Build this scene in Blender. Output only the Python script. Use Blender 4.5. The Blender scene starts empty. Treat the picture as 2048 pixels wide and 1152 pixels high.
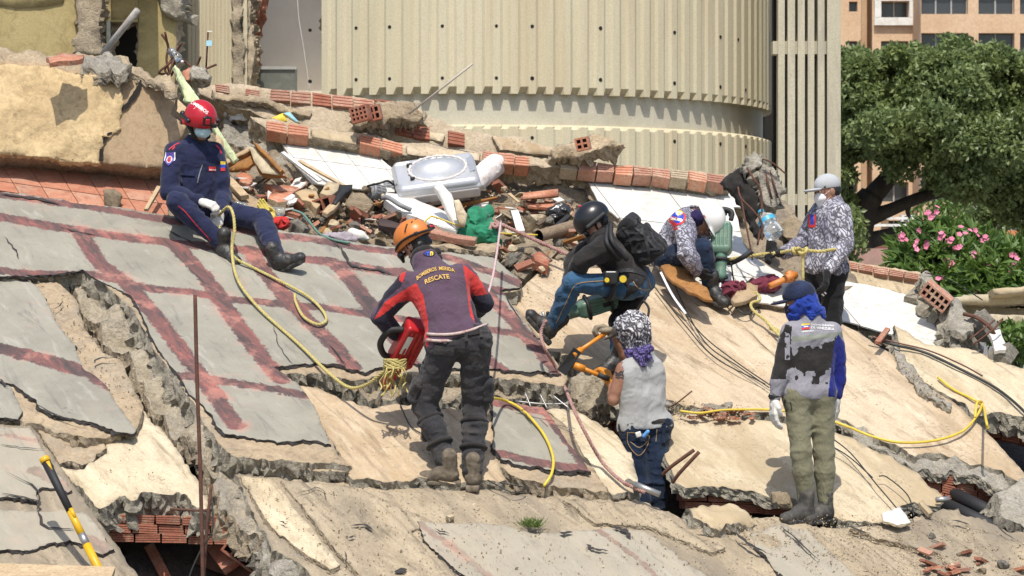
import bpy, bmesh, math, random
import numpy as np
from mathutils import Vector, Matrix, geometry
from mathutils.bvhtree import BVHTree
S = bpy.context.scene
COL = S.collection
F, HZ = 5800.0, 600.0
# ---------------- camera, sky, sun, exposure
cam = bpy.data.objects.new('camera', bpy.data.cameras.new('camera'))
COL.objects.link(cam)
cam.rotation_euler = (math.pi / 2, 0, 0)
cam.data.lens = F / 2048 * 36
cam.data.shift_y = (HZ - 576) / 2048
cam.data.clip_start = 1.0
cam.data.clip_end = 3000
cam.data.dof.use_dof = True
cam.data.dof.focus_distance = 21.5
cam.data.dof.aperture_fstop = 9.0
S.camera = cam
SUN_EL, SUN_AZ = math.radians(60), math.radians(2)      # azimuth: sun behind the camera, a little to its left
wd = bpy.data.worlds.new('World'); S.world = wd; wd.use_nodes = True
wn = wd.node_tree.nodes
sky = wn.new('ShaderNodeTexSky'); sky.sky_type = 'NISHITA'; sky.sun_disc = False
sky.sun_elevation = SUN_EL; sky.sun_rotation = math.radians(180) + SUN_AZ
sky.dust_density = 2.0
wn['Background'].inputs[1].default_value = 0.15
wd.node_tree.links.new(sky.outputs[0], wn['Background'].inputs[0])
sun = bpy.data.objects.new('sun', bpy.data.lights.new('sun', 'SUN')); COL.objects.link(sun)
sd = Vector((math.sin(SUN_AZ) * math.cos(SUN_EL), math.cos(SUN_AZ) * math.cos(SUN_EL), -math.sin(SUN_EL)))
sun.rotation_euler = sd.to_track_quat('-Z', 'Y').to_euler()
sun.data.energy = 4.0; sun.data.angle = math.radians(0.53); sun.data.color = (1, .955, .88)
S.view_settings.view_transform = 'Standard'; S.view_settings.look = 'None'
S.view_settings.exposure = 0.20; S.view_settings.gamma = 1
S.view_settings.use_curve_mapping = False
S.cycles.max_bounces = 6; S.cycles.diffuse_bounces = 3; S.cycles.transparent_max_bounces = 8
S.cycles.use_denoising = True
# ---------------- geometry helpers
def pd(x, y, Y): return np.array(((x - 1024) * Y / F, Y, (HZ - y) * Y / F))
class Pl:
    def __init__(s, p0, n):
        s.p = np.array(p0, float); s.n = np.array(n, float); s.n /= np.linalg.norm(s.n)
        e1 = np.cross((0, 0, 1.), s.n); e1 = e1 if np.linalg.norm(e1) > .01 else np.array((1., 0, 0))
        s.e1 = e1 / np.linalg.norm(e1)
        s.e2 = np.cross(s.n, s.e1)
        if s.e2[2] < 0 or (abs(s.e2[2]) < 1e-6 and s.e2[1] < 0): pass
    def hit(s, x, y, h=0):
        d = np.array(((x - 1024) / F, 1, (HZ - y) / F))
        return d * (np.dot(s.n, s.p + s.n * h) / np.dot(s.n, d))
    def uv(s, P): P = np.asarray(P) - s.p; return np.stack([P @ s.e1, P @ s.e2], -1)
    def xyz(s, q, h=0): q = np.asarray(q); return s.p + q[..., :1] * s.e1 + q[..., 1:2] * s.e2 + s.n * h
PA, PB, PC = -11.19, -.15, .5
BP = Pl((0, 0, PA), (-PB, -PC, 1))
def PP(x, y, h=0): return BP.hit(x, y, h)
def plane3(a, b, c):
    n = np.cross(np.array(b) - a, np.array(c) - a)
    if n[1] > 0: n = -n
    return Pl(a, n)
def hash3(i, j, k, s):
    h = (i * 374761393 + j * 668265263 + k * 2147483647 + s * 974634617) & 0xffffffff
    h = ((h ^ (h >> 13)) * 1274126177) & 0xffffffff
    h = ((h ^ (h >> 16)) * 2246822519) & 0xffffffff
    return ((h ^ (h >> 15)) & 0xffff) / 32767.5 - 1
def vnoise(P, sc=1., seed=0):
    P = np.asarray(P, float) / sc; I = np.floor(P).astype(np.int64); f = P - I; f = f * f * (3 - 2 * f)
    r = 0
    for a in (0, 1):
        for b in (0, 1):
            for c in (0, 1):
                w = (f[..., 0] if a else 1 - f[..., 0]) * (f[..., 1] if b else 1 - f[..., 1]) * (f[..., 2] if c else 1 - f[..., 2])
                r = r + w * hash3(I[..., 0] + a, I[..., 1] + b, I[..., 2] + c, seed)
    return r
def fbm(P, sc, seed=0, o=3):
    return sum(vnoise(P, sc / 2 ** i, seed + i * 7) * .5 ** i for i in range(o))
WL = {}
def tag(o, label=None, cat=None, group=None, kind=None):
    if label: o['label'] = label
    if cat: o['category'] = cat
    if group: o['group'] = group
    if kind: o['kind'] = kind
    return o
def empty(name, loc, label=None, cat=None, group=None):
    o = bpy.data.objects.new(name, None); COL.objects.link(o); o.location = loc; WL[o.name] = np.array(loc, float)
    o.empty_display_size = .1
    return tag(o, label, cat, group)
def obj(name, v, f, mats, parent=None, mi=None, smooth=False, attrs=None):
    v = np.asarray(v, float).reshape(-1, 3); c = (v.min(0) + v.max(0)) / 2; c[2] = v[:, 2].min() if parent is None else c[2]
    m = bpy.data.meshes.new(name)
    m.from_pydata((v - c).tolist(), [], [list(map(int, q)) for q in f])
    for t in (mats if isinstance(mats, (list, tuple)) else [mats]): m.materials.append(t)
    if mi is not None: m.polygons.foreach_set('material_index', np.asarray(mi, dtype=np.int32))
    if smooth is True: m.polygons.foreach_set('use_smooth', np.ones(len(m.polygons), dtype=bool))
    elif smooth is not False: m.polygons.foreach_set('use_smooth', np.asarray(smooth, dtype=bool))
    for k, d in (attrs or {}).items():
        a = m.attributes.new(k, 'FLOAT', 'POINT'); a.data.foreach_set('value', np.asarray(d, dtype=np.float32))
    m.update()
    o = bpy.data.objects.new(name, m); COL.objects.link(o)
    WL[o.name] = c
    if parent is not None: o.parent = parent; o.location = c - WL[parent.name]
    else: o.location = c
    return o
class MB:
    def __init__(s): s.v = []; s.f = []; s.m = []; s.s = []
    def add(s, v, f, m=0, sm=False):
        n = len(s.v); s.v += [tuple(map(float, q)) for q in v]; s.f += [tuple(i + n for i in q) for q in f]
        s.m += [m] * len(f); s.s += [sm] * len(f); return s
    def box(s, c, ax, hs, m=0, jit=0, rng=random):
        c = np.array(c, float); ax = np.array(ax, float); vs = []
        for i in (-1, 1):
            for j in (-1, 1):
                for k in (-1, 1):
                    vs.append(c + ax[0] * hs[0] * i + ax[1] * hs[1] * j + ax[2] * hs[2] * k + (np.array([rng.uniform(-jit, jit) for _ in range(3)]) if jit else 0))
        return s.add(vs, [(0, 1, 3, 2), (4, 6, 7, 5), (0, 4, 5, 1), (2, 3, 7, 6), (0, 2, 6, 4), (1, 5, 7, 3)], m)
    def tube(s, path, r, n=8, m=0, cap=True, sm=True):
        P = np.array(path, float); N = len(P); r = np.broadcast_to(r, (N,))
        T = np.gradient(P, axis=0); T /= np.linalg.norm(T, axis=1)[:, None] + 1e-9
        a = np.cross(T[0], (0, 0, 1.)); a = a if np.linalg.norm(a) > .05 else np.cross(T[0], (1., 0, 0)); a /= np.linalg.norm(a)
        vs = []
        for i in range(N):
            a = a - T[i] * np.dot(a, T[i]); a /= np.linalg.norm(a) + 1e-9; b = np.cross(T[i], a)
            for k in range(n):
                t = 2 * math.pi * k / n; vs.append(P[i] + r[i] * (a * math.cos(t) + b * math.sin(t)))
        fs = [(i * n + k, i * n + (k + 1) % n, (i + 1) * n + (k + 1) % n, (i + 1) * n + k) for i in range(N - 1) for k in range(n)]
        if cap: fs += [tuple(range(n))[::-1], tuple((N - 1) * n + k for k in range(n))]
        return s.add(vs, fs, m, sm)
    def build(s, name, mats, parent=None): return obj(name, s.v, s.f, mats, parent, s.m, s.s)
def unit(a): a = np.array(a, float); return a / (np.linalg.norm(a) + 1e-12)
def frame(z, x=(1, 0, 0)):
    z = unit(z); x = np.array(x, float); x = x - z * np.dot(x, z)
    if np.linalg.norm(x) < 1e-3: x = np.cross((0, 1., 0), z)
    x = unit(x); return np.array([x, np.cross(z, x), z])
def catmull(P, n=8):
    P = [np.array(p, float) for p in P]; P = [2 * P[0] - P[1]] + P + [2 * P[-1] - P[-2]]; out = []
    for i in range(1, len(P) - 2):
        a, b, c, d = P[i - 1:i + 3]
        for k in range(n):
            t = k / n; out.append(.5 * (2 * b + (c - a) * t + (2 * a - 5 * b + 4 * c - d) * t * t + (3 * b - a - 3 * c + d) * t ** 3))
    return np.array(out + [P[-2]])
# ---- jagged outline -> slab with broken sides
def jag(poly, amp, step, rng):
    out = []; n = len(poly)
    for i in range(n):
        a, b = poly[i], poly[(i + 1) % n]; A = np.array(a[:2], float); B = np.array(b[:2], float)
        am = a[2] if len(a) > 2 else amp; L = np.linalg.norm(B - A); k = max(1, int(round(L / step))); nrm = np.array((-(B - A)[1], (B - A)[0])) / (L + 1e-9)
        kn = [np.array([rng.uniform(-1, 1) for _ in range(int(L / wl) + 4)]) for wl in (44, 17, 8)]
        for j in range(k):
            t = j / k; s = L * t; w = min(1, 4 * t, 4 * (1 - t) + .25) if k > 1 else 0; o = 0
            for q, wl, g in zip(kn, (44, 17, 8), (1.0, .6, .35)): z = np.interp(s / wl + .37, np.arange(len(q)), q); o += g * np.sign(z) * abs(z) ** 1.5
            out.append(A + (B - A) * t + nrm * (o * 1.25 + rng.uniform(-.3, .3)) * am * (.35 + .65 * w))
    return np.array(out)
def inside(P, poly):
    x, y = P[:, 0], P[:, 1]; r = np.zeros(len(P), bool); n = len(poly); j = n - 1
    for i in range(n):
        xi, yi = poly[i]; xj, yj = poly[j]
        c = ((yi > y) != (yj > y)) & (x < (xj - xi) * (y - yi) / (yj - yi + 1e-12) + xi); r ^= c; j = i
    return r
def segdist(P, A, B):
    A = np.array(A); B = np.array(B); d = B - A; t = np.clip(((P - A) @ d) / (d @ d + 1e-12), 0, 1); return np.linalg.norm(P - A - t[:, None] * d, axis=1)
def slab(name, poly, h, thick, mats, label=None, cat=None, parent=None, pl=None, step=7, amp=3, disp=.006, dsc=.25, res=.06, rough=.25, rings=5, seed=0, attr=None, smooth=True, group=None, kind=None, chip=.0):
    rng = random.Random(seed + len(name) * 7 + int(poly[0][0] * 3 + poly[0][1])); pl = pl or BP
    q = jag(poly, amp, step, rng)
    ring = pl.uv([pl.hit(x, y, h) for x, y in q]); n = len(ring)
    area = .5 * np.sum(ring[:, 0] * np.roll(ring[:, 1], -1) - ring[:, 1] * np.roll(ring[:, 0], -1))
    if area < 0: ring = ring[::-1].copy()
    lo, hi = ring.min(0), ring.max(0)
    gx = np.arange(lo[0], hi[0], res); gy = np.arange(lo[1], hi[1], res)
    G = np.stack(np.meshgrid(gx, gy), -1).reshape(-1, 2); nr = np.random.RandomState(seed + 5); G = G + nr.uniform(-.3, .3, G.shape) * res
    G = G[inside(G, ring)]
    allp = np.concatenate([ring, G])
    vo, _, fo, ov, _, _ = geometry.delaunay_2d_cdt([Vector(p) for p in allp], [(i, (i + 1) % n) for i in range(n)], [], 1, 1e-5)
    vo = np.array([tuple(p) for p in vo]); mp = {}
    for i, l in enumerate(ov):
        for k in l: mp[k] = i
    P = pl.xyz(vo, h)
    isb = np.zeros(len(P), bool); bi = [mp.get(i, 0) for i in range(n)]; isb[bi] = True
    dz = disp * fbm(P + 31.7, dsc, seed, 4)
    if chip:
        dmin = np.full(len(P), 9.)
        for i in range(0, n, 2): dmin = np.minimum(dmin, np.linalg.norm(vo - ring[i], axis=1))
        dz = dz - chip * np.clip(1 - dmin / .14, 0, 1) ** 1.5 * (.6 + .6 * vnoise(P, .06, 3))
    P = P + pl.n * dz[:, None]
    fo = [list(t) for t in fo]
    # orientation up
    t0 = fo[0]; nn = np.cross(P[t0[1]] - P[t0[0]], P[t0[2]] - P[t0[0]])
    fl = []
    for t in fo:
        a, b, c = vo[t[0]], vo[t[1]], vo[t[2]]
        cr = (b[0] - a[0]) * (c[1] - a[1]) - (b[1] - a[1]) * (c[0] - a[0])
        fl.append(t if cr > 0 else t[::-1])
    V = [P]; m0 = len(P); fs = fl; mi = [0] * len(fl); sm = [smooth] * len(fl)
    out = np.roll(ring, -1, 0) - np.roll(ring, 1, 0); out = np.stack([out[:, 1], -out[:, 0]], -1); out /= np.linalg.norm(out, axis=1)[:, None] + 1e-9
    o3 = out[:, :1] * pl.e1 + out[:, 1:] * pl.e2
    base = P[bi]; prev = np.array(bi); c0 = m0
    for k in range(1, rings + 1):
        t = k / rings; Q = base - pl.n * (thick * t)
        ns = fbm(Q * (1, 1, 1.6), .06, seed + 11, 3) + .75 * nr.uniform(-1, 1, n)
        Q = Q + o3 * (ns * rough * thick * .8 * (t + .25) + rough * thick * .55 * t)[:, None] + pl.n * (nr.uniform(-1, 1, n) * thick * .07)[:, None]
        V.append(Q); cur = np.arange(c0, c0 + n); c0 += n
        for i in range(n):
            j = (i + 1) % n; fs.append([prev[i], cur[i], cur[j], prev[j]]); mi.append(1); sm.append(False)
        prev = cur
    V = np.concatenate(V); at = None
    if attr is not None: at = {'band': np.concatenate([attr(P), np.full(len(V) - m0, 1.)])}
    o = obj(name, V, fs, mats, parent, mi, sm, at)
    return tag(o, label, cat, group, kind)
# ---------------- materials
def _n(nt, t, **kw):
    n = nt.nodes.new(t)
    for k, v in kw.items():
        if k in n.inputs: n.inputs[k].default_value = v
        else: setattr(n, k, v)
    return n
def newmat(name, rough=.9):
    m = bpy.data.materials.new(name); m.use_nodes = True; nt = m.node_tree; b = nt.nodes['Principled BSDF']; b.inputs['Roughness'].default_value = rough
    return m, nt, b, nt.links.new
def ramp(nt, fac, stops, interp='LINEAR'):
    r = nt.nodes.new('ShaderNodeValToRGB'); r.color_ramp.interpolation = interp; e = r.color_ramp.elements
    while len(e) < len(stops): e.new(1)
    for q, (p, c) in zip(e, stops): q.position = p; q.color = (c[0], c[1], c[2], 1) if not isinstance(c, (int, float)) else (c, c, c, 1)
    nt.links.new(fac, r.inputs[0]); return r.outputs[0]
def noise(nt, co, sc, det=6, rough=.6, dist=0):
    n = _n(nt, 'ShaderNodeTexNoise', Scale=sc, Detail=det, Roughness=rough, Distortion=dist); nt.links.new(co, n.inputs['Vector']); return n.outputs[0]
def mix(nt, fac, a, b, mode='MIX'):
    n = nt.nodes.new('ShaderNodeMix'); n.data_type = 'RGBA'; n.blend_type = mode
    for s, v in ((n.inputs[0], fac), (n.inputs[6], a), (n.inputs[7], b)):
        if hasattr(v, 'node'): nt.links.new(v, s)
        else: s.default_value = v if isinstance(v, float) else (v[0], v[1], v[2], 1)
    return n.outputs[2]
def coords(nt, scale=None, rnd=True):
    tc = nt.nodes.new('ShaderNodeTexCoord'); o = tc.outputs['Object']
    if rnd:
        oi = nt.nodes.new('ShaderNodeObjectInfo'); mu = _n(nt, 'ShaderNodeMath', operation='MULTIPLY'); nt.links.new(oi.outputs['Random'], mu.inputs[0]); mu.inputs[1].default_value = 37.
        ad = _n(nt, 'ShaderNodeVectorMath', operation='ADD'); nt.links.new(o, ad.inputs[0]); nt.links.new(mu.outputs[0], ad.inputs[1]); o = ad.outputs[0]
    if scale:
        mp = _n(nt, 'ShaderNodeMapping'); mp.inputs['Scale'].default_value = scale; nt.links.new(o, mp.inputs[0]); o = mp.outputs[0]
    return o
def bump(nt, b, h, st, d=.01):
    n = _n(nt, 'ShaderNodeBump', Strength=st, Distance=d); nt.links.new(h, n.inputs['Height']); nt.links.new(n.outputs[0], b.inputs['Normal'])
def slope_co(nt, co, k):
    """coordinates squeezed along the run of the slope, so that wear reads as scrape marks"""
    d = (.52, -.73, -.45); a = _n(nt, 'ShaderNodeVectorMath', operation='DOT_PRODUCT'); nt.links.new(co, a.inputs[0]); a.inputs[1].default_value = d
    s = _n(nt, 'ShaderNodeVectorMath', operation='SCALE'); s.inputs[0].default_value = d; m = _n(nt, 'ShaderNodeMath', operation='MULTIPLY'); nt.links.new(a.outputs['Value'], m.inputs[0]); m.inputs[1].default_value = k - 1; nt.links.new(m.outputs[0], s.inputs['Scale'])
    r = _n(nt, 'ShaderNodeVectorMath', operation='ADD'); nt.links.new(co, r.inputs[0]); nt.links.new(s.outputs[0], r.inputs[1]); return r.outputs[0]
def stone(name, c1, c2, c3=None, sc=3., fine=40., bs=.6, bd=.012, speck=.35, spc=(.08, .07, .06), stretch=None, rough=.92, objvar=0., mid=.75):
    """mottled mineral surface: two-tone large noise, third tone patches, dark pits, bump"""
    m, nt, b, L = newmat(name, rough); co = coords(nt); cs = (slope_co(nt, co, .4) if stretch == 'slope' else coords(nt, stretch)) if stretch else co
    a = noise(nt, cs, sc, 8, .62, .3); col = ramp(nt, a, [(.33, c1), (.64, c2)])
    if c3:
        a3 = noise(nt, cs, sc * .55, 7, .7, .6); col = mix(nt, ramp(nt, a3, [(.5, 0), (.66, 1)]), col, c3)
    md = noise(nt, cs, sc * 5.5, 8, .68, .8); col = mix(nt, ramp(nt, md, [(.36, mid), (.5, 0)]), col, tuple(x * .72 for x in c1)); col = mix(nt, ramp(nt, md, [(.56, 0), (.7, mid * .73)]), col, tuple(min(.8, x * 1.14) for x in c2))
    f = noise(nt, co, fine, 5, .7); col = mix(nt, ramp(nt, f, [(.3, .55), (.6, 1.)]), (c1[0] * .55, c1[1] * .52, c1[2] * .5), col)
    if stretch == 'slope':
        s1 = noise(nt, slope_co(nt, co, .13), 9, 9, .72, .8); col = mix(nt, ramp(nt, s1, [(.55, 0), (.66, .75)]), col, tuple(x * .45 for x in c3)); col = mix(nt, ramp(nt, s1, [(.34, .5), (.44, 0)]), col, tuple(min(.8, x * 1.18) for x in c2))
        s2 = noise(nt, slope_co(nt, co, .3), .8, 7, .7, 1.); col = mix(nt, ramp(nt, s2, [(.48, 0), (.60, .8)]), col, tuple(x * .78 for x in c3))
        s3 = noise(nt, co, 34, 4, .8, .6); pm = noise(nt, co, 2.2, 5, .7); q = _n(nt, 'ShaderNodeMath', operation='MULTIPLY'); L(ramp(nt, s3, [(.56, 0), (.62, .8)]), q.inputs[0]); L(ramp(nt, pm, [(.48, 0), (.6, 1)]), q.inputs[1]); col = mix(nt, q.outputs[0], col, tuple(x * .35 for x in c1))
    if speck:
        s = noise(nt, co, fine * .45, 4, .75, .8); sp = ramp(nt, s, [(.30, speck), (.41, 0)]); col = mix(nt, sp, col, spc)
    if objvar:
        oi = nt.nodes.new('ShaderNodeObjectInfo'); hv = _n(nt, 'ShaderNodeHueSaturation'); mr = _n(nt, 'ShaderNodeMapRange'); nt.links.new(oi.outputs['Random'], mr.inputs[0]); mr.inputs[3].default_value = 1 - objvar; mr.inputs[4].default_value = 1 + objvar
        L(mr.outputs[0], hv.inputs['Value']); L(col, hv.inputs['Color']); col = hv.outputs[0]
    L(col, b.inputs['Base Color'])
    h = _n(nt, 'ShaderNodeMath', operation='ADD'); g = noise(nt, co, fine * .3, 8, .7); L(g, h.inputs[0]); L(f, h.inputs[1])
    bump(nt, b, h.outputs[0], bs, bd); return m
def plain(name, c, rough=.6, metal=0., var=.12, sc=12., bs=.15, bd=.004, spec=None, dirt=None, trans=0.):
    m, nt, b, L = newmat(name, rough); co = coords(nt); a = noise(nt, co, sc, 6, .6)
    col = ramp(nt, a, [(.3, tuple(x * (1 - var) for x in c)), (.7, tuple(min(1, x * (1 + var)) for x in c))])
    if dirt:
        d = noise(nt, co, sc * .5, 8, .7, .5); col = mix(nt, ramp(nt, d, [(.48, 0), (.7, .75)]), col, dirt)
    L(col, b.inputs['Base Color']); b.inputs['Metallic'].default_value = metal
    if trans: b.inputs['Transmission Weight'].default_value = trans
    if spec is not None: b.inputs['Specular IOR Level'].default_value = spec
    if bs: bump(nt, b, a, bs, bd)
    return m
def cloth(name, c, var=.2, dirt=None, rough=.95, weave=700, fold=.5):
    m, nt, b, L = newmat(name, rough); co = coords(nt); a = noise(nt, co, 7, 8, .7, .4)
    col = ramp(nt, a, [(.3, tuple(x * (1 - var) for x in c)), (.7, tuple(min(1, x * (1 + var)) for x in c))])
    if dirt:
        d = noise(nt, co, 5, 9, .7, .6); col = mix(nt, ramp(nt, d, [(.46, 0), (.72, .6)]), col, dirt)
    L(col, b.inputs['Base Color']); b.inputs['Specular IOR Level'].default_value = .2
    b.inputs['Sheen Weight'].default_value = .12
    w = noise(nt, coords(nt, (1, 1, .55)), 26, 4, .5, 1.2); bump(nt, b, w, fold, .02); return m
TAN = stone('tan_concrete', (.33, .25, .16), (.44, .34, .22), (.30, .26, .20), 2.2, 45, .5, .010, .5)
OCHRE = stone('ochre_screed', (.50, .385, .255), (.58, .475, .335), (.42, .295, .165), 1.1, 60, .35, .008, .35, (.22, .15, .09), stretch='slope')
CREAM = stone('cream_plaster', (.53, .43, .28), (.61, .52, .37), (.47, .36, .215), 1.6, 60, .35, .006, .3, (.25, .19, .12), stretch='slope')
FORE = stone('dusty_screed', (.37, .295, .195), (.455, .37, .255), (.265, .22, .16), 1.5, 55, .6, .010, .65, (.10, .09, .075), stretch='slope')
EDGE = stone('broken_concrete', (.34, .305, .235), (.50, .45, .35), (.21, .19, .155), 9., 45, 1., .03, .8, (.05, .045, .04))
EDGET = stone('broken_screed', (.40, .32, .215), (.53, .44, .31), (.25, .20, .145), 9., 45, 1., .03, .8, (.06, .05, .04))
GREYR = stone('grey_rubble', (.38, .345, .275), (.53, .485, .40), (.24, .215, .175), 6., 40, 1., .03, .8, (.05, .045, .04), objvar=.2)
TANR = stone('tan_rubble', (.40, .305, .19), (.53, .42, .28), (.30, .235, .16), 7., 40, .9, .02, .6, (.09, .07, .05), objvar=.2)
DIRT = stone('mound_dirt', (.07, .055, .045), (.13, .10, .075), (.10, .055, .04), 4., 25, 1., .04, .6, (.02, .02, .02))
HEAP = stone('heap_dust', (.30, .235, .16), (.46, .37, .255), (.20, .165, .125), 5., 30, 1., .04, .8, (.05, .04, .03))
BRICK = stone('red_brick', (.29, .095, .055), (.38, .15, .09), (.38, .26, .175), 14., 60, .5, .008, .4, (.1, .03, .02), objvar=.18)
BRICKD = stone('dusty_brick', (.38, .165, .11), (.46, .27, .19), (.47, .36, .25), 12., 60, .5, .008, .4, (.15, .06, .04), objvar=.18)
TERRA = stone('orange_terracotta', (.46, .165, .085), (.53, .24, .14), (.50, .35, .24), 8., 50, .3, .006, .25, (.2, .07, .04), rough=.6, objvar=.12)
MORTAR = stone('mortar', (.42, .33, .22), (.55, .45, .32), None, 12., 50, .8, .015, .4)
WTILE = stone('white_tile', (.66, .64, .58), (.72, .70, .645), (.60, .575, .51), 2., 90, .06, .002, .0, rough=.42)
STUCCO = stone('stucco', (.52, .38, .20), (.60, .455, .25), (.46, .33, .175), 3., 22, .8, .012, .7, (.20, .13, .07))
PLASTER = stone('brown_plaster', (.36, .255, .15), (.42, .31, .19), None, 3., 70, .4, .006, .5, (.16, .11, .07))
TARM = plain('tar_and_crack_shade', (.035, .03, .027), .9, bs=.6, bd=.01)
RUST = stone('rust', (.085, .038, .024), (.15, .065, .04), None, 20, 90, .5, .004, .3)
BLACK = plain('black_rubber', (.016, .016, .017), .65)
STEEL = plain('dull_steel', (.42, .41, .39), .45, .8, .2)
WOOD = stone('raw_wood', (.42, .30, .17), (.55, .42, .26), None, 5, 60, .3, .005, .3, stretch=(1, 1, 6))
BOARD = stone('brown_board', (.30, .135, .035), (.38, .18, .055), (.24, .12, .05), 6, 60, .4, .006, .4)
WHITEP = plain('white_paint', (.74, .72, .67), .55, var=.06, dirt=(.5, .43, .33), sc=8)
def membrane(name='painted_membrane', dust=0.):
    m, nt, b, L = newmat(name, .85); co = coords(nt, rnd=False); cs = slope_co(nt, co, .22)
    a = noise(nt, co, 2.2, 9, .65, .4); g = ramp(nt, a, [(.33, (.225, .21, .168)), (.62, (.295, .277, .222))])
    st = noise(nt, cs, 9, 8, .7, .6); g = mix(nt, ramp(nt, st, [(.56, 0), (.70, .75)]), g, (.13, .12, .11)); g = mix(nt, ramp(nt, st, [(.33, .5), (.43, 0)]), g, (.40, .385, .33))
    dk0 = noise(nt, co, 1.3, 9, .75, 1.2); g = mix(nt, ramp(nt, dk0, [(.60, 0), (.72, .6)]), g, (.13, .12, .105))
    pk = noise(nt, co, 3.1, 8, .72, .7); g = mix(nt, ramp(nt, pk, [(.58, 0), (.72, .4)]), g, (.44, .27, .215))
    at = _n(nt, 'ShaderNodeAttribute', attribute_name='band')
    n1 = noise(nt, co, 13, 12, .82, .6); n2 = _n(nt, 'ShaderNodeMath', operation='MULTIPLY_ADD'); L(n1, n2.inputs[0]); n2.inputs[1].default_value = .17; L(at.outputs['Fac'], n2.inputs[2])
    red = ramp(nt, n2.outputs[0], [(.085, 1), (.093, 0)])
    rr = noise(nt, cs, 5, 9, .72, .9); rc = ramp(nt, rr, [(.36, (.05, .04, .039)), (.48, (.13, .068, .062)), (.58, (.22, .085, .073)), (.74, (.44, .15, .115))])
    dk = noise(nt, cs, 26, 6, .8, 1.); rc = mix(nt, ramp(nt, dk, [(.52, 0), (.60, .85)]), rc, (.062, .054, .053))
    col = mix(nt, red, g, rc)
    halo = ramp(nt, n2.outputs[0], [(.07, .55), (.16, 0)]); hn = noise(nt, co, 3.5, 6, .7); hm = _n(nt, 'ShaderNodeMath', operation='MULTIPLY'); L(halo, hm.inputs[0]); L(ramp(nt, hn, [(.53, 0), (.62, .8)]), hm.inputs[1])
    col = mix(nt, hm.outputs[0], col, (.55, .24, .18))
    sp = noise(nt, co, 26, 3, .8, 1.); col = mix(nt, ramp(nt, sp, [(.28, .8), (.34, 0)]), col, (.05, .045, .04))
    if dust:
        dn = noise(nt, cs, 2.6, 9, .7, .7); col = mix(nt, ramp(nt, dn, [(.36, dust), (.62, dust * .35)]), col, (.41, .345, .25)); dn = noise(nt, cs, 7, 9, .75, .9); col = mix(nt, ramp(nt, dn, [(.55, 0), (.66, .6)]), col, (.16, .14, .115))
    L(col, b.inputs['Base Color'])
    bu = _n(nt, 'ShaderNodeMath', operation='ADD'); L(noise(nt, co, 18, 9, .7), bu.inputs[0]); L(noise(nt, cs, 40, 6, .7), bu.inputs[1]); bump(nt, b, bu.outputs[0], .45, .01)
    return m
MEMB = membrane(); MEMD = membrane('dusty_membrane', .62)
# ================= setting and background =================
rng = random.Random(4)
TOWC = stone('tower_concrete', (.545, .485, .325), (.61, .545, .38), (.53, .44, .285), .9, 60, .25, .006, .25, (.30, .26, .17), stretch=(3, 3, .25), mid=.12)
BANDC = stone('band_concrete', (.50, .46, .35), (.57, .53, .41), (.44, .40, .30), 1.2, 60, .25, .006, .2, (.3, .27, .2), mid=.2)
OLIVE = stone('olive_wall', (.37, .29, .125), (.44, .35, .165), (.34, .25, .10), .8, 40, .2, .006, .3, (.2, .15, .07))
FINC = stone('fin_concrete', (.46, .42, .30), (.55, .50, .37), (.36, .33, .26), 1.2, 50, .3, .006, .4, (.16, .15, .12), stretch=(3, 3, .4), mid=.25)
SHADEIN = plain('painted_shade', (.02, .018, .015), .95, bs=0)  # near-black stands in for shade inside rooms, windows, brick cells and a pipe
GROUND = stone('street_ground', (.16, .15, .13), (.22, .20, .175), None, .6, 20, .4, .02, .3)
PEACH = stone('peach_brick', (.61, .41, .25), (.67, .47, .305), (.58, .38, .23), .6, 14, .3, .01, .2, (.4, .25, .15), mid=.12)
GLASSD = plain('dark_glass', (.045, .05, .055), .12, bs=0)
GREYW = plain('grey_white_wall', (.85, .77, .66), .9, var=.06, sc=3)
mb = MB(); mb.add([(-400, -20, -3.6), (400, -20, -3.6), (400, 900, -3.6), (-400, 900, -3.6)], [(0, 1, 2, 3)])
tag(mb.build('ground', GROUND), kind='structure')
# --- tower
TX, TY, TR, NT = (957 - 1024) * 44 / F, 44., 4.43, 113
def ringprof(a0, a1, dep=.055):
    out = []; k0 = int(math.floor(a0 / (2 * math.pi / NT))); k1 = int(math.ceil(a1 / (2 * math.pi / NT))); st = 2 * math.pi / NT
    for k in range(k0, k1):
        for t, d in ((0, 0), (.40, 0), (.56, dep), (.84, dep)): out.append(((k + t) * st, TR - d))
    return out
def cyl(a, r, z): return (TX + r * math.sin(a), TY - r * math.cos(a), z)
tow = empty('tower', (TX, TY, -3.6), 'round beige concrete tower with ribbed walls and a smooth recessed band', 'tower')
def shell(name, prof, zr, rin, mat):
    """zr: list of (z, fn(r) -> r): rings of the outer face, bottom to top"""
    m = MB(); n = len(prof); v = []; K = len(zr)
    for (a, r) in prof: v += [cyl(a, fn(r), z) for z, fn in zr] + [cyl(a, rin, zr[-1][0]), cyl(a, rin, zr[0][0])]
    f = []; T = K + 2
    for i in range(n - 1):
        for k in range(T): q = (k + 1) % T; f.append((T * i + k, T * i + T + k, T * i + T + q, T * i + q))
    f += [tuple(range(T)), tuple(range(T * n - T, T * n))[::-1]]
    m.add(v, f); return m.build(name, mat, tow)
A0 = -math.radians(28.4)
ZL, ZB = 2.818, 2.40
sm_ = lambda r: r
shell('upper_shell', ringprof(A0, 3.3, .028), [(ZL, lambda r: r if r > TR - .01 else TR - .16), (ZL + .10, sm_), (11, sm_)], TR - .3, TOWC)
shell('recessed_band', [(A0 + i * .02, TR - .13) for i in range(180)], [(ZB - .02, sm_), (ZL + .02, sm_)], TR - .35, BANDC)
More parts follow.
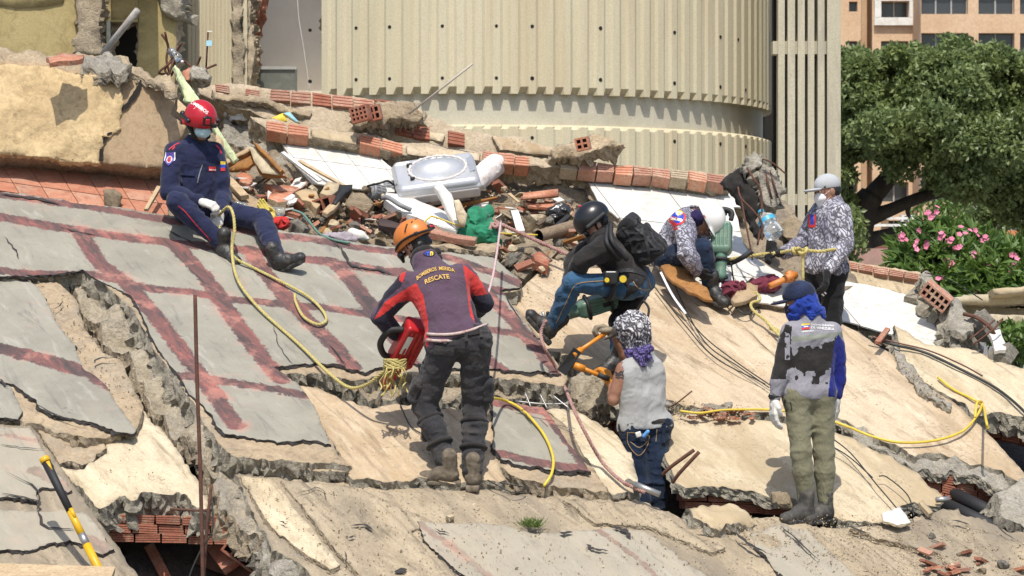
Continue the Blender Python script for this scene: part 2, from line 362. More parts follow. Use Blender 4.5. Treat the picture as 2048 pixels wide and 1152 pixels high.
shell('lower_shell', ringprof(A0, 3.3, .022), [(-3.6, sm_), (ZB - .065, lambda r: r), (ZB - .03, lambda r: TR if r > TR - .01 else TR - .06), (ZB, lambda r: TR - .1)], TR - .3, TOWC)
HOLESH = plain('hole_shade', (.012, .01, .008), .95, bs=0)  # colour of the shade in holes and wall cracks
hm = None
for zrow, xs in (((600 - 52) * 39.6 / F, (674, 740, 809, 917, 990, 1065, 1205, 1332, 1430, 1467)), ((600 - 156) * 39.6 / F, (674, 740, 810, 917, 991, 1065, 1207, 1332, 1431, 1470)), ((600 - 275) * 39.6 / F, (1067, 1195, 1333, 1433, 1470))):
    for x in xs:
        a = math.asin(max(-1, min(1, (x - 957) / 588.))); st = 2 * math.pi / NT; a = (math.floor(a / st) + .2) * st
        m = MB(); c = np.array(cyl(a, TR - .02, zrow)); d = np.array((math.sin(a), -math.cos(a), 0)); r = .022 + rng.uniform(0, .006)
        m.tube([c, c + d * .026], r, 8, sm=False); m.build('tie_hole_disc', HOLESH, tow)  # dark disc on the rib, painted shade instead of a real hole
# --- ribbed wall fragment left of the opening
lw = empty('ribbed_wall', pd(428, 600, 40.5) * (1, 1, 0) + np.array((0, 0, -3.6)), 'ribbed beige wall panel with a chipped edge left of the dark opening', 'wall')
m = MB(); v = []; Yw = 40.5; X0 = (362 - 1024) * Yw / F; X1 = (466 - 1024) * Yw / F; n = 13
for i in range(n + 1):
    for t, d in ((0, 0), (.6, 0), (.7, .012), (.9, .012)): v += [(X0 + (X1 - X0) * (i + t) / (n + 1), Yw + d, -3.6), (X0 + (X1 - X0) * (i + t) / (n + 1), Yw + d, 9)]
k = len(v) // 2; f = [(2 * i, 2 * i + 2, 2 * i + 3, 2 * i + 1) for i in range(k - 1)]
v += [(X0, Yw + .3, -3.6), (X0, Yw + .3, 9), (X1, Yw + .3, -3.6), (X1, Yw + .3, 9)]; f += [(2 * k, 0, 1, 2 * k + 1), (2 * k - 2, 2 * k + 2, 2 * k + 3, 2 * k - 1)]
m.add(v, f); m.build('ribbed_panel', TOWC, lw)
VP = Pl(pd(480, 100, 40.45), (0, -1, 0))
slab('chipped_edge', [(464, -40), (486, -40), (482, 40), (490, 90), (486, 140), (492, 185), (466, 185)], 0, .35, [EDGET, EDGE], parent=lw, pl=VP, amp=4, step=5, disp=.05, dsc=.2, res=.05)
slab('smooth_strip', [(484, -40), (494, -40), (494, 185), (488, 185)], -.05, .3, [TOWC, EDGET], parent=lw, pl=VP, amp=1)
slab('mortar_edge', [(493, -40), (503, -40), (500, 40), (507, 80), (505, 140), (504, 185), (493, 185)], -.1, .3, [MORTAR, EDGET], parent=lw, pl=VP, amp=3, step=5, disp=.04, dsc=.15, res=.05)
bw = empty('broken_brick_wall', pd(512, 600, 41.2) * (1, 1, 0) + np.array((0, 0, -3.6)), 'broken red brick wall end with torn plaster beside the pale opening', 'wall')
for (y0, y1, xr) in ((-30, -2, 522), (0, 18, 523), (20, 38, 520), (40, 58, 513), (60, 78, 508), (112, 130, 512)):
    slab('brick', [(497, y0), (xr, y0), (xr - 3, y1), (497, y1)], 0, .3, [BRICKD, BRICK], parent=bw, pl=Pl(pd(510, 50, 41.0), (0, -1, 0)), amp=1.5, step=6, res=.1)
slab('plaster_edge', [(494, -40), (503, -40), (501, 90), (508, 110), (500, 185), (494, 185)], .02, .3, [MORTAR, EDGET], parent=bw, pl=Pl(pd(510, 50, 41.0), (0, -1, 0)), amp=2, step=6, disp=.03, dsc=.12)
# recess: white inner wall, ceiling, side
rc = empty('inner_room', pd(580, 600, 43) * (1, 1, 0) + np.array((0, 0, -3.6)), 'pale plastered inner room seen through the opening in the tower', 'room')
def quadbox(name, x0, x1, y0, y1, z0, z1, mat, parent=None, **k):
    m = MB(); m.box(((x0 + x1) / 2, (y0 + y1) / 2, (z0 + z1) / 2), np.eye(3), ((x1 - x0) / 2, (y1 - y0) / 2, (z1 - z0) / 2)); return tag(m.build(name, mat, parent), **k)
gx = lambda x, Y: (x - 1024) * Y / F
gz = lambda y, Y: (HZ - y) * Y / F
quadbox('back_wall', gx(440, 42.2), gx(720, 42.2), 42.2, 42.4, -3.6, 6, GREYW, rc)
quadbox('ceiling', gx(440, 41), gx(655, 41), 40.75, 42.19, 5.55, 5.7, GREYW, rc)  # out of view, added to keep the back wall in shade
quadbox('floor', gx(440, 41), gx(650, 41), 40.35, 42.19, 2.6, 2.84, BANDC, rc)  # hidden slab, added to bounce sunlight onto the back wall
quadbox('side_wall', gx(652, 41.6), gx(664, 41.6), 41.0, 42.19, -3.6, 5.54, GREYW, rc)
slab('jamb', [(646, -40), (663, -40), (662, 60), (660, 185), (647, 185), (649, 110), (644, 60)], 0, .5, [FINC, EDGET], parent=rc, pl=Pl(pd(650, 100, 40.2), (0, -1, 0)), amp=2, step=6, rough=.1)
gp = empty('window_panel', pd(552, 178, 41.3), 'grey green framed window panel leaning inside the pale opening', 'window panel')
Yg = 41.3; M_ = plain('grey_green', (.12, .125, .105), .35, dirt=(.2, .2, .17)); ML = plain('grey_frame', (.33, .33, .31), .6)
quadbox('pane', gx(514, Yg), gx(590, Yg), Yg, Yg + .04, gz(180, Yg), gz(139, Yg), M_, gp)
quadbox('frame', gx(506, Yg), gx(594, Yg), Yg - .03, Yg + .05, gz(139, Yg), gz(133, Yg), ML, gp)
quadbox('frame', gx(506, Yg), gx(513, Yg), Yg - .03, Yg + .05, gz(182, Yg), gz(139.2, Yg), ML, gp)
quadbox('frame', gx(590.5, Yg), gx(594, Yg), Yg - .03, Yg + .05, gz(182, Yg), gz(139.2, Yg), M_, gp)
WIRE = plain('pale_wire', (.6, .58, .54), .6, bs=0)
m = MB(); m.tube(catmull([pd(594, -40, 40.9), pd(597, 30, 40.9), pd(608, 100, 40.9), pd(620, 185, 40.9)]), .006, 5)
tag(m.build('hanging_wire', WIRE), 'thin pale wire hanging down in front of the pale opening', 'wire')
# --- olive building at left
ob = empty('olive_building', pd(160, 600, 38) * (1, 1, 0) + np.array((0, 0, -3.6)), 'olive plastered building with a dark doorway and a torn column behind the rubble', 'building')
Y = 38.; OP = Pl(pd(150, 50, Y), (0, -1, 0))
slab('wall', [(-120, -60), (160, -60), (160, 200), (-120, 200)], 0, .3, [OLIVE, EDGET], parent=ob, pl=OP, amp=0, res=.15, disp=.012, dsc=.6)
slab('wall', [(205, -60), (222, -60), (222, 200), (205, 200)], -.02, .3, [OLIVE, EDGET], parent=ob, pl=OP, amp=0, res=.15)
slab('wall', [(222.5, -60), (276, -60), (276, 39), (222.5, 39)], -.02, .3, [OLIVE, EDGET], parent=ob, pl=OP, amp=0, res=.15)
slab('wall', [(276.5, -60), (318, -60), (322, 10), (345, 34), (352, 40), (350, 200), (276.5, 200)], -.02, .3, [OLIVE, EDGET], parent=ob, pl=OP, amp=1.5, res=.15)
slab('column', [(150, -60), (202, -60), (204, 20), (198, 60), (205, 110), (152, 110), (156, 60), (153, 20)], .22, .4, [EDGET, EDGET], parent=ob, pl=OP, amp=3, step=5, disp=.05, dsc=.25, res=.06)
slab('torn_plaster', [(-120, -60), (128, -60), (126, 4), (100, 10), (72, 12), (45, 14), (-120, 4)], .03, .03, [OLIVE, MORTAR], parent=ob, pl=OP, amp=3, res=.15)
slab('broken_corner', [(314, -40), (366, -40), (362, 30), (352, 34), (338, 26), (322, 14)], .12, .4, [EDGE, EDGE], parent=ob, pl=OP, amp=4, step=5, disp=.07, dsc=.2, res=.05)
quadbox('door_frame', gx(214, Y), gx(222, Y), Y - .05, Y + .2, -3.6, gz(42, Y), M_, ob)
quadbox('door_head', gx(222, Y), gx(276, Y), Y - .03, Y + .2, gz(44, Y), gz(39.5, Y), OLIVE, ob)
quadbox('room_back', gx(-120, 40), gx(352, 40), Y + 1.3, Y + 1.4, -3.6, 6, SHADEIN, ob)
quadbox('room_roof', gx(-120, Y), gx(350, Y), Y + .32, Y + 1.4, 3.9, 4.1, SHADEIN, ob)
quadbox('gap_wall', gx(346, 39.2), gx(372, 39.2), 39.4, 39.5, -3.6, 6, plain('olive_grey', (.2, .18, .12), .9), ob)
quadbox('shade_slab', gx(205, 37.3), gx(300, 37.3), 36.9, 37.95, gz(-45, 37.6), gz(-80, 37.6), OLIVE, ob)  # unseen slab above the frame, added to cast shade on the wall
m = MB(); m.tube([pd(206, 108, 36.6), pd(275, 20, 36.2)], .042, 12, sm=True)
tag(m.build('leaning_pipe', stone('galvanised', (.36, .35, .33), (.5, .48, .45), (.3, .25, .2), 6, 60, .2, .003, .5, rough=.5)), 'grey steel pipe leaning across the dark doorway', 'pipe')
# --- fin screen
fs = empty('fin_screen', pd(1610, 600, 41) * (1, 1, 0) + np.array((0, 0, -3.6)), 'tall screen of thin vertical concrete fins right of the round tower', 'screen wall')
Y = 41.
for a_, b_ in ((1556, 1569.5), (1575.5, 1589), (1595.5, 1609), (1615, 1628.5), (1634.5, 1648)):
    m = MB(); m.box(((gx(a_, Y) + gx(b_, Y)) / 2, Y + .1, 2.4), np.eye(3), ((gx(b_, Y) - gx(a_, Y)) / 2, .14, 6), jit=.006); m.build('fin', FINC, fs)
quadbox('pilaster', gx(1654, Y), gx(1681, Y), Y - .03, Y + 1.6, -3.6, 8.4, FINC, fs)
for y0, y1 in ((82, 108), (388, 410)): quadbox('cross_beam', gx(1546, Y), gx(1653.5, Y), Y + .02, Y + .34, gz(y1, Y), gz(y0, Y), FINC, fs)
quadbox('dark_room', gx(1546, 42.5), gx(1676, 42.5), 42.4, 42.5, -3.6, 8.4, SHADEIN, fs)  # near-black sheet, painted shade behind the fins
quadbox('back_wall', gx(1490, 46), gx(1580, 46), 45.9, 46, -3.6, 8.4, SHADEIN, fs)  # added dark backing that closes the gap beside the tower with painted shade
quadbox('shade_roof', gx(1546, 42), gx(1654, 42), 41.35, 42.39, 5.2, 5.4, SHADEIN, fs)  # out of view, added to shade the space behind the fins
# --- apartment block
ap = empty('apartment_block', pd(1860, 600, 96) * (1, 1, 0) + np.array((0, 0, -3.6)), 'peach brick apartment block with dark windows behind the big tree', 'building')
def facade(x0, x1, Y, wins, top=-90, bot=640, t=.35):
    """one flat bay with real window openings"""
    xs = sorted({x0, x1, *[w[0] for w in wins], *[w[1] for w in wins]}); ys = sorted({top, bot, *[w[2] for w in wins], *[w[3] for w in wins]})
    m = MB()
    for i in range(len(xs) - 1):
        for j in range(len(ys) - 1):
            cx, cy = (xs[i] + xs[i + 1]) / 2, (ys[j] + ys[j + 1]) / 2
            if any(w[0] < cx < w[1] and w[2] < cy < w[3] for w in wins): continue
            A, B, C, D = gx(xs[i], Y), gx(xs[i + 1], Y), gz(ys[j + 1], Y), gz(ys[j], Y)
            m.add([(A, Y, C), (B, Y, C), (B, Y, D), (A, Y, D)], [(0, 1, 2, 3)])
    for w in wins:
        A, B, C, D = gx(w[0], Y), gx(w[1], Y), gz(w[3], Y), gz(w[2], Y)
        m.add([(A, Y, C), (B, Y, C), (B, Y, D), (A, Y, D), (A, Y + t, C), (B, Y + t, C), (B, Y + t, D), (A, Y + t, D)], [(0, 1, 5, 4), (1, 2, 6, 5), (2, 3, 7, 6), (3, 0, 4, 7)])
    A, B, C, D = gx(x0, Y), gx(x1, Y), gz(bot, Y), gz(top, Y)
    m.add([(A, Y, C), (A, Y + 6, C), (A, Y + 6, D), (A, Y, D), (B, Y, C), (B, Y + 6, C), (B, Y + 6, D), (B, Y, D)], [(1, 0, 3, 2), (4, 5, 6, 7), (3, 7, 6, 2)])
    m.build('wall', PEACH, ap)
    for w in wins:
        g = MB(); A, B, C, D = gx(w[0], Y), gx(w[1], Y), gz(w[3], Y), gz(w[2], Y)
        k = max(1, int(round((w[1] - w[0]) / 34)))
        o = quadbox('window', A, B, Y + t, Y + t + .03, C, D, SHADEIN, ap)
        for q in range(k + 1): xx = A + (B - A) * q / k; quadbox('mullion', xx - .025, xx + .025, Y + t - .09, Y + t - .002, C, D, ML, o)
        for q in range(k): quadbox('pane', A + (B - A) * q / k + .03, A + (B - A) * (q + 1) / k - .03, Y + t - .05, Y + t - .01, C, D, GLASSD, o)
        if len(w) > 4:
            hw, hh = (B - A) / 2, (D - C) / 2; cx, cz = (A + B) / 2, (C + D) / 2
            for dx, dz, sx, sz in ((-hw - .12, 0, .11, hh), (hw + .12, 0, .11, hh), (0, -hh - .14, hw + .24, .13), (0, hh + .14, hw + .24, .13)): quadbox('frame', cx + dx - sx, cx + dx + sx, Y - .16, Y + .08, cz + dz - sz, cz + dz + sz, WHITEP, o)
rows = [-27, 66, 160, 254, 348, 425]
facade(1640, 1722, 97, [(1698, 1715, y + 30 if y < 0 else y + 16, y + 50 if y < 0 else y + 36) for y in rows])
facade(1744.5, 1826, 97, [(1762, 1817, y + 30 if y < 0 else y + 16, y + 62 if y < 0 else y + 55) + ((1,) if y < 0 else ()) for y in rows])
facade(1722.5, 1744, 98.5, []); facade(1826.5, 1841, 99, [])
facade(1841.5, 2160, 95, [(a_, b_, y, y + 55) for y in rows[:5] for a_, b_ in ((1842.5, 1936), (1957, 2029), (2040, 2120))])
# low walls, railings, AC between tree and block
def boxpx(name, mat, x0, x1, y0, y1, Y, d=.3, parent=None, **k): return quadbox(name, gx(x0, Y), gx(x1, Y), Y, Y + d, gz(y1, Y), gz(y0, Y), mat, parent, **k)
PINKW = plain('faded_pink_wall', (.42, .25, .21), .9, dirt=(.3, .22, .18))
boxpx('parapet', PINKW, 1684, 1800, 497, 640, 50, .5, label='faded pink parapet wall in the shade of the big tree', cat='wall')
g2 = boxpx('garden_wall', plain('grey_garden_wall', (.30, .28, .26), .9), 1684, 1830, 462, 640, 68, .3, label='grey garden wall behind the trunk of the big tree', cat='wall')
boxpx('coping', plain('maroon', (.2, .08, .06), .8), 1684, 1830, 488, 497, 67.9, .05, g2)
rl = empty('white_railing', pd(1790, 470, 75), 'white two-bar railing with posts left of the flowering bush', 'railing')
for y in (434, 448): boxpx('rail', WHITEP, 1735, 1840, y, y + 5, 75, .08, rl)
for x in (1764, 1836): boxpx('post', PEACH, x, x + 13, 425, 500, 75.1, .15, rl)
rl = empty('white_railing', pd(2010, 470, 75), 'white three-bar railing above the orange wall at the right edge', 'railing')
for y in (434, 444, 453): boxpx('rail', WHITEP, 1976, 2100, y, y + 4, 75, .08, rl)
boxpx('post', GREYW, 2044, 2052, 425, 500, 75.1, .15, rl)
boxpx('orange_wall', plain('orange_paint', (.55, .2, .08), .85), 1975, 2110, 461, 520, 74, .3, label='low orange painted wall behind the bush at right', cat='wall')
boxpx('service_building', plain('grey_brown', (.33, .29, .25), .9), 1930, 2140, 378, 640, 84, .5, label='plain grey wall seen under the branches at right', cat='wall')
ac = empty('air_conditioner', pd(1815, 442, 78), 'white air conditioner unit on the sill behind the railing', 'air conditioner')
boxpx('casing', WHITEP, 1803, 1829, 430, 443, 78, .3, ac)
m = MB(); c = pd(1812, 436.5, 77.98); m.tube([c, c - (0, .03, 0)], .065, 14, sm=False); m.build('fan_grille', BLACK, ac)
# --- foliage
def leafmat(name, c1, c2, tr=.25):
    m, nt, b, L = newmat(name, .45); co = coords(nt, rnd=False); g = nt.nodes.new('ShaderNodeNewGeometry')
    a = ramp(nt, g.outputs['Random Per Island'], [(0, c1), (1, c2)]); n = noise(nt, co, .9, 3, .5); a = mix(nt, ramp(nt, n, [(.35, 0), (.65, .55)]), a, (c2[0] * 1.15, c2[1] * 1.1, c2[2] * .9))
    L(a, b.inputs['Base Color'])
    t = _n(nt, 'ShaderNodeBsdfTranslucent'); L(a, t.inputs[0]); mx = nt.nodes.new('ShaderNodeMixShader'); mx.inputs[0].default_value = tr
    L(b.outputs[0], mx.inputs[1]); L(t.outputs[0], mx.inputs[2]); L(mx.outputs[0], nt.nodes['Material Output'].inputs[0]); return m
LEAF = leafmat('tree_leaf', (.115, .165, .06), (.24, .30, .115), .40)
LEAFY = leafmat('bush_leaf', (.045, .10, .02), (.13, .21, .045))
BARK = stone('bark', (.045, .036, .028), (.085, .07, .055), None, 6, 30, 1, .02, .5, stretch=(1, 1, .3))
def leaves(cs, ls, ws, rs, up=.4, dirs=None):
    """folded quad leaves at points cs"""
    n = len(cs); d = rs.normal(size=(n, 3)) if dirs is None else dirs; d /= np.linalg.norm(d, axis=1)[:, None]
    nr_ = rs.normal(size=(n, 3)); nr_[:, 2] += up * 2; sd_ = np.cross(d, nr_); sd_ /= np.linalg.norm(sd_, axis=1)[:, None] + 1e-9; nn = np.cross(sd_, d)
    ls = ls * rs.uniform(.7, 1.25, n)[:, None]; ws = ws * rs.uniform(.8, 1.2, n)[:, None]
    V = np.stack([cs, cs + d * ls * .5 + sd_ * ws * .5 + nn * ls * .06, cs + d * ls - nn * ls * .12, cs + d * ls * .5 - sd_ * ws * .5 + nn * ls * .06], 1).reshape(-1, 3)
    b = np.arange(n) * 4; return V, np.stack([b, b + 1, b + 2, b + 3], 1).tolist()
rs = np.random.RandomState(3)
def crown(name, blobs, per, ll, lw, mat, parent, up=.5):
    C = []
    for (c, r) in blobs:
        q = rs.normal(size=(per, 3)); q /= np.linalg.norm(q, axis=1)[:, None]; q *= (rs.uniform(.45, 1.05, per) ** .6)[:, None] * r; q[:, 2] *= .75; C.append(c + q)
    v, f = leaves(np.concatenate(C), ll, lw, rs, up); return obj(name, v, f, mat, parent)
tr = empty('shade_tree', pd(1705, 600, 60) * (1, 1, 0) + np.array((0, 0, -3.6)), 'large spreading shade tree with dark trunk in front of the peach block', 'tree')
bl = []
for i in range(270):
    while True:
        q = rs.uniform(-1, 1, 3)
        if np.linalg.norm(q) < 1: break
    q = q / np.linalg.norm(q) * rs.uniform(.55, 1) if i < 230 else q
    x, y = 1885 + 265 * q[0], 252 + 158 * q[1]
    x0 = max(1690, x)
    # open underside where the block shows through
    if y > 285 + max(0, 1730 - x) * 1.0 and x < 1770 and rs.uniform() < .93: continue
    if y > 310 + max(0, x - 1830) * .55 and rs.uniform() < .9: continue
    bl.append((pd(x0, y, 60 + 3.0 * q[2]), rs.uniform(.28, .55)))
for i in range(46): bl.append((pd(rs.uniform(1690, 2080), 106 + rs.uniform(0, 40), 60 + rs.uniform(-2, 2)), rs.uniform(.2, .36)))
for x, y in ((1690, 310), (1692, 350), (1688, 400), (2015, 425), (2045, 440), (2000, 402), (2045, 380), (1960, 372), (2000, 365)): bl.append((pd(x, y, 60 + rs.uniform(-1, 1)), .26))
for i in range(34): bl.append((pd(rs.uniform(1850, 2080), rs.uniform(315, 400), 60 + rs.uniform(-1.5, 1.5)), rs.uniform(.2, .36)))
crown('crown', bl, 340, .135, .082, LEAF, tr)
m = MB()
for pth, r in (([(1712, 540), (1712, 480), (1722, 425), (1745, 390)], (.42, .36, .34, .26)), ([(1700, 480), (1695, 420), (1690, 360), (1700, 300)], (.3, .22, .16, .1)), ([(1745, 392), (1785, 345), (1815, 300), (1850, 240)], (.22, .18, .14, .07)), ([(1728, 440), (1780, 420), (1850, 392), (1930, 380), (2030, 388)], (.2, .14, .12, .1, .06)), ([(1706, 492), (1750, 478), (1810, 466), (1850, 462)], (.24, .17, .15, .1)), ([(1780, 350), (1760, 300), (1750, 250)], (.1, .08, .05)), ([(1900, 384), (1940, 330), (1990, 280)], (.1, .08, .05)), ([(1830, 398), (1815, 420), (1822, 440)], (.06, .05, .03))):
    P = catmull([pd(x, y, 60) for x, y in pth], 5); R = np.interp(np.linspace(0, 1, len(P)), np.linspace(0, 1, len(r)), r); m.tube(P, R, 9)
m.build('trunk', BARK, tr)
# small shrubs under the tree
for (x, y, w, h, Y, n, lab) in ((1985, 432, 40, 32, 66, 14, 'dark rounded shrub beneath the tree behind the flowering bush'), (1700, 470, 16, 38, 48, 8, 'low leafy shrub beside the grey fin screen'), (1895, 425, 60, 26, 80, 16, 'yellow green shrub under the tree in front of the block'), (2032, 690, 30, 26, 26, 9, 'green shrub at the lower right edge below the beams')):
    t = empty('shrub', pd(x, y + h, Y), lab, 'shrub')
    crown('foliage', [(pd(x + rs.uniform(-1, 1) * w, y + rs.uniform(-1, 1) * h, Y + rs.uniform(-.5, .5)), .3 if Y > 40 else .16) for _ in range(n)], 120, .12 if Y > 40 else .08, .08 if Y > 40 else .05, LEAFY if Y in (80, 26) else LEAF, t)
    m = MB(); m.tube([pd(x, y + h + 20, Y), pd(x, y, Y)], .04, 6); m.build('stem', BARK, t)
# flowering bush
fb = empty('flowering_bush', pd(1930, 640, 32), 'leafy bush covered in pink flowers behind the broken beams at right', 'bush')
C = []; D = []; FL = []
prof = [(1775, 560), (1790, 500), (1815, 470), (1850, 450), (1872, 440), (1910, 462), (1950, 465), (2000, 485), (2060, 495)]
for i in range(560):
    x = rs.uniform(1775, 2075); top = np.interp(x, [p[0] for p in prof], [p[1] for p in prof]); t = rs.uniform(0, 1) ** .9; y = top + t * (610 - top)
    c = pd(x, y, 32.4 - .9 * math.sin(t * 1.5) + rs.uniform(-.35, .5))
    ax = unit((rs.normal() * .5, -.7 + rs.normal() * .4, .75)); fr = frame(ax); k = rs.randint(9, 14)
    for j in range(k):
        a = j / k * 6.283 + rs.uniform(-.2, .2); e = rs.uniform(.15, .95); D.append(fr[0] * math.cos(a) + fr[1] * math.sin(a) + fr[2] * e); C.append(c + fr[2] * .01 * j)
    if rs.uniform() < .17: FL.append((c + fr[2] * .09, fr))
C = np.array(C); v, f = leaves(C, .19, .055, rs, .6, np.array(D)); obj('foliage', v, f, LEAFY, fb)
m = MB()
for i in range(26):
    a = pd(rs.uniform(1840, 2040), 640, 32.4); b = pd(rs.uniform(1790, 2060), rs.uniform(500, 580), 32.2); m.tube([a, (a + b) / 2 + rs.normal(size=3) * .05, b], (.03, .022, .012), 6)
m.build('branches', BARK, fb)
PINK = stone('pink_petal', (.62, .14, .24), (.72, .27, .38), None, 3, 30, .1, .002, 0, rough=.6, objvar=.15)
for xy in ((1872, 424), (1862, 428), (1848, 490), (1805, 480), (1880, 470), (1925, 465), (1945, 470), (1965, 478), (2020, 510), (2028, 520), (2015, 570), (1950, 515), (1985, 535), (1838, 492), (1830, 535), (1900, 485), (1912, 500)):
    FL.append((pd(xy[0], xy[1], 31.5), frame(unit((rs.normal() * .3, -1, .5)))))
for c, fr in FL:
    m = MB()
    for q in range(rs.randint(3, 6)):
        cc = c + fr[0] * rs.normal() * .028 + fr[1] * rs.normal() * .028 + fr[2] * rs.uniform(0, .03); f2 = frame(unit(fr[2] + rs.normal(size=3) * .4))
        for j in range(5):
            a = j * 1.2566; d = f2[0] * math.cos(a) + f2[1] * math.sin(a); s = np.cross(f2[2], d)
            m.add([cc, cc + d * .022 + s * .016 + f2[2] * .012, cc + d * .036 + f2[2] * .012, cc + d * .022 - s * .016 + f2[2] * .012], [(0, 1, 2, 3)])
    m.build('flower', PINK, fb)
# fallen cream facade beams
BEAMC = stone('beam_concrete', (.45, .385, .26), (.54, .47, .33), (.36, .31, .22), 2, 40, .3, .008, .3, (.2, .17, .11))
def beam(px, Y, d, h, lab, mat=BEAMC, part=None):
    P = Pl(pd(px[0][0], px[0][1], Y), (0, -1, .05)); return slab('fallen_beam', px, 0, d, [mat, mat], lab, 'beam', pl=P, amp=1.2, step=9, disp=.01, rough=.04, res=.12)
beam([(1895, 596), (1990, 588), (2120, 582), (2120, 606), (1990, 610), (1895, 606)], 28, .6, .1, 'uppermost cream concrete beam below the flowering bush')
slab('beam_cap', [(1985, 578), (2010, 575), (2110, 568), (2110, 584), (1990, 590)], 0, .7, [CREAM, BEAMC], 'white rough capped beam end at the right edge under the bush', 'beam', pl=Pl(pd(2000, 580, 27.8), (0, -1, .15)), amp=1.5, step=8, res=.1, rough=.03)
beam([(1900, 607), (1985, 601), (2010, 616), (2120, 614), (2120, 632), (1930, 626), (1905, 620)], 28.3, .6, .1, 'second cream beam from the top below the flowering bush')
beam([(1900, 626), (1960, 628), (2120, 634), (2120, 654), (1930, 652), (1905, 648)], 27.6, .5, .1, 'third cream beam from the top at the right edge')
beam([(1930, 654), (2000, 656), (2120, 656), (2120, 669), (1990, 668), (1940, 666)], 27.5, .5, .1, 'lowest narrow cream beam above the green shrub')
# ================= collapsed roof slabs =================
def bands(lines, h):
    """distance (m) of plane points to the painted strips, minus the strip's half width"""
    seg = [(BP.uv([BP.hit(x, y, h) for x, y in l]), w) for l, w in lines]
    def fn(P):
        q = BP.uv(P); r = np.full(len(q), 9.)
        for l, w in seg:
            for a, b in zip(l[:-1], l[1:]): r = np.minimum(r, segdist(q, a, b) - w)
        return r
    return fn
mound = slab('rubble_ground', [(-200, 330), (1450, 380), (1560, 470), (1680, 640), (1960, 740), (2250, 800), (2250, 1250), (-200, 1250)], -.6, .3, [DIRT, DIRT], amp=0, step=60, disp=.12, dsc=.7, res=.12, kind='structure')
# --- main painted roof
A = slab('roof_slab', [(-80, 374), (0, 390), (140, 410), (270, 426), (335, 434), (480, 454), (640, 476), (760, 496), (900, 509), (985, 522), (1044, 564), (1042, 580), (1006, 586), (1062, 655), (1132, 752, 6), (1128, 772, 6), (1060, 764, 6), (985, 756, 6), (900, 750, 6), (800, 750, 6), (690, 752, 6), (550, 748, 4), (602, 778), (668, 893, 4), (702, 932, 5), (600, 926, 5), (500, 915, 5), (455, 905, 5), (400, 830), (345, 745), (305, 690), (270, 622), (210, 572), (165, 544), (130, 550), (52, 555), (-80, 556)], .10, .24, [TAN, EDGE], 'largest roof slab with grey and red painted roofing that the firefighters sit and stand on', 'roof slab', seed=1, amp=3, step=6, disp=.012, res=.07)
LA = [([(-80, 380), (60, 398), (200, 418), (335, 440), (480, 460), (640, 482), (760, 500), (900, 515), (1040, 566)], .05),
      ([(-80, 428), (0, 434), (160, 462), (335, 485), (480, 500), (570, 510), (745, 538), (800, 546), (1010, 582)], .066),
      ([(-80, 538), (0, 542), (50, 547), (187, 548), (253, 564), (310, 579), (383, 584), (450, 596), (545, 605), (650, 615), (745, 630), (860, 645), (1075, 672)], .05),
      ([(340, 752), (400, 755), (512, 772), (610, 790)], .05),
      ([(163, 470), (200, 527), (253, 564), (282, 600), (313, 634), (347, 677), (387, 734), (430, 790), (470, 850)], .066),
      ([(350, 490), (393, 534), (433, 584), (467, 637), (500, 684), (520, 710), (560, 760)], .066),
      ([(500, 500), (525, 540), (562, 584), (612, 637), (655, 677), (705, 735)], .066),
      ([(660, 522), (689, 544), (725, 590), (745, 617), (800, 690), (830, 735)], .066),
      ([(800, 540), (850, 590), (920, 660), (979, 720), (1010, 745)], .05),
      ([(960, 570), (1060, 680), (1120, 745)], .06)]
MP = [(-80, 370), (0, 385), (60, 390), (140, 405), (270, 421), (335, 429), (480, 450), (640, 471), (760, 491), (900, 504), (985, 516), (1042, 560), (1040, 574), (1003, 579), (1060, 655), (1122, 748, 4), (1060, 746, 4), (985, 738, 4), (900, 733, 4), (840, 730, 4), (800, 724, 4), (760, 734, 4), (720, 742, 4), (690, 731, 4), (640, 724, 4), (600, 729, 4), (548, 736), (600, 772), (640, 838), (661, 889, 4), (600, 880, 4), (540, 878, 4), (450, 868, 4), (425, 832, 4), (378, 788), (350, 740), (312, 690), (282, 625), (262, 590), (205, 562), (165, 538), (130, 545), (52, 550), (60, 556), (-80, 550)]
slab('roofing_membrane', MP, .125, .024, [MEMB, TARM], parent=A, attr=bands(LA, .125), seed=2, amp=2.2, step=5, disp=.007, dsc=.4, res=.03, rough=.5, rings=2)
def crack(px, h, w, parent, mat=None):
    P = catmull([PP(x + rng.uniform(-2, 2), y + rng.uniform(-2, 2), h) for x, y in px], 5); m = MB(); v = []; n = len(P)
    for i in range(n):
        t = P[min(i + 1, n - 1)] - P[max(i - 1, 0)]; s = unit(np.cross(BP.n, t)); ww = w * rng.uniform(.3, 1) * min(1, 4 * (i + .3) / n, 4 * (n - i - .7) / n)
        j = rng.uniform(-.008, .008); v += [P[i] + s * (ww + j), P[i] + s * (-ww + j)]
    m.add(v, [(2 * i, 2 * i + 1, 2 * i + 3, 2 * i + 2) for i in range(n - 1)]); return m.build('crack', mat or TARM, parent)  # flat dark ribbon, its colour stands for the shade inside a crack
for px, w in (([(668, 480), (685, 500), (700, 527), (725, 533), (760, 540), (790, 548)], .02), ([(545, 640), (560, 690), (585, 730)], .006), ([(0, 385), (60, 396), (120, 410)], .03), ([(660, 690), (690, 728)], .008), ([(120, 450), (150, 462), (200, 470)], .01), ([(8, 470), (30, 500), (36, 520)], .008), ([(330, 455), (365, 475), (395, 490)], .008), ([(1010, 590), (1040, 640)], .006)): crack(px, .136, w, A)
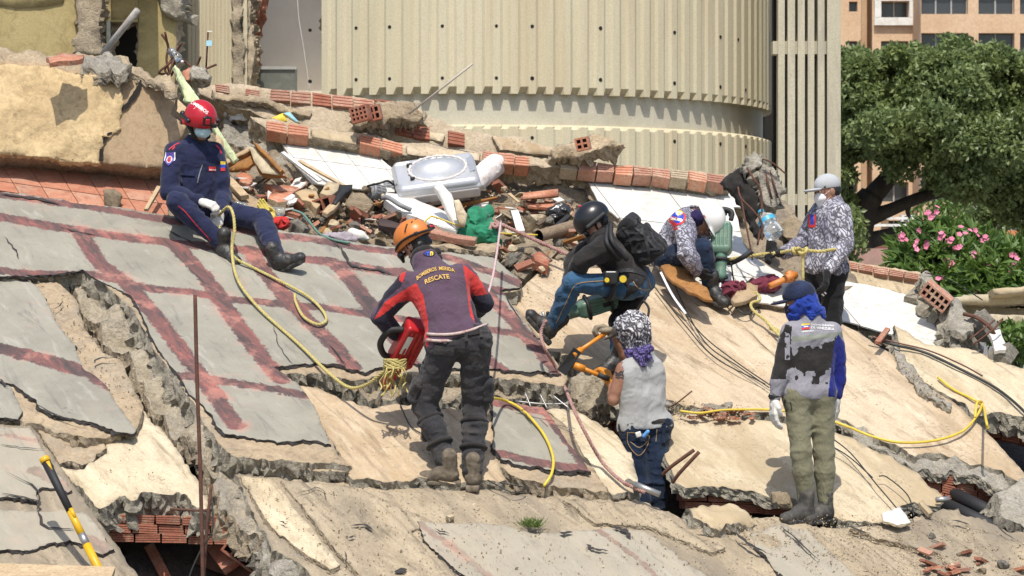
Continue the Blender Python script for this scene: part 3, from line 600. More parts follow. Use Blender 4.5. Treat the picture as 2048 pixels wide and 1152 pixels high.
# second, lower layer of the slab edge below the membrane
slab('broken_ledge', [(455, 880), (540, 890), (640, 896), (668, 900), (704, 934, 5), (690, 944, 5), (600, 935, 5), (520, 930, 5), (462, 918, 5)], .05, .16, [TAN, EDGE], parent=A, seed=3, amp=3, step=5, disp=.02, res=.05)
slab('broken_edge', [(596, 735), (700, 745), (800, 742), (985, 748), (1120, 752), (1135, 790, 6), (1100, 800, 6), (1040, 795, 7), (960, 798, 7), (880, 800, 7), (800, 796, 7), (760, 800, 7), (700, 790, 7), (640, 778, 7)], -.02, .2, [EDGET, EDGE], parent=A, seed=4, amp=6, step=5, disp=.06, dsc=.22, res=.035)
# --- left slab
B = slab('roof_slab', [(-80, 558), (52, 558), (110, 563), (150, 598), (158, 626), (168, 655), (205, 705), (242, 722), (262, 770), (286, 812, 5), (272, 860, 6), (205, 874, 6), (100, 857, 5), (40, 840, 4), (-80, 832)], .055, .17, [TAN, EDGET], 'left roof slab with worn grey paint and a broad red stripe next to the long gap', 'roof slab', seed=5, amp=3, disp=.012)
LB = [([(-80, 545), (0, 546), (60, 552)], .07), ([(-80, 680), (0, 699), (100, 722), (187, 748), (260, 790)], .08), ([(-80, 730), (20, 770)], .0)]
slab('roofing_membrane', [(-80, 551), (58, 557), (82, 585), (110, 640), (150, 690), (165, 735), (205, 765), (272, 860, 4), (258, 866, 4), (160, 840, 4), (105, 831, 4), (60, 795), (28, 768), (-80, 742)], .085, .026, [MEMB, TARM], parent=B, attr=bands(LB, .085), seed=6, amp=2.5, step=5, res=.03, rough=.5, rings=2, disp=.008)
slab('roofing_membrane', [(-80, 748), (22, 774), (46, 822), (36, 838), (-80, 826)], .08, .026, [MEMB, TARM], parent=B, attr=bands([([(-80, 770), (0, 790)], .0)], .08), seed=7, amp=2, step=5, res=.04, rough=.5, rings=2)
for px, w in (([(100, 620), (118, 612), (128, 595)], .007), ([(185, 725), (200, 716), (235, 716)], .01), ([(0, 755), (15, 775)], .012), ([(60, 800), (130, 838), (200, 850)], .006)): crack(px, .098, w, B)
J = slab('concrete_chunk', [(62, 846, 5), (205, 864, 5), (212, 900, 6), (165, 930, 6), (118, 926, 6), (98, 898, 5)], -.01, .13, [TAN, EDGET], 'blackened concrete ledge jutting out below the left roof slab', 'concrete chunk', seed=8, disp=.035, amp=5, step=5, res=.04)
CRUSH = stone('crushed_screed', (.42, .35, .245), (.54, .47, .35), (.36, .33, .28), 5., 40, 1., .03, .8, (.09, .08, .065))
# --- the long ragged gap between the two
slab('broken_ridge', [(138, 552, 5), (262, 594, 6), (308, 692, 6), (350, 750, 6), (405, 835, 6), (455, 908, 6), (470, 935, 6), (425, 945, 6), (385, 900, 6), (348, 868, 6), (330, 830, 6), (300, 815, 6), (288, 775, 5), (258, 705, 5), (226, 688, 5), (207, 666, 5), (200, 640, 5), (168, 616, 5), (150, 590, 5)], -.03, .2, [CRUSH, EDGET], 'long ragged spine of crushed concrete in the gap left of the main roof slab', 'concrete rubble', seed=9, disp=.10, dsc=.24, res=.024, amp=6, step=5)
slab('broken_ridge', [(440, 935, 5), (480, 940, 5), (478, 985, 5), (530, 1040, 6), (545, 1062, 5), (520, 1075, 6), (470, 1035, 6), (438, 1020, 5), (428, 985, 5)], -.05, .2, [CRUSH, EDGET], 'short ragged spine of crushed concrete above the brick hole at lower left', 'concrete rubble', seed=10, disp=.07, dsc=.18, res=.03, amp=5, step=5)
# --- pale slab and lower-left slab
H = slab('plaster_slab', [(286, 818), (320, 850), (345, 888), (398, 955), (412, 985, 6), (415, 1012, 6), (380, 1002, 7), (330, 986, 7), (275, 992, 7), (240, 988, 7), (196, 1012, 5), (178, 990), (120, 930), (165, 935), (214, 905), (216, 875), (250, 866)], .0, .19, [CREAM, EDGE], 'bright cream plaster slab with a thick crumbled grey edge over the brick hole', 'slab', seed=11, disp=.018, amp=4, step=5, chip=.03)
I = slab('roof_slab', [(-80, 842), (60, 852), (122, 930), (190, 1032), (240, 1095), (300, 1190), (-80, 1190)], .03, .2, [FORE, EDGET], 'lowest left roof slab with dark stained paint under the yellow handled tool', 'roof slab', seed=12, disp=.014)
slab('roofing_membrane', [(-80, 846), (58, 855), (90, 905), (145, 980, 4), (135, 985, 4), (115, 976, 4), (85, 974, 4), (72, 990, 4), (75, 1002), (40, 996), (-80, 990)], .055, .022, [MEMD, TARM], parent=I, attr=bands([([(-80, 870), (20, 872), (75, 882)], .02), ([(10, 930), (50, 975)], -.02), ([(70, 940), (110, 960), (160, 1000)], .05)], .055), seed=13, amp=3, step=5, res=.03, rough=.5, rings=2)
slab('roofing_membrane', [(-80, 1018), (60, 1022), (120, 1020), (178, 1030), (228, 1098, 4), (200, 1108, 4), (150, 1084, 4), (100, 1086, 4), (60, 1100, 4), (-80, 1098)], .055, .022, [MEMD, TARM], parent=I, attr=bands([([(-80, 1060), (40, 1085)], -.02), ([(180, 1080), (215, 1100)], .06)], .055), seed=14, amp=3, step=5, res=.03, rough=.5, rings=2)
for px, w in (([(0, 985), (70, 1000), (75, 1020)], .014), ([(75, 1020), (90, 1050), (150, 1060)], .012), ([(0, 888), (40, 895), (100, 899)], .006), ([(10, 940), (70, 975), (80, 1010)], .008)): crack(px, .068, w, I)
# --- ochre slab under the standing firefighter and its painted neighbour
D = slab('screed_slab', [(598, 772), (640, 776), (700, 800, 5), (760, 812, 5), (830, 806, 5), (900, 815), (988, 832), (990, 900), (1000, 938), (1012, 960, 5), (960, 960, 5), (900, 968, 5), (860, 955, 5), (820, 962, 5), (760, 963, 5), (700, 953, 5), (672, 900)], .03, .15, [OCHRE, EDGE], 'ochre stained slab below the broken edge where the orange helmet man stands', 'slab', seed=15, disp=.007)
E_ = slab('roof_slab', [(985, 802), (1085, 815), (1128, 850), (1185, 930), (1215, 985, 5), (1120, 977, 5), (1020, 952, 5), (986, 915)], .03, .15, [TAN, EDGET], 'small painted roof slab right of the standing firefighter crossed by a yellow rope', 'roof slab', seed=16, disp=.012)
slab('roofing_membrane', [(985, 799), (1085, 814), (1112, 850), (1138, 890), (1182, 945, 4), (1120, 942, 4), (1060, 933, 4), (1002, 918, 4), (985, 895)], .06, .026, [MEMB, TARM], parent=E_, attr=bands([([(985, 806), (1085, 822)], .05), ([(1090, 820), (1140, 890), (1180, 945)], .04), ([(990, 905), (1060, 922), (1180, 940)], .05)], .06), seed=17, amp=2.5, step=5, res=.03, rough=.5, rings=2)
Fs = slab('limestone_slab', [(1092, 817), (1160, 822), (1215, 852, 4), (1242, 882, 4), (1262, 905, 4), (1275, 955, 4), (1268, 985, 5), (1222, 985), (1182, 928), (1130, 850)], .04, .16, [CREAM, EDGE], 'bright cream slab strip beside the man in the grey sleeveless shirt', 'slab', seed=18, disp=.007, chip=.02)
# --- foreground slab
G = slab('screed_slab', [(470, 947, 5), (560, 952, 4), (640, 952, 4), (700, 964, 4), (760, 970, 4), (850, 970, 4), (930, 980, 4), (1000, 977, 4), (1100, 987, 4), (1215, 990, 4), (1300, 1002, 4), (1330, 1017, 4), (1375, 1052, 4), (1420, 1064), (1500, 1087), (1545, 1107), (1640, 1200), (680, 1200), (600, 1125, 5), (545, 1100, 6), (530, 1060, 6), (500, 1012, 6)], -.01, .25, [FORE, EDGE], 'wide dusty slab filling the foreground with a grass tuft growing from a crack', 'slab', seed=19, disp=.012, dsc=.5, res=.035, chip=.03)
slab('broken_layer', [(562, 960, 2), (700, 972, 2), (790, 1010, 3), (868, 1046, 3), (822, 1062, 3), (850, 1100, 3), (900, 1160, 3), (930, 1200), (770, 1200), (690, 1120, 3), (610, 1020, 3)], .014, .035, [FORE, EDGET], parent=G, seed=90, amp=3, step=5, disp=.008)
slab('broken_layer', [(1128, 998, 3), (1290, 1010, 3), (1372, 1060, 3), (1450, 1095, 3), (1420, 1105, 3), (1290, 1052, 3), (1190, 1046, 3)], .016, .035, [FORE, EDGET], parent=G, seed=91, amp=3, step=5, disp=.008)
slab('broken_layer', [(480, 952, 2), (545, 958, 2), (600, 1030, 3), (680, 1130, 3), (660, 1140, 3), (560, 1070, 3), (520, 1020, 3)], .012, .04, [CREAM, EDGET], parent=G, seed=92, amp=3, step=5, disp=.008)
LG = [([(840, 1048), (930, 1110), (1010, 1180)], .025), ([(990, 1060), (1060, 1110), (1150, 1190)], -.03), ([(1195, 1058), (1270, 1110), (1340, 1180)], .02), ([(1000, 1120), (1060, 1160), (1100, 1200)], .0)]
slab('roofing_membrane', [(835, 1042, 5), (900, 1047, 5), (1000, 1052, 5), (1060, 1066, 5), (1110, 1064, 5), (1180, 1057, 5), (1290, 1062, 5), (1400, 1142, 5), (1440, 1200), (985, 1200), (895, 1122, 4), (850, 1080, 4)], .018, .02, [MEMD, TARM], parent=G, attr=bands(LG, .018), seed=20, amp=3, step=5, disp=.008, dsc=.5, res=.03, rough=.5, rings=2)
for px, w in (([(700, 1052), (730, 1050), (748, 1060)], .014), ([(692, 1075), (712, 1072)], .01), ([(1225, 1055), (1245, 1062), (1262, 1075)], .03), ([(1120, 1066), (1145, 1064)], .03), ([(1172, 1086), (1190, 1098), (1215, 1102)], .022), ([(690, 1100), (694, 1125)], .006), ([(560, 1042), (575, 1048)], .01), ([(870, 1058), (900, 1066)], .012), ([(590, 990), (640, 975), (650, 1000)], .005), ([(1390, 1066), (1420, 1075)], .012), ([(790, 1145), (812, 1138)], .03)): crack(px, .035, w, G)
slab('crumbled_edge', [(520, 1070, 6), (548, 1100, 6), (602, 1126, 6), (660, 1165, 6), (690, 1200), (520, 1200), (545, 1150, 6), (525, 1120, 6)], -.1, .22, [GREYR, EDGE], parent=G, seed=21, disp=.09, dsc=.2, res=.025, amp=6, step=5)
# --- upper ochre slab
K = slab('screed_slab', [(1008, 588), (1044, 578), (1100, 518), (1180, 535), (1330, 540), (1425, 602, .8), (1480, 642, .8), (1560, 722, .8), (1665, 828, 3), (1690, 852, 4), (1600, 836, 4), (1530, 824, 5), (1430, 816, 5), (1345, 802, 5), (1262, 792, 6), (1235, 776, 6), (1190, 744, 6), (1150, 716, 6), (1120, 704, 6), (1085, 690), (1062, 655)], .0, .2, [OCHRE, EDGE], 'large ochre slab behind the crouching workers crossed by dark cables', 'slab', seed=22, disp=.007, amp=1.2)
slab('rough_lip', [(1338, 790, 5), (1400, 798, 5), (1465, 806, 5), (1455, 826, 5), (1400, 822, 5), (1345, 820, 5), (1332, 806, 5)], .0, .1, [GREYR, EDGE], parent=K, seed=24, disp=.05, dsc=.15, res=.03, amp=4, step=5)
slab('crushed_concrete', [(1100, 690, 6), (1150, 716, 6), (1190, 742, 6), (1240, 782, 6), (1232, 800, 6), (1185, 812, 6), (1145, 800, 6), (1130, 770, 6), (1118, 735, 6)], -.10, .2, [CRUSH, EDGET], 'crushed grey concrete with bent wire under the bolt cutter jaws', 'concrete rubble', seed=25, disp=.12, dsc=.2, res=.022, amp=6, step=5)
L_ = slab('screed_slab', [(1332, 836, 4), (1400, 826, 4), (1530, 840), (1600, 850), (1665, 862, 5), (1730, 890, 5), (1790, 920, 4), (1840, 950, 5), (1885, 990, 5), (1880, 1012, 5), (1830, 1006, 5), (1790, 1022, 4), (1760, 1046, 4), (1680, 1040), (1565, 992, 5), (1480, 978, 5), (1400, 974, 5), (1352, 966, 5), (1328, 900, 4)], -.02, .08, [CREAM, EDGE], 'pale slab behind the man in green trousers with loose cables lying on it', 'slab', seed=26, disp=.007)
M = slab('screed_slab', [(1424, 601, .8), (1500, 612), (1580, 622), (1640, 632), (1690, 652), (1722, 668), (1790, 715), (1832, 760), (1900, 800), (1960, 850), (2048, 945), (2130, 1030), (2070, 985, 6), (1990, 938, 6), (1940, 930, 6), (1880, 906, 6), (1830, 915, 6), (1770, 886, 5), (1722, 860, 5), (1664, 829, 1), (1559, 722, .8), (1479, 642, .8)], .004, .2, [OCHRE, EDGE], 'large ochre slab at right with a yellow rope arc and bricks showing under its edge', 'slab', seed=27, disp=.007, amp=1.5)
slab('broken_edge', [(1668, 828, 5), (1722, 858, 5), (1775, 886, 5), (1832, 914, 5), (1882, 906, 5), (1940, 932, 5), (2000, 942, 5), (2060, 985, 5), (2040, 990, 5), (1960, 955, 5), (1900, 935, 5), (1840, 940, 5), (1780, 915, 5), (1712, 880, 5), (1660, 845, 5)], -.03, .07, [GREYR, EDGE], parent=M, seed=28, disp=.06, dsc=.15, res=.03, amp=5, step=5)
N = slab('plaster_slab', [(1788, 652), (1850, 688), (1950, 702), (2048, 738), (2130, 775), (2130, 880, 5), (2048, 832, 5), (1990, 822, 5), (1950, 832, 5), (1902, 797, 4), (1842, 757), (1800, 705)], .02, .16, [CREAM, EDGE], 'smooth cream slab at the right edge below the white tiled wall', 'slab', seed=29, disp=.012)
slab('crushed_seam', [(1785, 690, 4), (1812, 715, 4), (1850, 770, 4), (1905, 810, 4), (1900, 822, 4), (1840, 785, 4), (1795, 725, 4)], .035, .08, [GREYR, EDGE], parent=N, seed=30, disp=.03, dsc=.1, res=.03, amp=3, step=5)
O = slab('screed_slab', [(1370, 1016, 5), (1430, 1010, 5), (1500, 1030, 4), (1560, 1036), (1640, 1050), (1700, 1052), (1760, 1050), (1832, 1032, 5), (1886, 1018, 5), (1950, 1034, 5), (2048, 1066, 5), (2140, 1095), (2140, 1200), (1640, 1200), (1545, 1107), (1500, 1087), (1420, 1064), (1385, 1040, 4)], .0, .25, [FORE, EDGE], 'stony slab at the lower right where the man in green trousers stands', 'slab', seed=31, disp=.016, dsc=.4, res=.035, chip=.03)
slab('broken_layer', [(1700, 1056, 3), (1850, 1040, 3), (1960, 1062, 3), (2120, 1110, 3), (2120, 1200), (1980, 1200), (1880, 1110, 3), (1780, 1085, 3)], .028, .04, [FORE, EDGET], parent=O, seed=93, amp=3, step=5, disp=.01)
slab('limestone_cap', [(1372, 1014, 5), (1432, 1006, 5), (1490, 1020, 5), (1530, 1035, 5), (1480, 1055, 5), (1420, 1062, 5), (1385, 1040, 5)], .03, .12, [CREAM, EDGE], parent=O, seed=32, disp=.05, dsc=.2, res=.04, amp=5, step=5)
slab('roofing_membrane', [(1500, 1062, 4), (1560, 1050, 4), (1620, 1060, 4), (1700, 1140, 4), (1750, 1200), (1600, 1200), (1520, 1100, 4)], .02, .02, [MEMD, TARM], parent=O, attr=bands([([(0, 0), (1, 1)], -9)], .02), seed=33, amp=3, step=5, res=.04, rough=.5, rings=2, disp=.03, dsc=.3)
for px, w in (([(1560, 1050), (1600, 1085), (1640, 1120)], .012), ([(1470, 1060), (1500, 1090), (1540, 1110)], .02), ([(1860, 1075), (1892, 1090)], .008), ([(1905, 1040), (1940, 1050)], .014), ([(1690, 1050), (1740, 1066)], .014), ([(1990, 1050), (2030, 1080)], .008)): crack(px, .05, w, O)
slab('concrete_chunk', [(1990, 985, 5), (2060, 960, 5), (2130, 980), (2130, 1080), (2040, 1052, 6), (2000, 1030, 6)], -.02, .3, [GREYR, EDGE], 'grey concrete chunk at the right edge above the dark hole', 'concrete chunk', seed=34, disp=.06, dsc=.2, res=.04, amp=5, step=5)
# --- debris bed behind the slabs
HP = slab('debris_bed', [(320, 440), (345, 330), (420, 190), (520, 215), (800, 280), (960, 305), (1170, 338), (1260, 450), (1340, 548), (1100, 530), (1046, 570), (985, 530), (760, 505), (480, 465)], -.06, .3, [HEAP, EDGET], seed=35, disp=.10, dsc=.3, res=.03, amp=4, kind='structure')
slab('debris_bed', [(1170, 338), (1470, 372), (1560, 390), (1640, 470), (1720, 560), (1610, 600), (1580, 612), (1440, 606), (1330, 548), (1250, 450)], -.08, .3, [HEAP, EDGET], seed=36, disp=.08, dsc=.3, res=.04, amp=4, kind='structure')
# --- tiles: each tile an object of its own, clipped to a ragged outline
def clip(poly, cell):
    out = list(poly)
    n = len(cell); ar = sum(cell[i][0] * cell[(i + 1) % n][1] - cell[(i + 1) % n][0] * cell[i][1] for i in range(n))
    if ar < 0: cell = cell[::-1]
    for i in range(n):
        a, b = cell[i], cell[(i + 1) % n]; inp = out; out = []
        sd_ = lambda p: (b[0] - a[0]) * (p[1] - a[1]) - (b[1] - a[1]) * (p[0] - a[0])
        for j in range(len(inp)):
            p, q = inp[j], inp[(j + 1) % len(inp)]; dp, dq = sd_(p), sd_(q)
            if dp >= 0: out.append(p)
            if (dp < 0) != (dq < 0): t = dp / (dp - dq); out.append((p[0] + (q[0] - p[0]) * t, p[1] + (q[1] - p[1]) * t))
        if not out: return []
    return out
def tiles(parent, poly, origin, ax, ay, nx, ny, pl, h, mat, gap=.6, th=.012, amp=1.2, name='tile'):
    r = random.Random(9); q = jag([p + (amp,) for p in poly], amp, 9, r).tolist()
    for i in range(nx[0], nx[1]):
        for j in range(ny[0], ny[1]):
            c = [(origin[0] + ax[0] * (i + s) + ay[0] * (j + t), origin[1] + ax[1] * (i + s) + ay[1] * (j + t)) for s, t in ((0, 0), (1, 0), (1, 1), (0, 1))]
            cc = np.mean(c, 0); c = [tuple(cc + (np.array(p) - cc) * (1 - gap * 2 / max(8, np.linalg.norm(np.array(p) - cc)))) for p in c]
            w = clip(q, c)
            if len(w) < 3: continue
            w = [w[k] for k in range(len(w)) if np.linalg.norm(np.subtract(w[k], w[k - 1])) > .25]
            ar = abs(sum(w[k][0] * w[(k + 1) % len(w)][1] - w[(k + 1) % len(w)][0] * w[k][1] for k in range(len(w)))) / 2
            if ar < 14: continue
            hh = h + r.uniform(-.0015, .0015); T = [pl.hit(x, y, hh) for x, y in w]; Bt = [p - pl.n * th for p in T]; n = len(T)
            vn = np.cross(T[1] - T[0], T[2] - T[0]); m = MB()
            uvp = pl.uv(T); sa = np.sum(uvp[:, 0] * np.roll(uvp[:, 1], -1) - uvp[:, 1] * np.roll(uvp[:, 0], -1)); idx = list(range(n)) if sa > 0 else list(range(n))[::-1]
            m.add(T + Bt, [tuple(idx)] + [(idx[k], idx[k] + n, idx[(k + 1) % n] + n, idx[(k + 1) % n]) for k in range(n)]); m.build(name, mat, parent)
R1 = [(547, 263), (760, 290), (765, 320), (790, 342), (790, 384), (740, 380), (680, 374), (625, 366), (592, 332)]
P1 = slab('tiled_wall', [(545, 264)] + R1[1:], .06, .08, [MORTAR, EDGET], 'fallen white marbled tile wall behind the washing machine lid', 'tiled wall', seed=37, amp=2)
tiles(P1, R1, (547, 263), (62, 7.8), (40, 52), (-1, 6), (-1, 4), BP, .078, WTILE, gap=.3)
R2 = [(1165, 338), (1300, 350), (1446, 370), (1493, 416), (1467, 414), (1478, 450), (1486, 485), (1500, 510), (1560, 545), (1600, 575), (1606, 612), (1560, 612), (1440, 590), (1330, 545), (1252, 450), (1195, 400)]
P2 = slab('tiled_wall', R2, .05, .10, [MORTAR, EDGET], 'large fallen white wall behind the white helmet worker', 'tiled wall', seed=38, amp=2)
tiles(P2, R2, (1165, 338), (150, 17), (75, 98), (-1, 5), (-1, 4), BP, .068, WTILE, gap=.5)
R3 = [(1640, 560), (1700, 564), (1780, 580), (1875, 612), (1922, 650), (1968, 694), (1950, 704), (1850, 692), (1780, 668), (1690, 642), (1640, 632)]
P3 = slab('tiled_wall', R3, -.13, .10, [MORTAR, EDGET], 'white lined wall panel at right behind the man in the grey cap', 'tiled wall', seed=39, amp=1.5)
tiles(P3, R3, (1640, 558), (330, 74), (26, 30), (-1, 2), (-1, 6), BP, -.112, WTILE, gap=.5)
# --- salmon tile band
RS = [(-70, 298), (0, 303), (200, 322), (335, 336), (335, 432), (270, 424), (140, 405), (60, 391), (-70, 370)]
SB = slab('tiled_floor', RS, -.02, .1, [MORTAR, EDGET], 'salmon pink tiled floor strip under the big fallen stucco wall', 'tiled floor', seed=40, amp=1.5)
SALM = stone('salmon_tile', (.45, .185, .115), (.52, .25, .165), (.47, .34, .25), 2.5, 60, .1, .002, .1, (.3, .12, .07), rough=.35, objvar=.06)
tiles(SB, RS, (-70, 296), (58, 8), (38, 62), (-3, 8), (-1, 3), BP, .0, SALM, gap=.5)
# --- big stucco wall chunk at upper left
p0 = PP(170, 352, .12); WP = Pl(p0, (.12, -1, .28))
W1 = slab('fallen_wall', [(-80, 118), (100, 128), (140, 142), (240, 152), (278, 150), (330, 168), (352, 175), (350, 200), (342, 228), (372, 252), (345, 320), (332, 338), (200, 325), (-80, 305)], 0, .5, [PLASTER, EDGET], 'big fallen wall block with ochre stucco and a crack at upper left', 'wall', pl=WP, seed=41, amp=2.5, disp=.012, dsc=.4, rough=.02)
slab('stucco_layer', [(-80, 126), (20, 128), (90, 132), (160, 146, 4), (232, 154, 4), (240, 180, 4), (247, 206, 4), (240, 235, 4), (243, 255, 4), (222, 272, 4), (203, 272, 4), (208, 290, 4), (200, 324, 4), (-80, 304)], .035, .05, [STUCCO, STUCCO], parent=W1, pl=WP, seed=42, amp=3, step=5, disp=.03, dsc=.22, res=.03, chip=.02)
for px, w in (([(283, 160), (275, 180), (262, 200), (248, 216), (240, 222)], .026), ([(222, 264), (212, 276), (204, 290), (202, 322)], .02)):
    P = catmull([WP.hit(x, y, .022) for x, y in px], 6); m = MB(); v = []
    for i in range(len(P)):
        ww = w * rng.uniform(.35, 1); sx = WP.e1; v += [P[i] + sx * ww, P[i] - sx * ww]
    m.add(v, [(2 * i, 2 * i + 1, 2 * i + 3, 2 * i + 2) for i in range(len(P) - 1)]); m.build('crack', HOLESH, W1)  # dark strip on the wall, painted shade of the crack
TP = Pl(WP.hit(170, 136, -.10), (.05, -.32, 1))
slab('broken_top', [(-80, 92), (0, 94), (80, 104), (170, 112), (225, 112, 5), (258, 124, 5), (270, 138, 5), (345, 160), (352, 176), (330, 168), (278, 150), (240, 152), (140, 141), (100, 128), (-80, 118)], -.01, .06, [TANR, EDGET], parent=W1, pl=TP, seed=43, disp=.06, dsc=.18, res=.035, amp=4, step=5)
slab('broken_top', [(168, 116, 5), (225, 108, 5), (260, 122, 5), (262, 136, 5), (215, 138, 5), (165, 130, 5)], .06, .10, [GREYR, EDGE], parent=W1, pl=TP, seed=44, disp=.07, dsc=.15, res=.03, amp=5, step=5)
# --- brick ridge walls
def brickrow(parent, px0, px1, n, hpx, pl, h, mat=BRICK, skip=(), jit=1.2, dep=.12, name='brick'):
    r = random.Random(int(px0[0])); a, b = np.array(px0, float), np.array(px1, float)
    for i in range(n):
        if i in skip: continue
        p = a + (b - a) * (i + .035) / n; q = a + (b - a) * (i + .965) / n; u = np.array((0, hpx)); j = lambda: np.array((r.uniform(-jit, jit) * .5, r.uniform(-jit, jit)))
        c = [p + j(), q + j(), q + u + j(), p + u + j()]; hh = h + r.uniform(-.012, .012)
        T = [pl.hit(x, y, hh) for x, y in c]; m = MB(); v = []; f = []
        # ribbed front face: four flutes
        K = 4
        for k in range(K):
            for t, d in ((k / K + .02, 0), (k / K + .05 + .0, -.006), ((k + 1) / K - .05, -.006), ((k + 1) / K - .02, 0)):
                L0 = T[0] + (T[3] - T[0]) * t; R0 = T[1] + (T[2] - T[1]) * t; v += [L0 + pl.n * -d, R0 + pl.n * -d]
        nv = len(v) // 2; f = [(2 * k, 2 * k + 2, 2 * k + 3, 2 * k + 1) for k in range(nv - 1)]
        for s in range(2):  # side faces
            v += [v[s] - pl.n * dep, v[2 * nv - 2 + s] - pl.n * dep]
        A0, A1, B0, B1 = 2 * nv, 2 * nv + 1, 2 * nv + 2, 2 * nv + 3
        f += [(0, 1, B0, A0), (2 * nv - 2, A1, B1, 2 * nv - 1), (0, A0, A1, 2 * nv - 2), (1, 2 * nv - 1, B1, B0)]
        m.add(v, f); m.build(name, r.choice(mat) if isinstance(mat, list) else mat, parent)
RP = Pl(PP(640, 300, .1) + np.array((0, .2, 0)), (.16, -1, .55))
W2 = slab('fallen_wall', [(395, 172), (480, 170), (560, 180), (645, 186), (740, 202), (830, 216), (880, 238), (935, 262), (1020, 272), (1110, 296), (1112, 322), (960, 312), (860, 296), (790, 282), (700, 272), (620, 262), (545, 244), (500, 222), (450, 212), (400, 190)], .0, .3, [MORTAR, EDGET], 'fallen plastered wall ridge topped by a row of red hollow bricks', 'wall', pl=RP, seed=45, amp=2.5, disp=.03, dsc=.2, rough=.12)
brickrow(W2, (540, 177), (830, 207), 7, 23, RP, .03, [BRICKD, BRICK, BRICKD, MORTAR], jit=2)
brickrow(W2, (430, 168), (520, 180), 3, 15, RP, .03, BRICKD, (1,))
brickrow(W2, (790, 243), (930, 266), 4, 26, RP, .035, BRICK, (2,))
brickrow(W2, (612, 210), (790, 236), 1, 1, RP, -.2, BRICK, (0,))
slab('plaster_strip', [(425, 184, 4), (500, 192, 4), (560, 205, 4), (625, 222, 4), (620, 234, 4), (560, 222, 4), (500, 206, 4), (430, 200, 4)], .05, .06, [TANR, EDGET], parent=W2, pl=RP, seed=46, disp=.03, dsc=.12, amp=3, step=5)
slab('plaster_strip', [(845, 262), (890, 268), (885, 284), (840, 276)], .03, .05, [CREAM, EDGET], parent=W2, pl=RP, seed=47, amp=1.5)
slab('plaster_strip', [(985, 272), (1108, 296), (1106, 312), (1000, 300)], .04, .06, [OCHRE, EDGET], parent=W2, pl=RP, seed=48, amp=2)
RP2 = Pl(PP(900, 330, .1), (.16, -1, .9))
W3 = slab('fallen_wall', [(500, 232), (560, 240), (700, 262), (790, 284), (960, 300), (1110, 318), (1250, 332), (1452, 348), (1462, 366), (1440, 372), (1300, 352), (1160, 338), (1060, 334), (960, 322), (860, 318), (790, 306), (700, 288), (540, 266)], .06, .2, [MORTAR, EDGET], 'lower fallen wall ridge with orange hollow bricks along the top of the white tiles', 'wall', pl=RP2, seed=49, amp=2.5, disp=.025, dsc=.15, rough=.15)
brickrow(W3, (532, 241), (618, 253), 2, 21, RP2, .09, TERRA)
brickrow(W3, (718, 268), (806, 288), 2, 20, RP2, .09, TERRA)
brickrow(W3, (966, 301), (1060, 314), 3, 20, RP2, .09, [TERRA, BRICKD], jit=2.4)
brickrow(W3, (1120, 320), (1450, 349), 9, 18, RP2, .09, [TERRA, BRICKD, TERRA, MORTAR, BRICKD], jit=2.6)
slab('plaster_strip', [(622, 258), (714, 272), (712, 288), (625, 272)], .085, .05, [CREAM, EDGET], parent=W3, pl=RP2, seed=50, amp=2)
slab('plaster_strip', [(812, 292), (960, 306), (958, 322), (815, 308)], .085, .05, [OCHRE, EDGET], parent=W3, pl=RP2, seed=51, amp=2)
# right-hand wall with pale roof bricks
W4P = Pl(PP(1700, 560, -.2), (.1, -1, .9))
W4 = slab('fallen_wall', [(1684, 522), (1740, 530), (1840, 545), (1880, 590), (1882, 612), (1780, 582), (1684, 566)], .0, .06, [CREAM, EDGET], 'plastered wall with a pink brick coping behind the grey cap man', 'wall', pl=W4P, seed=52, amp=2.5, disp=.02)
brickrow(W4, (1686, 522), (1838, 547), 5, 14, W4P, .04, BRICKD)
# bricks exposed under slab edges
def bricks_under(label, px0, px1, n, rows, hpx, Yd, back=.0, mat=BRICK, cat='brick course'):
    a = empty('brick_course', PP(*px0, -.3), label, cat); pl = Pl(PP((px0[0] + px1[0]) / 2, (px0[1] + px1[1]) / 2, -.12) + np.array((0, back, 0)), (.1, -1, .05))
    for k in range(rows): brickrow(a, (px0[0] + 6 * k, px0[1] + hpx * k), (px1[0] + 6 * k, px1[1] + hpx * k), n, hpx * .93, pl, 0, mat, dep=.25, jit=1.6)
    return a
bricks_under('red brick course in the hole under the cream slab at lower left', (205, 1028), (520, 1036), 6, 3, 19, 0)
bricks_under('red bricks in the shadow under the main slab edge near the chisel', (765, 778), (835, 800), 2, 1, 22, 0, .25)
bricks_under('red bricks in the dark gap behind the yellow rope and wires', (990, 790), (1240, 800), 6, 3, 17, 0, .3)
bricks_under('row of red bricks under the pale slab beside the grey jeans man', (1362, 984), (1575, 996), 4, 2, 18, 0, -.02)
bricks_under('red bricks hanging under the ochre slab edge at right', (1840, 938), (2060, 988), 6, 3, 20, 0, -.02)
bricks_under('short red brick course at the right edge under the cream slab', (1958, 830), (2110, 868), 4, 2, 20, 0, .1)
bricks_under('red bricks low in the hole left of the jeans man', (1150, 812), (1255, 835), 3, 3, 20, 0, .3)
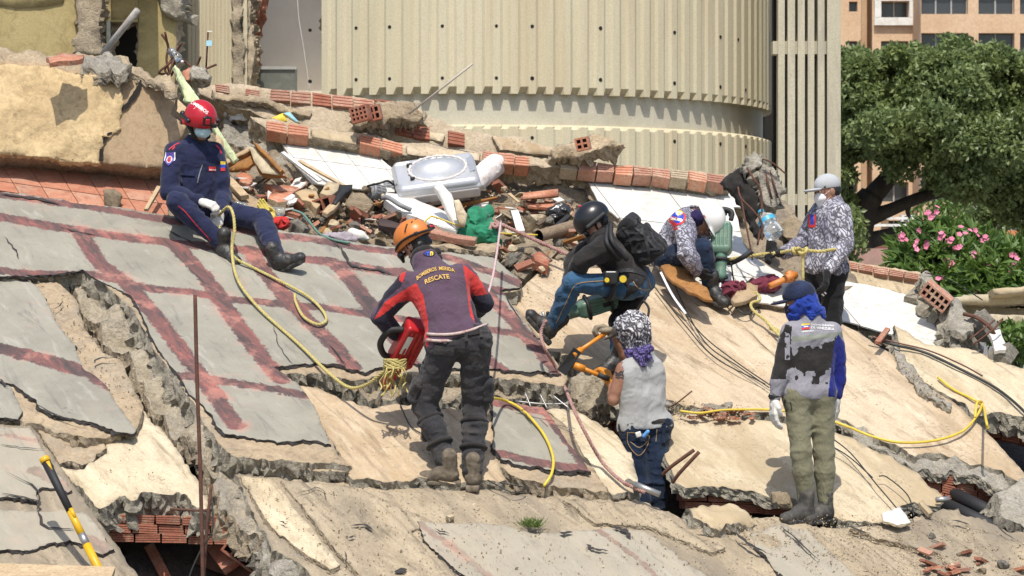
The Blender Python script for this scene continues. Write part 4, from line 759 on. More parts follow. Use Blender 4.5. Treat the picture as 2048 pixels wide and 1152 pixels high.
# ================= people: signed-distance bodies meshed by surface nets =================
def surfnet(D, org, vox):
    s = D < 0; nx, ny, nz = D.shape
    c = np.zeros((nx - 1, ny - 1, nz - 1), np.int8)
    for i in (0, 1):
        for j in (0, 1):
            for k in (0, 1): c += s[i:nx - 1 + i, j:ny - 1 + j, k:nz - 1 + k]
    act = (c > 0) & (c < 8); idx = -np.ones(act.shape, np.int64); I = np.argwhere(act); idx[act] = np.arange(len(I))
    acc = np.zeros((len(I), 3)); cnt = np.zeros(len(I))
    cor = [(i, j, k) for i in (0, 1) for j in (0, 1) for k in (0, 1)]
    val = {q: D[I[:, 0] + q[0], I[:, 1] + q[1], I[:, 2] + q[2]] for q in cor}
    for ax in range(3):
        for q in cor:
            if q[ax]: continue
            p = list(q); p[ax] = 1; p = tuple(p); a, b = val[q], val[p]; m = (a < 0) != (b < 0)
            t = a[m] / (a[m] - b[m]); pt = np.tile(np.array(q, float), (m.sum(), 1)); pt[:, ax] += t; acc[m] += pt; cnt[m] += 1
    V = (I + acc / cnt[:, None]) * vox + org; Q = []
    for ax in range(3):
        sl = lambda o: tuple(slice(o, None) if k == ax else slice(None) for k in range(3))
        a = s[tuple(slice(None, -1) if k == ax else slice(None) for k in range(3))]; b = s[tuple(slice(1, None) if k == ax else slice(None) for k in range(3))]
        u, w = [k for k in range(3) if k != ax]
        E_ = np.argwhere(a != b); E_ = E_[(E_[:, u] > 0) & (E_[:, w] > 0) & (E_[:, u] < act.shape[u]) & (E_[:, w] < act.shape[w])]
        fl = a[E_[:, 0], E_[:, 1], E_[:, 2]]; g = []
        for du, dw in ((-1, -1), (0, -1), (0, 0), (-1, 0)):
            e = E_.copy(); e[:, u] += du; e[:, w] += dw; g.append(idx[e[:, 0], e[:, 1], e[:, 2]])
        g = np.stack(g, 1)
        if ax == 1: fl = ~fl
        g[~fl] = g[~fl][:, ::-1]; Q.append(g)
    Q = np.concatenate(Q); return V, Q[(Q >= 0).all(1)]
def rc(a, b, r1, r2=None, k=.02): return ('c', np.array(a, float), np.array(b, float), r1, r1 if r2 is None else r2, k)
def el(c, ax, r, k=.02): return ('e', np.array(c, float), np.array(ax, float), np.array(r, float), k)
def bx_(c, ax, h, r=.01, k=.005): return ('b', np.array(c, float), np.array(ax, float), np.array(h, float), r, k)
def sub(p): return ('-',) + p
def prim_d(p, P):
    if p[0] == 'c':
        _, a, b, r1, r2, k = p; ba = b - a; t = np.clip(((P - a) @ ba) / (ba @ ba + 1e-12), 0, 1); return np.linalg.norm(P - a - t[..., None] * ba, axis=-1) - (r1 + (r2 - r1) * t)
    if p[0] == 'e':
        _, c, ax, r, k = p; q = (P - c) @ ax.T; l = np.linalg.norm(q / r, axis=-1); g = np.linalg.norm(q / (r * r), axis=-1); return l * (l - 1) / (g + 1e-9)
    _, c, ax, h, r, k = p; q = np.abs((P - c) @ ax.T) - (h - r); return np.linalg.norm(np.maximum(q, 0), axis=-1) + np.minimum(q.max(-1), 0) - r
def prim_box(p):
    if p[0] == 'c': r = max(p[3], p[4]); return np.minimum(p[1], p[2]) - r, np.maximum(p[1], p[2]) + r
    r = np.linalg.norm(p[3]) if p[0] == 'b' else p[3].max(); return p[1] - r, p[1] + r
def sdf(name, prims, mats, parent, vox=.009, infl=0., fold=0., fsc=.07, cuts=(), seed=0, mfn=None, smooth=True, fdir=None, ret=False):
    pos = [p for p in prims if p[0] != '-']
    lo = np.min([prim_box(p)[0] for p in pos], 0) - infl - .03; hi = np.max([prim_box(p)[1] for p in pos], 0) + infl + .03
    n = np.ceil((hi - lo) / vox).astype(int) + 1; D = np.full(n, .5)
    gx_ = [lo[i] + vox * np.arange(n[i]) for i in range(3)]
    for p in prims:
        neg = p[0] == '-'; p = p[1:] if neg else p
        a, b = prim_box(p); k = p[-1]; m = infl + max(.03, k * 1.2) + vox
        i0 = np.clip(np.floor((a - m - lo) / vox).astype(int), 0, n - 1); i1 = np.clip(np.ceil((b + m - lo) / vox).astype(int) + 1, 1, n)
        if (i1 <= i0).any(): continue
        sl = tuple(slice(i0[i], i1[i]) for i in range(3)); P = np.stack(np.meshgrid(*[gx_[i][sl[i]] for i in range(3)], indexing='ij'), -1)
        d = prim_d(p, P) - (0 if neg else infl); o = D[sl]
        if neg: D[sl] = np.maximum(o, -d)
        else:
            h = np.maximum(k - np.abs(o - d), 0) / max(k, 1e-6); D[sl] = np.minimum(o, d) - h * h * k * .25
    if fold or cuts:
        near = np.abs(D) < .05; ii = np.argwhere(near); P = lo + ii * vox; d = D[near]
        if fold:
            Pf = P if fdir is None else P * np.array(fdir)
            w1 = fbm(Pf + 3.1, fsc * 2.2, seed + 3, 2) * .05; Pw = Pf + w1[:, None]
            r1 = 1 - np.abs(vnoise(Pw, fsc, seed + 1)) * 2; r2 = 1 - np.abs(vnoise(Pw * (1, 1, 1.6), fsc * .55, seed + 2)) * 2
            d = d - fold * (r1 * .75 + r2 * .28)
        for c, nn in cuts: d = np.maximum(d, (P - np.array(c)) @ np.array(nn))
        D[near] = d
        if cuts:
            far = (~near) & (D < 0); jj = np.argwhere(far); P = lo + jj * vox; d = D[far]
            for c, nn in cuts: d = np.maximum(d, (P - np.array(c)) @ np.array(nn))
            D[far] = d
    V, Q = surfnet(D, lo, vox)
    if len(V) == 0: return None
    mi = None
    if mfn is not None: mi = mfn(V[Q].mean(1))
    return obj(name, V, Q, mats, parent, mi, smooth)
# ---- anatomy
def hand(w, d, nrm, curl=.9, side=1, s=1., thumb=.6, gl=0.):
    """palm + four unequal fingers + thumb; fingers curl toward nrm; side=+1 puts the thumb at cross(d,nrm)"""
    d = unit(d); nrm = unit(nrm - d * np.dot(nrm, d)); lat = np.cross(d, nrm) * side; w = np.array(w, float); out = []
    out += [rc(w, w + d * .03 * s, .026 * s + gl, .027 * s + gl, .02)]
    L = (.040, .046, .043, .034); off = (.031, .011, -.010, -.029)
    for L0, o in zip(L, off):
        kn = w + d * .088 * s + lat * o * s - nrm * .004; out.append(rc(w + d * .02 + lat * o * .6 * s, kn, .017 * s + gl, .0125 * s + gl, .012))
        p = kn; a = curl * .55
        for q, (f, r) in enumerate(((1, .0105), (.72, .0095), (.55, .0085))):
            e = p + (d * math.cos(a) + nrm * math.sin(a)) * L0 * f * s; out.append(rc(p, e, (r + .001) * s + gl, r * s + gl, .004)); p = e; a += curl * .8
    t0 = w + d * .022 * s + lat * .026 * s; t1 = t0 + (d * .75 + lat * (.75 - thumb * .3) + nrm * .35 * thumb) * .040 * s; t2 = t1 + (d * .8 - lat * .35 * thumb + nrm * .75 * thumb) * .032 * s; t3 = t2 + (d * .6 - lat * .6 * thumb + nrm * .7 * thumb) * .024 * s
    return out + [rc(t0, t1, .016 * s + gl, .0125 * s + gl, .012), rc(t1, t2, .0122 * s + gl, .0105 * s + gl, .004), rc(t2, t3, .0105 * s + gl, .009 * s + gl, .004)]
def headp(c, fwd, up):
    fwd = unit(fwd); up = unit(up - fwd * np.dot(up, fwd)); lat = np.cross(fwd, up); A = np.array((lat, fwd, up)); c = np.array(c, float); at = lambda l, f, u: c + lat * l + fwd * f + up * u
    P = [el(at(0, -.012, .03), A, (.074, .096, .09)), rc(at(0, .025, -.02), at(0, .045, -.09), .062, .034, .03), rc(at(.04, .0, -.05), at(.012, .05, -.098), .03, .02, .03), rc(at(-.04, 0, -.05), at(-.012, .05, -.098), .03, .02, .03),
         rc(at(0, .082, .012), at(0, .108, -.026), .009, .0135, .012), el(at(.013, .095, -.03), A, (.011, .012, .009), .008), el(at(-.013, .095, -.03), A, (.011, .012, .009), .008),
         rc(at(-.038, .078, .022), at(.038, .078, .022), .014, .014, .015), rc(at(-.02, .083, -.058), at(.02, .083, -.058), .0075, .0075, .006), rc(at(-.017, .081, -.068), at(.017, .081, -.068), .0085, .0085, .006),
         el(at(.076, -.008, -.012), A, (.011, .022, .032), .008), el(at(-.076, -.008, -.012), A, (.011, .022, .032), .008),
         sub(el(at(.033, .098, .004), A, (.017, .014, .011))), sub(el(at(-.033, .098, .004), A, (.017, .014, .011)))]
    return P, at, A
EYEW = plain('eye_white', (.6, .57, .52), .3, bs=0); EYED = plain('eye_dark', (.02, .012, .008), .2, bs=0)
def eyes(at, A, par):
    for s in (1, -1):
        m = MB(); c = at(.033 * s, .079, .003)
        for r, q in ((.0115, 0), (.0055, .0085)):
            vs = []; fs = []
            for i in range(5):
                for j in range(8):
                    t, p = math.pi * i / 4, 6.283 * j / 8; vs.append(c + A[1] * q + r * (A[1] * math.cos(t) + A[0] * math.sin(t) * math.cos(p) + A[2] * math.sin(t) * math.sin(p)))
            fs = [(i * 8 + j, i * 8 + (j + 1) % 8, i * 8 + 8 + (j + 1) % 8, i * 8 + 8 + j) for i in range(4) for j in range(8)]; m.add(vs, fs, 0 if q == 0 else 1, True)
        m.build('eye', [EYEW, EYED], par)
def J(x, y, Y): return pd(x, y, Y)
def limb(a, b, c, r): return [rc(a, b, r[0], r[1], .03), rc(b, c, r[1] * 1.0, r[2], .03)]
def armp(s, e, w): return [rc(s, e, .056, .042, .035), rc(s + (e - s) * .35, e - (e - s) * .3, .050, .045, .03), rc(e, e + (w - e) * .4, .043, .041, .02), rc(e + (w - e) * .35, w, .041, .028, .02)]
def legp(h, k, a): return [rc(h, k, .080, .054, .05), rc(k, k + (a - k) * .35, .053, .053, .03), rc(k + (a - k) * .3, a, .053, .038, .03)]
def torsop(hl, hr, sl, sr, nk, bulk=1.):
    h = (hl + hr) / 2; s = (sl + sr) / 2; up = unit(s - h); lat = unit(sr - sl); f = unit(np.cross(up, lat)); m = h + (s - h) * .45
    out = [rc(hl + up * .02, hr + up * .02, .098 * bulk, .098 * bulk, .06), rc(sl - (sl - sr) * .12 - up * .02, sr - (sr - sl) * .12 - up * .02, .062, .062, .06)]
    for q in (-1, 1):
        out.append(rc(m + lat * q * .062 * bulk, s + lat * q * .085 - up * .10, .088 * bulk, .096 * bulk, .06)); out.append(rc(h + lat * q * .06 + up * .05, m + lat * q * .058, .094 * bulk, .088 * bulk, .06))
    return out + [rc(s - up * .03, nk, .075, .058, .05), rc(s + lat * .05, nk, .05, .05, .05), rc(s - lat * .05, nk, .05, .05, .05)]
def footp(an, toe, up, w=.043):
    """boot: heel under the ankle, toe point, sole"""
    an = np.array(an, float); toe = np.array(toe, float); up = unit(up); d = unit(toe - an); d = unit(d - up * np.dot(d, up)); heel = an - up * .055 - d * .04; lat = np.cross(up, d); A = np.array((d, lat, up)); L = .265
    return [rc(an + up * .10, an - up * .02, .052, .052, .03), rc(heel + d * .02 + up * .015, heel + d * .10 + up * .03, .044, .050, .03), rc(heel + d * .08 + up * .02, heel + d * .215 + up * .0, .048, .036, .03), el(heel + d * .205 + up * .002, A, (.055, .046, .034), .02)], [bx_(heel + d * .095 - up * .028, A, (.137, .047, .016), .012, .01), bx_(heel + d * .0 - up * .042, A, (.042, .044, .014), .008, .006), bx_(heel + d * .15 - up * .040, A, (.07, .046, .009), .008, .006)]
SKIN = stone('skin', (.30, .145, .09), (.35, .175, .11), None, 6, 90, .1, .002, 0, rough=.5)
SKINL = stone('skin_light', (.46, .23, .16), (.52, .28, .20), None, 6, 90, .1, .002, 0, rough=.5)
SKIND = stone('skin_dark', (.17, .08, .05), (.21, .10, .065), None, 6, 90, .1, .002, 0, rough=.5)
HAIR = plain('black_hair', (.012, .010, .009), .5, bs=.6, sc=90)
NAVY = cloth('navy_uniform', (.018, .022, .055), .3)
BOOT = plain('black_boot', (.022, .022, .022), .5, bs=.4, sc=40, dirt=(.12, .10, .08)); SOLE = plain('boot_sole', (.02, .02, .02), .8, bs=.5, sc=50, dirt=(.16, .14, .11))
WGLOVE = cloth('white_glove', (.60, .58, .53), .12, (.42, .36, .28)); BGLOVE = cloth('black_glove', (.016, .016, .017), .2)
DENIM = cloth('blue_denim', (.032, .082, .15), .45, (.07, .135, .20)); DENIMD = cloth('dark_denim', (.010, .019, .042), .5, (.03, .045, .07))
BLACKC = cloth('black_cotton', (.021, .019, .018), .3, (.05, .043, .038)); BLACKP = cloth('black_track_and_shade', (.010, .010, .011), .3)
OLIVEC = cloth('olive_trousers', (.19, .18, .115), .10); GREYT = cloth('grey_tank', (.34, .34, .33), .08, (.29, .285, .27), fold=.35)
CHAR = cloth('charcoal_trousers', (.034, .033, .036), .35, (.09, .077, .066)); PURP = cloth('faded_purple', (.085, .052, .078), .12, (.11, .08, .09))
REDC = cloth('red_cloth', (.50, .035, .03), .15, (.38, .04, .04)); NAVYD = cloth('dark_navy', (.02, .018, .03), .2); BLUEC = cloth('royal_blue', (.02, .05, .30), .2); BLUED = cloth('deep_blue', (.012, .018, .16), .25)
GREYJ = cloth('grey_jersey', (.255, .245, .27), .12)
GOLD = plain('gold_print', (.55, .33, .05), .6, bs=0); WHITEC = plain('white_print', (.75, .74, .72), .6, bs=0)
def crackle(name, w, k, sc=15, th=.10):
    m, nt, b, L = newmat(name, .95); co = coords(nt, (1, 1, .75)); wn_ = _n(nt, 'ShaderNodeTexNoise', Scale=9, Detail=3); L(co, wn_.inputs['Vector'])
    ad = _n(nt, 'ShaderNodeVectorMath', operation='MULTIPLY_ADD'); L(wn_.outputs['Color'], ad.inputs[0]); ad.inputs[1].default_value = (.09, .09, .09); L(co, ad.inputs[2])
    wv = _n(nt, 'ShaderNodeTexWave', Scale=sc, Distortion=14, Detail=4, bands_direction='DIAGONAL'); wv.inputs['Detail Scale'].default_value = 1.1; L(ad.outputs[0], wv.inputs['Vector'])
    vo = _n(nt, 'ShaderNodeTexVoronoi', Scale=sc * 1.2, feature='DISTANCE_TO_EDGE'); L(ad.outputs[0], vo.inputs['Vector'])
    a = ramp(nt, wv.outputs['Fac'], [(.46, 0), (.64, .9)]); v = ramp(nt, vo.outputs['Distance'], [(.03, 1), (.10, 0)])
    lg = noise(nt, co, 4, 4, .6); w2 = mix(nt, ramp(nt, lg, [(.4, 0), (.62, 1)]), w, (w[0] * .45, w[1] * .44, w[2] * .52))
    c = mix(nt, a, w2, k); c = mix(nt, v, c, k); L(c, b.inputs['Base Color']); b.inputs['Specular IOR Level'].default_value = .2
    bump(nt, b, noise(nt, coords(nt, (1, 1, .55)), 24, 4, .5, 1.2), .5, .02); return m
CAMO = crackle('crackle_print', (.58, .57, .62), (.11, .105, .125)); SCARF = crackle('scarf_print', (.58, .57, .57), (.05, .045, .055), 14)
SCARFP = crackle('scarf_violet', (.24, .20, .45), (.04, .03, .09), 20)
def bvh(o):
    m = o.data; M_ = np.array(WL[o.name]); return BVHTree.FromPolygons([Vector(np.array(v.co) + M_) for v in m.vertices], [list(p.vertices) for p in m.polygons])
def project(name, verts, faces, mats, parent, tree, d, lift=.004, mi=None):
    """lay a flat design (world points) on a garment along direction d"""
    out = []; d = Vector(d).normalized()
    for v in verts:
        h = tree.ray_cast(Vector(v) - d * .6, d, 1.0)[0]; h = h if h is not None else tree.find_nearest(Vector(v))[0]; out.append(np.array(h) - np.array(d) * lift)
    return obj(name, out, faces, mats, parent, mi)
def text_pts(s, size, bold=.02):
    cu = bpy.data.curves.new('t', 'FONT'); cu.body = s; cu.size = size; cu.offset = bold * size; cu.align_x = 'CENTER'; cu.resolution_u = 3
    o = bpy.data.objects.new('t', cu); COL.objects.link(o); bpy.context.view_layer.update(); me = o.evaluated_get(bpy.context.evaluated_depsgraph_get()).to_mesh()
    v = np.array([tuple(q.co) for q in me.vertices]); f = [list(p.vertices) for p in me.polygons]; bpy.data.objects.remove(o); bpy.data.curves.remove(cu); return v, f
def quadgrid(a, b, c, d, n, m):
    """grid of points over the quad a b c d"""
    a, b, c, d = map(np.array, (a, b, c, d)); V = [(a * (1 - s) + b * s) * (1 - t) + (d * (1 - s) + c * s) * t for t in np.linspace(0, 1, m + 1) for s in np.linspace(0, 1, n + 1)]
    return V, [(j * (n + 1) + i, j * (n + 1) + i + 1, (j + 1) * (n + 1) + i + 1, (j + 1) * (n + 1) + i) for j in range(m) for i in range(n)]
def text_on(name, s, size, cen, xd, yd, mat, parent, tree, d, arc=0., lift=.004, sep=1.):
    v, f = text_pts(s, size); xd, yd = unit(xd), unit(yd); P = []
    for x, y, _ in v:
        x *= sep; P.append(np.array(cen) + xd * x + yd * (y - arc * x * x))
    return project(name, P, f, mat, parent, tree, d, lift)
def pxof(P): return 1024 + F * P[:, 0] / P[:, 1], HZ - F * P[:, 2] / P[:, 1]
def ring(name, c, ax, r1, r2, rt, mat, par, n=28, a0=0, a1=6.2832, hz=None):
    """strap: an elliptical band round an axis"""
    P = [np.array(c) + ax[0] * math.cos(a0 + (a1 - a0) * i / n) * r1 + ax[1] * math.sin(a0 + (a1 - a0) * i / n) * r2 for i in range(n + 1)]
    m = MB(); m.tube(P, rt, 6, cap=(a1 - a0 < 6.28)); return m.build(name, mat, par)
def gear(name, prims, mat, par, **k): return sdf(name, prims, mat, par, **{**dict(vox=.006, smooth=True), **k})
# ================= the seven men =================
def person(label, base, joints, skin, head, hands=(), bulk=1.):
    root = empty('person', base, label, 'person'); j = {k: J(*v) for k, v in joints.items()}
    hp, at, A = headp(*head)
    body = torsop(j['hl'], j['hr'], j['sl'], j['sr'], j['nk'], bulk * .93) + hp + [rc(j['nk'] - (0, 0, .05), at(0, -.02, -.06), .056, .054, .03)]
    for s in 'lr':
        body += [(p[0], p[1], p[2], p[3] * .88, p[4] * .88, p[5]) for p in armp(j['s' + s], j['e' + s], j['w' + s])] + [(p[0], p[1], p[2], p[3] * .88, p[4] * .88, p[5]) for p in legp(j['h' + s], j['k' + s], j['a' + s])]
    for h in hands: body += h
    sdf('body', body, skin, root, vox=.0068)
    eyes(at, A, root)
    return root, j, at, A
def arms(j, ss='lr', t=.97): return [p for s in ss for p in armp(j['s' + s], j['e' + s], j['e' + s] + (j['w' + s] - j['e' + s]) * t)]
def legs(j, t=.98): return [p for s in 'lr' for p in legp(j['h' + s], j['k' + s], j['k' + s] + (j['a' + s] - j['k' + s]) * t)]
def hipsp(j, b=1.):
    u = unit((j['sl'] + j['sr']) / 2 - (j['hl'] + j['hr']) / 2); return [rc(j['hl'] + u * .02, j['hr'] + u * .02, .092 * b, .092 * b, .05), rc(j['hl'] + u * .09, j['hr'] + u * .09, .085 * b, .085 * b, .05)], u
def shirt(root, j, mats, mfn=None, infl=.014, fold=.011, hem=-.03, name='shirt', bulk=1., sl='lr', t=.97, vox=.0085, seed=0, neck=.03):
    pr = torsop(j['hl'], j['hr'], j['sl'], j['sr'], j['nk'], bulk) + arms(j, sl, t); u = unit((j['sl'] + j['sr']) / 2 - (j['hl'] + j['hr']) / 2); m = (j['hl'] + j['hr']) / 2
    cut = m + u * hem
    pr = pr + [sub(rc(j['nk'] + u * neck, j['nk'] + u * (neck + .2), .062, .062))]
    # hem: keep arms, cut only the trunk by a big subtracted box below the waist
    fr = frame(u); pr.insert(8, sub(bx_(cut - fr[2] * .25, fr, (.26, .26, .25), .01)))
    return sdf(name, pr, mats, root, vox=vox, infl=infl, fold=fold, fsc=.11, mfn=mfn, seed=seed)
def trousers(root, j, mat, infl=.014, fold=.009, t=.98, b=1., seed=5, vox=.0085, name='trousers', mfn=None, top=.08):
    hp, u = hipsp(j, b); pr = hp + legs(j, t); fr = frame(u); m = (j['hl'] + j['hr']) / 2
    pr.insert(2, sub(bx_(m + u * (top + .2), fr, (.3, .3, .2), .01)))
    return sdf(name, pr, mat, root, vox=vox, infl=infl, fold=fold, fsc=.095, seed=seed, mfn=mfn, fdir=(1, 1, 1.5))
def boots(root, feet, up_mat=None, sole_mat=None):
    for an, toe, up in feet:
        a, s = footp(an, toe, up); b = sdf('boot', a, up_mat or BOOT, root, vox=.006, fold=.003, fsc=.04); sdf('sole', s, sole_mat or SOLE, b, vox=.006)
def inpoly(P, poly, Y=None):
    x, y = (1024 + F * P[:, 0] / Y, HZ - F * P[:, 2] / Y) if Y else pxof(P); return inside(np.stack([x, y], 1), np.array(poly, float))
def strap(name, pts, r, mat, par, flat=None):
    m = MB(); m.tube(catmull(pts, 6), r, 6); return m.build(name, mat, par)
def drape(name, px, w, mat, par, tree, Y, lift=.005, d=(0, 1, 0)):
    """thin ribbon laid on a garment along a line"""
    P = catmull([J(x, y, Y) for x, y in px], 8); v = []
    for i in range(len(P)):
        t = P[min(i + 1, len(P) - 1)] - P[max(0, i - 1)]; s = unit(np.cross(t, d)) * w / 2; v += [P[i] - s, P[i], P[i] + s]
    f = [q for i in range(len(P) - 1) for q in ((3 * i, 3 * i + 1, 3 * i + 4, 3 * i + 3), (3 * i + 1, 3 * i + 2, 3 * i + 5, 3 * i + 4))]
    return project(name, v, f, mat, par, tree, d, lift)
def helmet(par, at, A, mat, r=(.118, .14, .125), c=(0, -.005, .045), brim=0., low=-.035, name='helmet', extra=(), ears=False, cutp=()):
    C = at(*c); pr = [el(C, A, r, .02)]
    if brim: pr += [rc(at(-.06, .10 + c[1], c[2] + low + .012), at(.06, .10 + c[1], c[2] + low + .012), .012, .012, .02), el(at(0, .095 + brim * .4, c[2] + low + .008), A, (.095, brim, .012), .02)]
    pr += list(extra); pr.append(sub(el(at(c[0], c[1] - .003, c[2] - .06), A, (r[0] - .02, r[1] - .02, r[2]))))
    return sdf(name, pr, mat, par, vox=.0055, cuts=[(at(0, 0, c[2] + low), -A[2])] + list(cutp))
def emblem(par, tree, c, w, h, n, m, colfn, mats, d=(0, 1, 0), xd=(1, 0, 0), yd=(0, 0, 1), name='emblem', lift=.005):
    xd, yd = unit(xd), unit(yd); c = np.array(c); V, Q = quadgrid(c - xd * w / 2 + yd * h / 2, c + xd * w / 2 + yd * h / 2, c + xd * w / 2 - yd * h / 2, c - xd * w / 2 - yd * h / 2, n, m)
    mi = []; keep = []
    for k, q in enumerate(Q):
        s = (k % n + .5) / n * 2 - 1; t = 1 - (k // n + .5) / m * 2; r = colfn(s, t)
        if r is not None: mi.append(r); keep.append(q)
    return project(name, V, keep, mats, par, tree, d, lift, mi)
YEL = plain('print_yellow', (.7, .5, .04), .6, bs=0); BLU = plain('print_blue', (.02, .06, .42), .6, bs=0); RED = plain('print_red', (.55, .03, .03), .6, bs=0); VIO = plain('print_violet', (.09, .06, .30), .6, bs=0)
FLAGM = [YEL, BLU, RED, WHITEC]; flagf = lambda s, t: 0 if t > .33 else (1 if t > -.33 else 2)
REDH = plain('red_shell', (.42, .012, .022), .28, var=.05, bs=.03); ORGH = plain('orange_shell', (.62, .185, .03), .4, var=.05, bs=.05, dirt=(.45, .2, .08)); BLKH = plain('black_shell', (.014, .014, .015), .3, bs=.05); WHTH = plain('white_shell', (.72, .71, .68), .3, var=.03, bs=.03)
MASKB = cloth('mask_blue', (.42, .58, .60), .05, fold=.4); MASKW = cloth('mask_white', (.70, .70, .72), .04)
# ---------- 1 sitting firefighter
feet1 = [(J(446, 491, 22.12), J(494, 546, 21.95), BP.n), (J(556, 520, 22.03), J(624, 498, 21.92), (-.42, -.1, .85))]
hR = hand(J(403, 404, 22.24), (.8, -.25, -.28), (-.1, .5, -.8), 1.1, 1, 1.06, gl=.003)
hL = hand(J(440, 428, 22.36), (-.1, -.6, -.55), (-.5, .3, -.5), 1.2, -1, 1.06, gl=.003)
p, j, at, A = person('firefighter in navy uniform and red helmet sitting on the roof edge with a rope', J(395, 440, 22.65), dict(hl=(418, 418, 22.72), hr=(372, 415, 22.55), sl=(428, 305, 22.70), sr=(350, 303, 22.5), nk=(392, 290, 22.6), el=(447, 390, 22.66), wl=(442, 424, 22.42), er=(338, 384, 22.42), wr=(400, 404, 22.26), kl=(524, 440, 22.46), al=(553, 512, 22.06), kr=(354, 404, 22.13), ar=(444, 486, 22.13)), SKIN, (J(401, 246, 22.52), (.42, -.82, -.30), (.10, -.25, 1)), ())
T1 = shirt(p, j, [NAVY], hem=-.06, fold=.012, seed=11, infl=.02); tr1 = trousers(p, j, [NAVY], fold=.011, infl=.02)
sdf('glove', hR, WGLOVE, p, vox=.0045); sdf('glove', hL, WGLOVE, p, vox=.0045); boots(p, feet1)
hm = helmet(p, at, A, REDH, (.125, .15, .135), (0, -.01, .045), low=-.06, extra=[rc(at(.115, -.07, -.005), at(.115, -.01, .0), .03, .03, .02), rc(at(-.115, -.07, -.005), at(-.115, -.01, .0), .03, .03, .02)], cutp=())
for s in (1, -1):
    gear('side_rail', [rc(at(.122 * s, -.09, .045), at(.122 * s, .05, .03), .019, .019), rc(at(.122 * s, -.10, .03), at(.12 * s, -.09, .06), .016)], BLKH, hm); gear('ear_pad', [bx_(at(.142 * s, -.045, -.004), A, (.008, .024, .018), .004)], BLKH, hm)
    gear('chin_strap', [rc(at(.088 * s, .0, -.0), at(.06 * s, .035, -.10), .017, .012), rc(at(.06 * s, .035, -.10), at(0, .055, -.125), .015, .022), rc(at(.09 * s, -.07, -.01), at(.07 * s, .0, -.07), .012)], BLACKC, p)
gear('front_mount', [bx_(at(0, .138, .05), A, (.034, .014, .036), .008), rc(at(0, .125, .07), at(0, .105, .115), .014, .008)], BLKH, hm); gear('lamp', [bx_(at(0, .150, .048), A, (.020, .007, .024), .004)], REDH, hm)
gear('brow_pad', [bx_(at(-.06, .125, .01), A, (.026, .014, .015), .005)], BLKH, hm)
th = bvh(hm)
c = at(-.075, .06, .10); v = unit(at(0, 0, .06) - c); text_on('lettering', 'BOMBEROS', .037, J(392, 213, 22.3), (.84, 0, -.54), (.54, 0, .84), WHITEC, hm, th, (0, 1, 0), lift=.003, sep=1., arc=.8)
gear('goggles', [rc(at(-.055, .085, .0), at(.055, .085, .0), .020, .020)], plain('clear_lens', (.5, .42, .38), .08, bs=0, trans=.7), p)
gear('face_mask', [el(at(0, .065, -.052), A, (.062, .052, .048), .02), rc(at(0, .1, -.035), at(0, .1, -.07), .022, .02, .02)], MASKB, p, vox=.005, fold=.003, fsc=.02)
gear('collar', [rc(j['nk'] + A[0] * .055 + np.array((0, 0, .0)), j['nk'] + A[0] * .06 + A[1] * .07 - np.array((0, 0, .09)), .022, .026), rc(j['nk'] - A[0] * .055, j['nk'] - A[0] * .07 + A[1] * .06 - np.array((0, 0, .09)), .022, .026), rc(j['nk'] + A[0] * .055, j['nk'] - A[1] * .06, .022), rc(j['nk'] - A[0] * .055, j['nk'] - A[1] * .06, .022)], NAVY, p, fold=.004, fsc=.05)
bt = bvh(T1); pip = plain('red_piping', (.42, .02, .035), .7, bs=0)
for px in ([(340, 300), (352, 290), (360, 286)], [(347, 300), (352, 294)], [(428, 288), (436, 296), (440, 306)]): drape('piping', px, .010, pip, p, bt, 22.5)
drape('piping', [(358, 412), (372, 424), (392, 448), (412, 470), (422, 482)], .008, pip, p, bvh(tr1), 22.1)
def shield(s, t):
    if abs(s) > (1 if t > -.2 else 1 - (-.2 - t) * 1.15): return None
    r = math.hypot(s, t + .05); return 3 if (.40 < r < .52 or (abs(s) > .82 and t > -.2)) else (2 if r <= .40 and r > .12 else 4)
emblem(p, bt, J(338, 318, 22.4), .085, .105, 22, 26, shield, FLAGM + [VIO], xd=(1, -.4, 0), d=(.3, 1, 0), name='badge')
emblem(p, bt, J(443, 331, 22.5), .034, .075, 6, 12, flagf, FLAGM, name='flag_patch')
emblem(p, bt, J(423, 337, 22.5), .05, .034, 12, 7, lambda s, t: 0 if (int((s + 1) * 6) % 2 and -.6 < t < -.1) else 1, [WHITEC, RED], name='name_tag')
drape('zip', [(393, 365), (397, 345), (402, 328)], .008, STEEL, p, bt, 22.4)
drape('pocket_flap', [(360, 345), (375, 346), (388, 347)], .035, NAVY, p, bt, 22.4, lift=.012)
# ---------- 2 firefighter with breaker, seen from behind
ft = 19.78
hl2 = hand(J(795, 668, 20.12), (.25, .15, -.95), (.8, .1, .2), 1.2, 1, 1.05)
p, j, at, A = person('firefighter in orange helmet and purple red shirt, back turned, bending over a red breaker', J(915, 975, ft), dict(hl=(886, 692, 19.76), hr=(950, 684, 19.76), sl=(816, 566, 19.95), sr=(926, 549, 20.02), nk=(850, 521, 20.1), el=(762, 632, 19.98), wl=(793, 668, 20.1), er=(967, 606, 20.12), wr=(938, 632, 20.4), kl=(850, 812, 19.9), al=(897, 934, 19.76), kr=(950, 816, 19.92), ar=(945, 944, 19.78)), SKINL, (J(829, 487, 20.22), (-.62, .5, -.45), (-.38, .05, .9)), (hl2,), 1.02)
PRED = [[(748, 640), (770, 604), (800, 585), (832, 566), (846, 590), (856, 640), (857, 690), (853, 704), (848, 668), (834, 628), (815, 600), (795, 606), (768, 628)], [(798, 560), (806, 518), (818, 526), (805, 566)], [(926, 528), (960, 556), (976, 588), (952, 592), (944, 584), (940, 604), (950, 646), (940, 630), (934, 580)]]
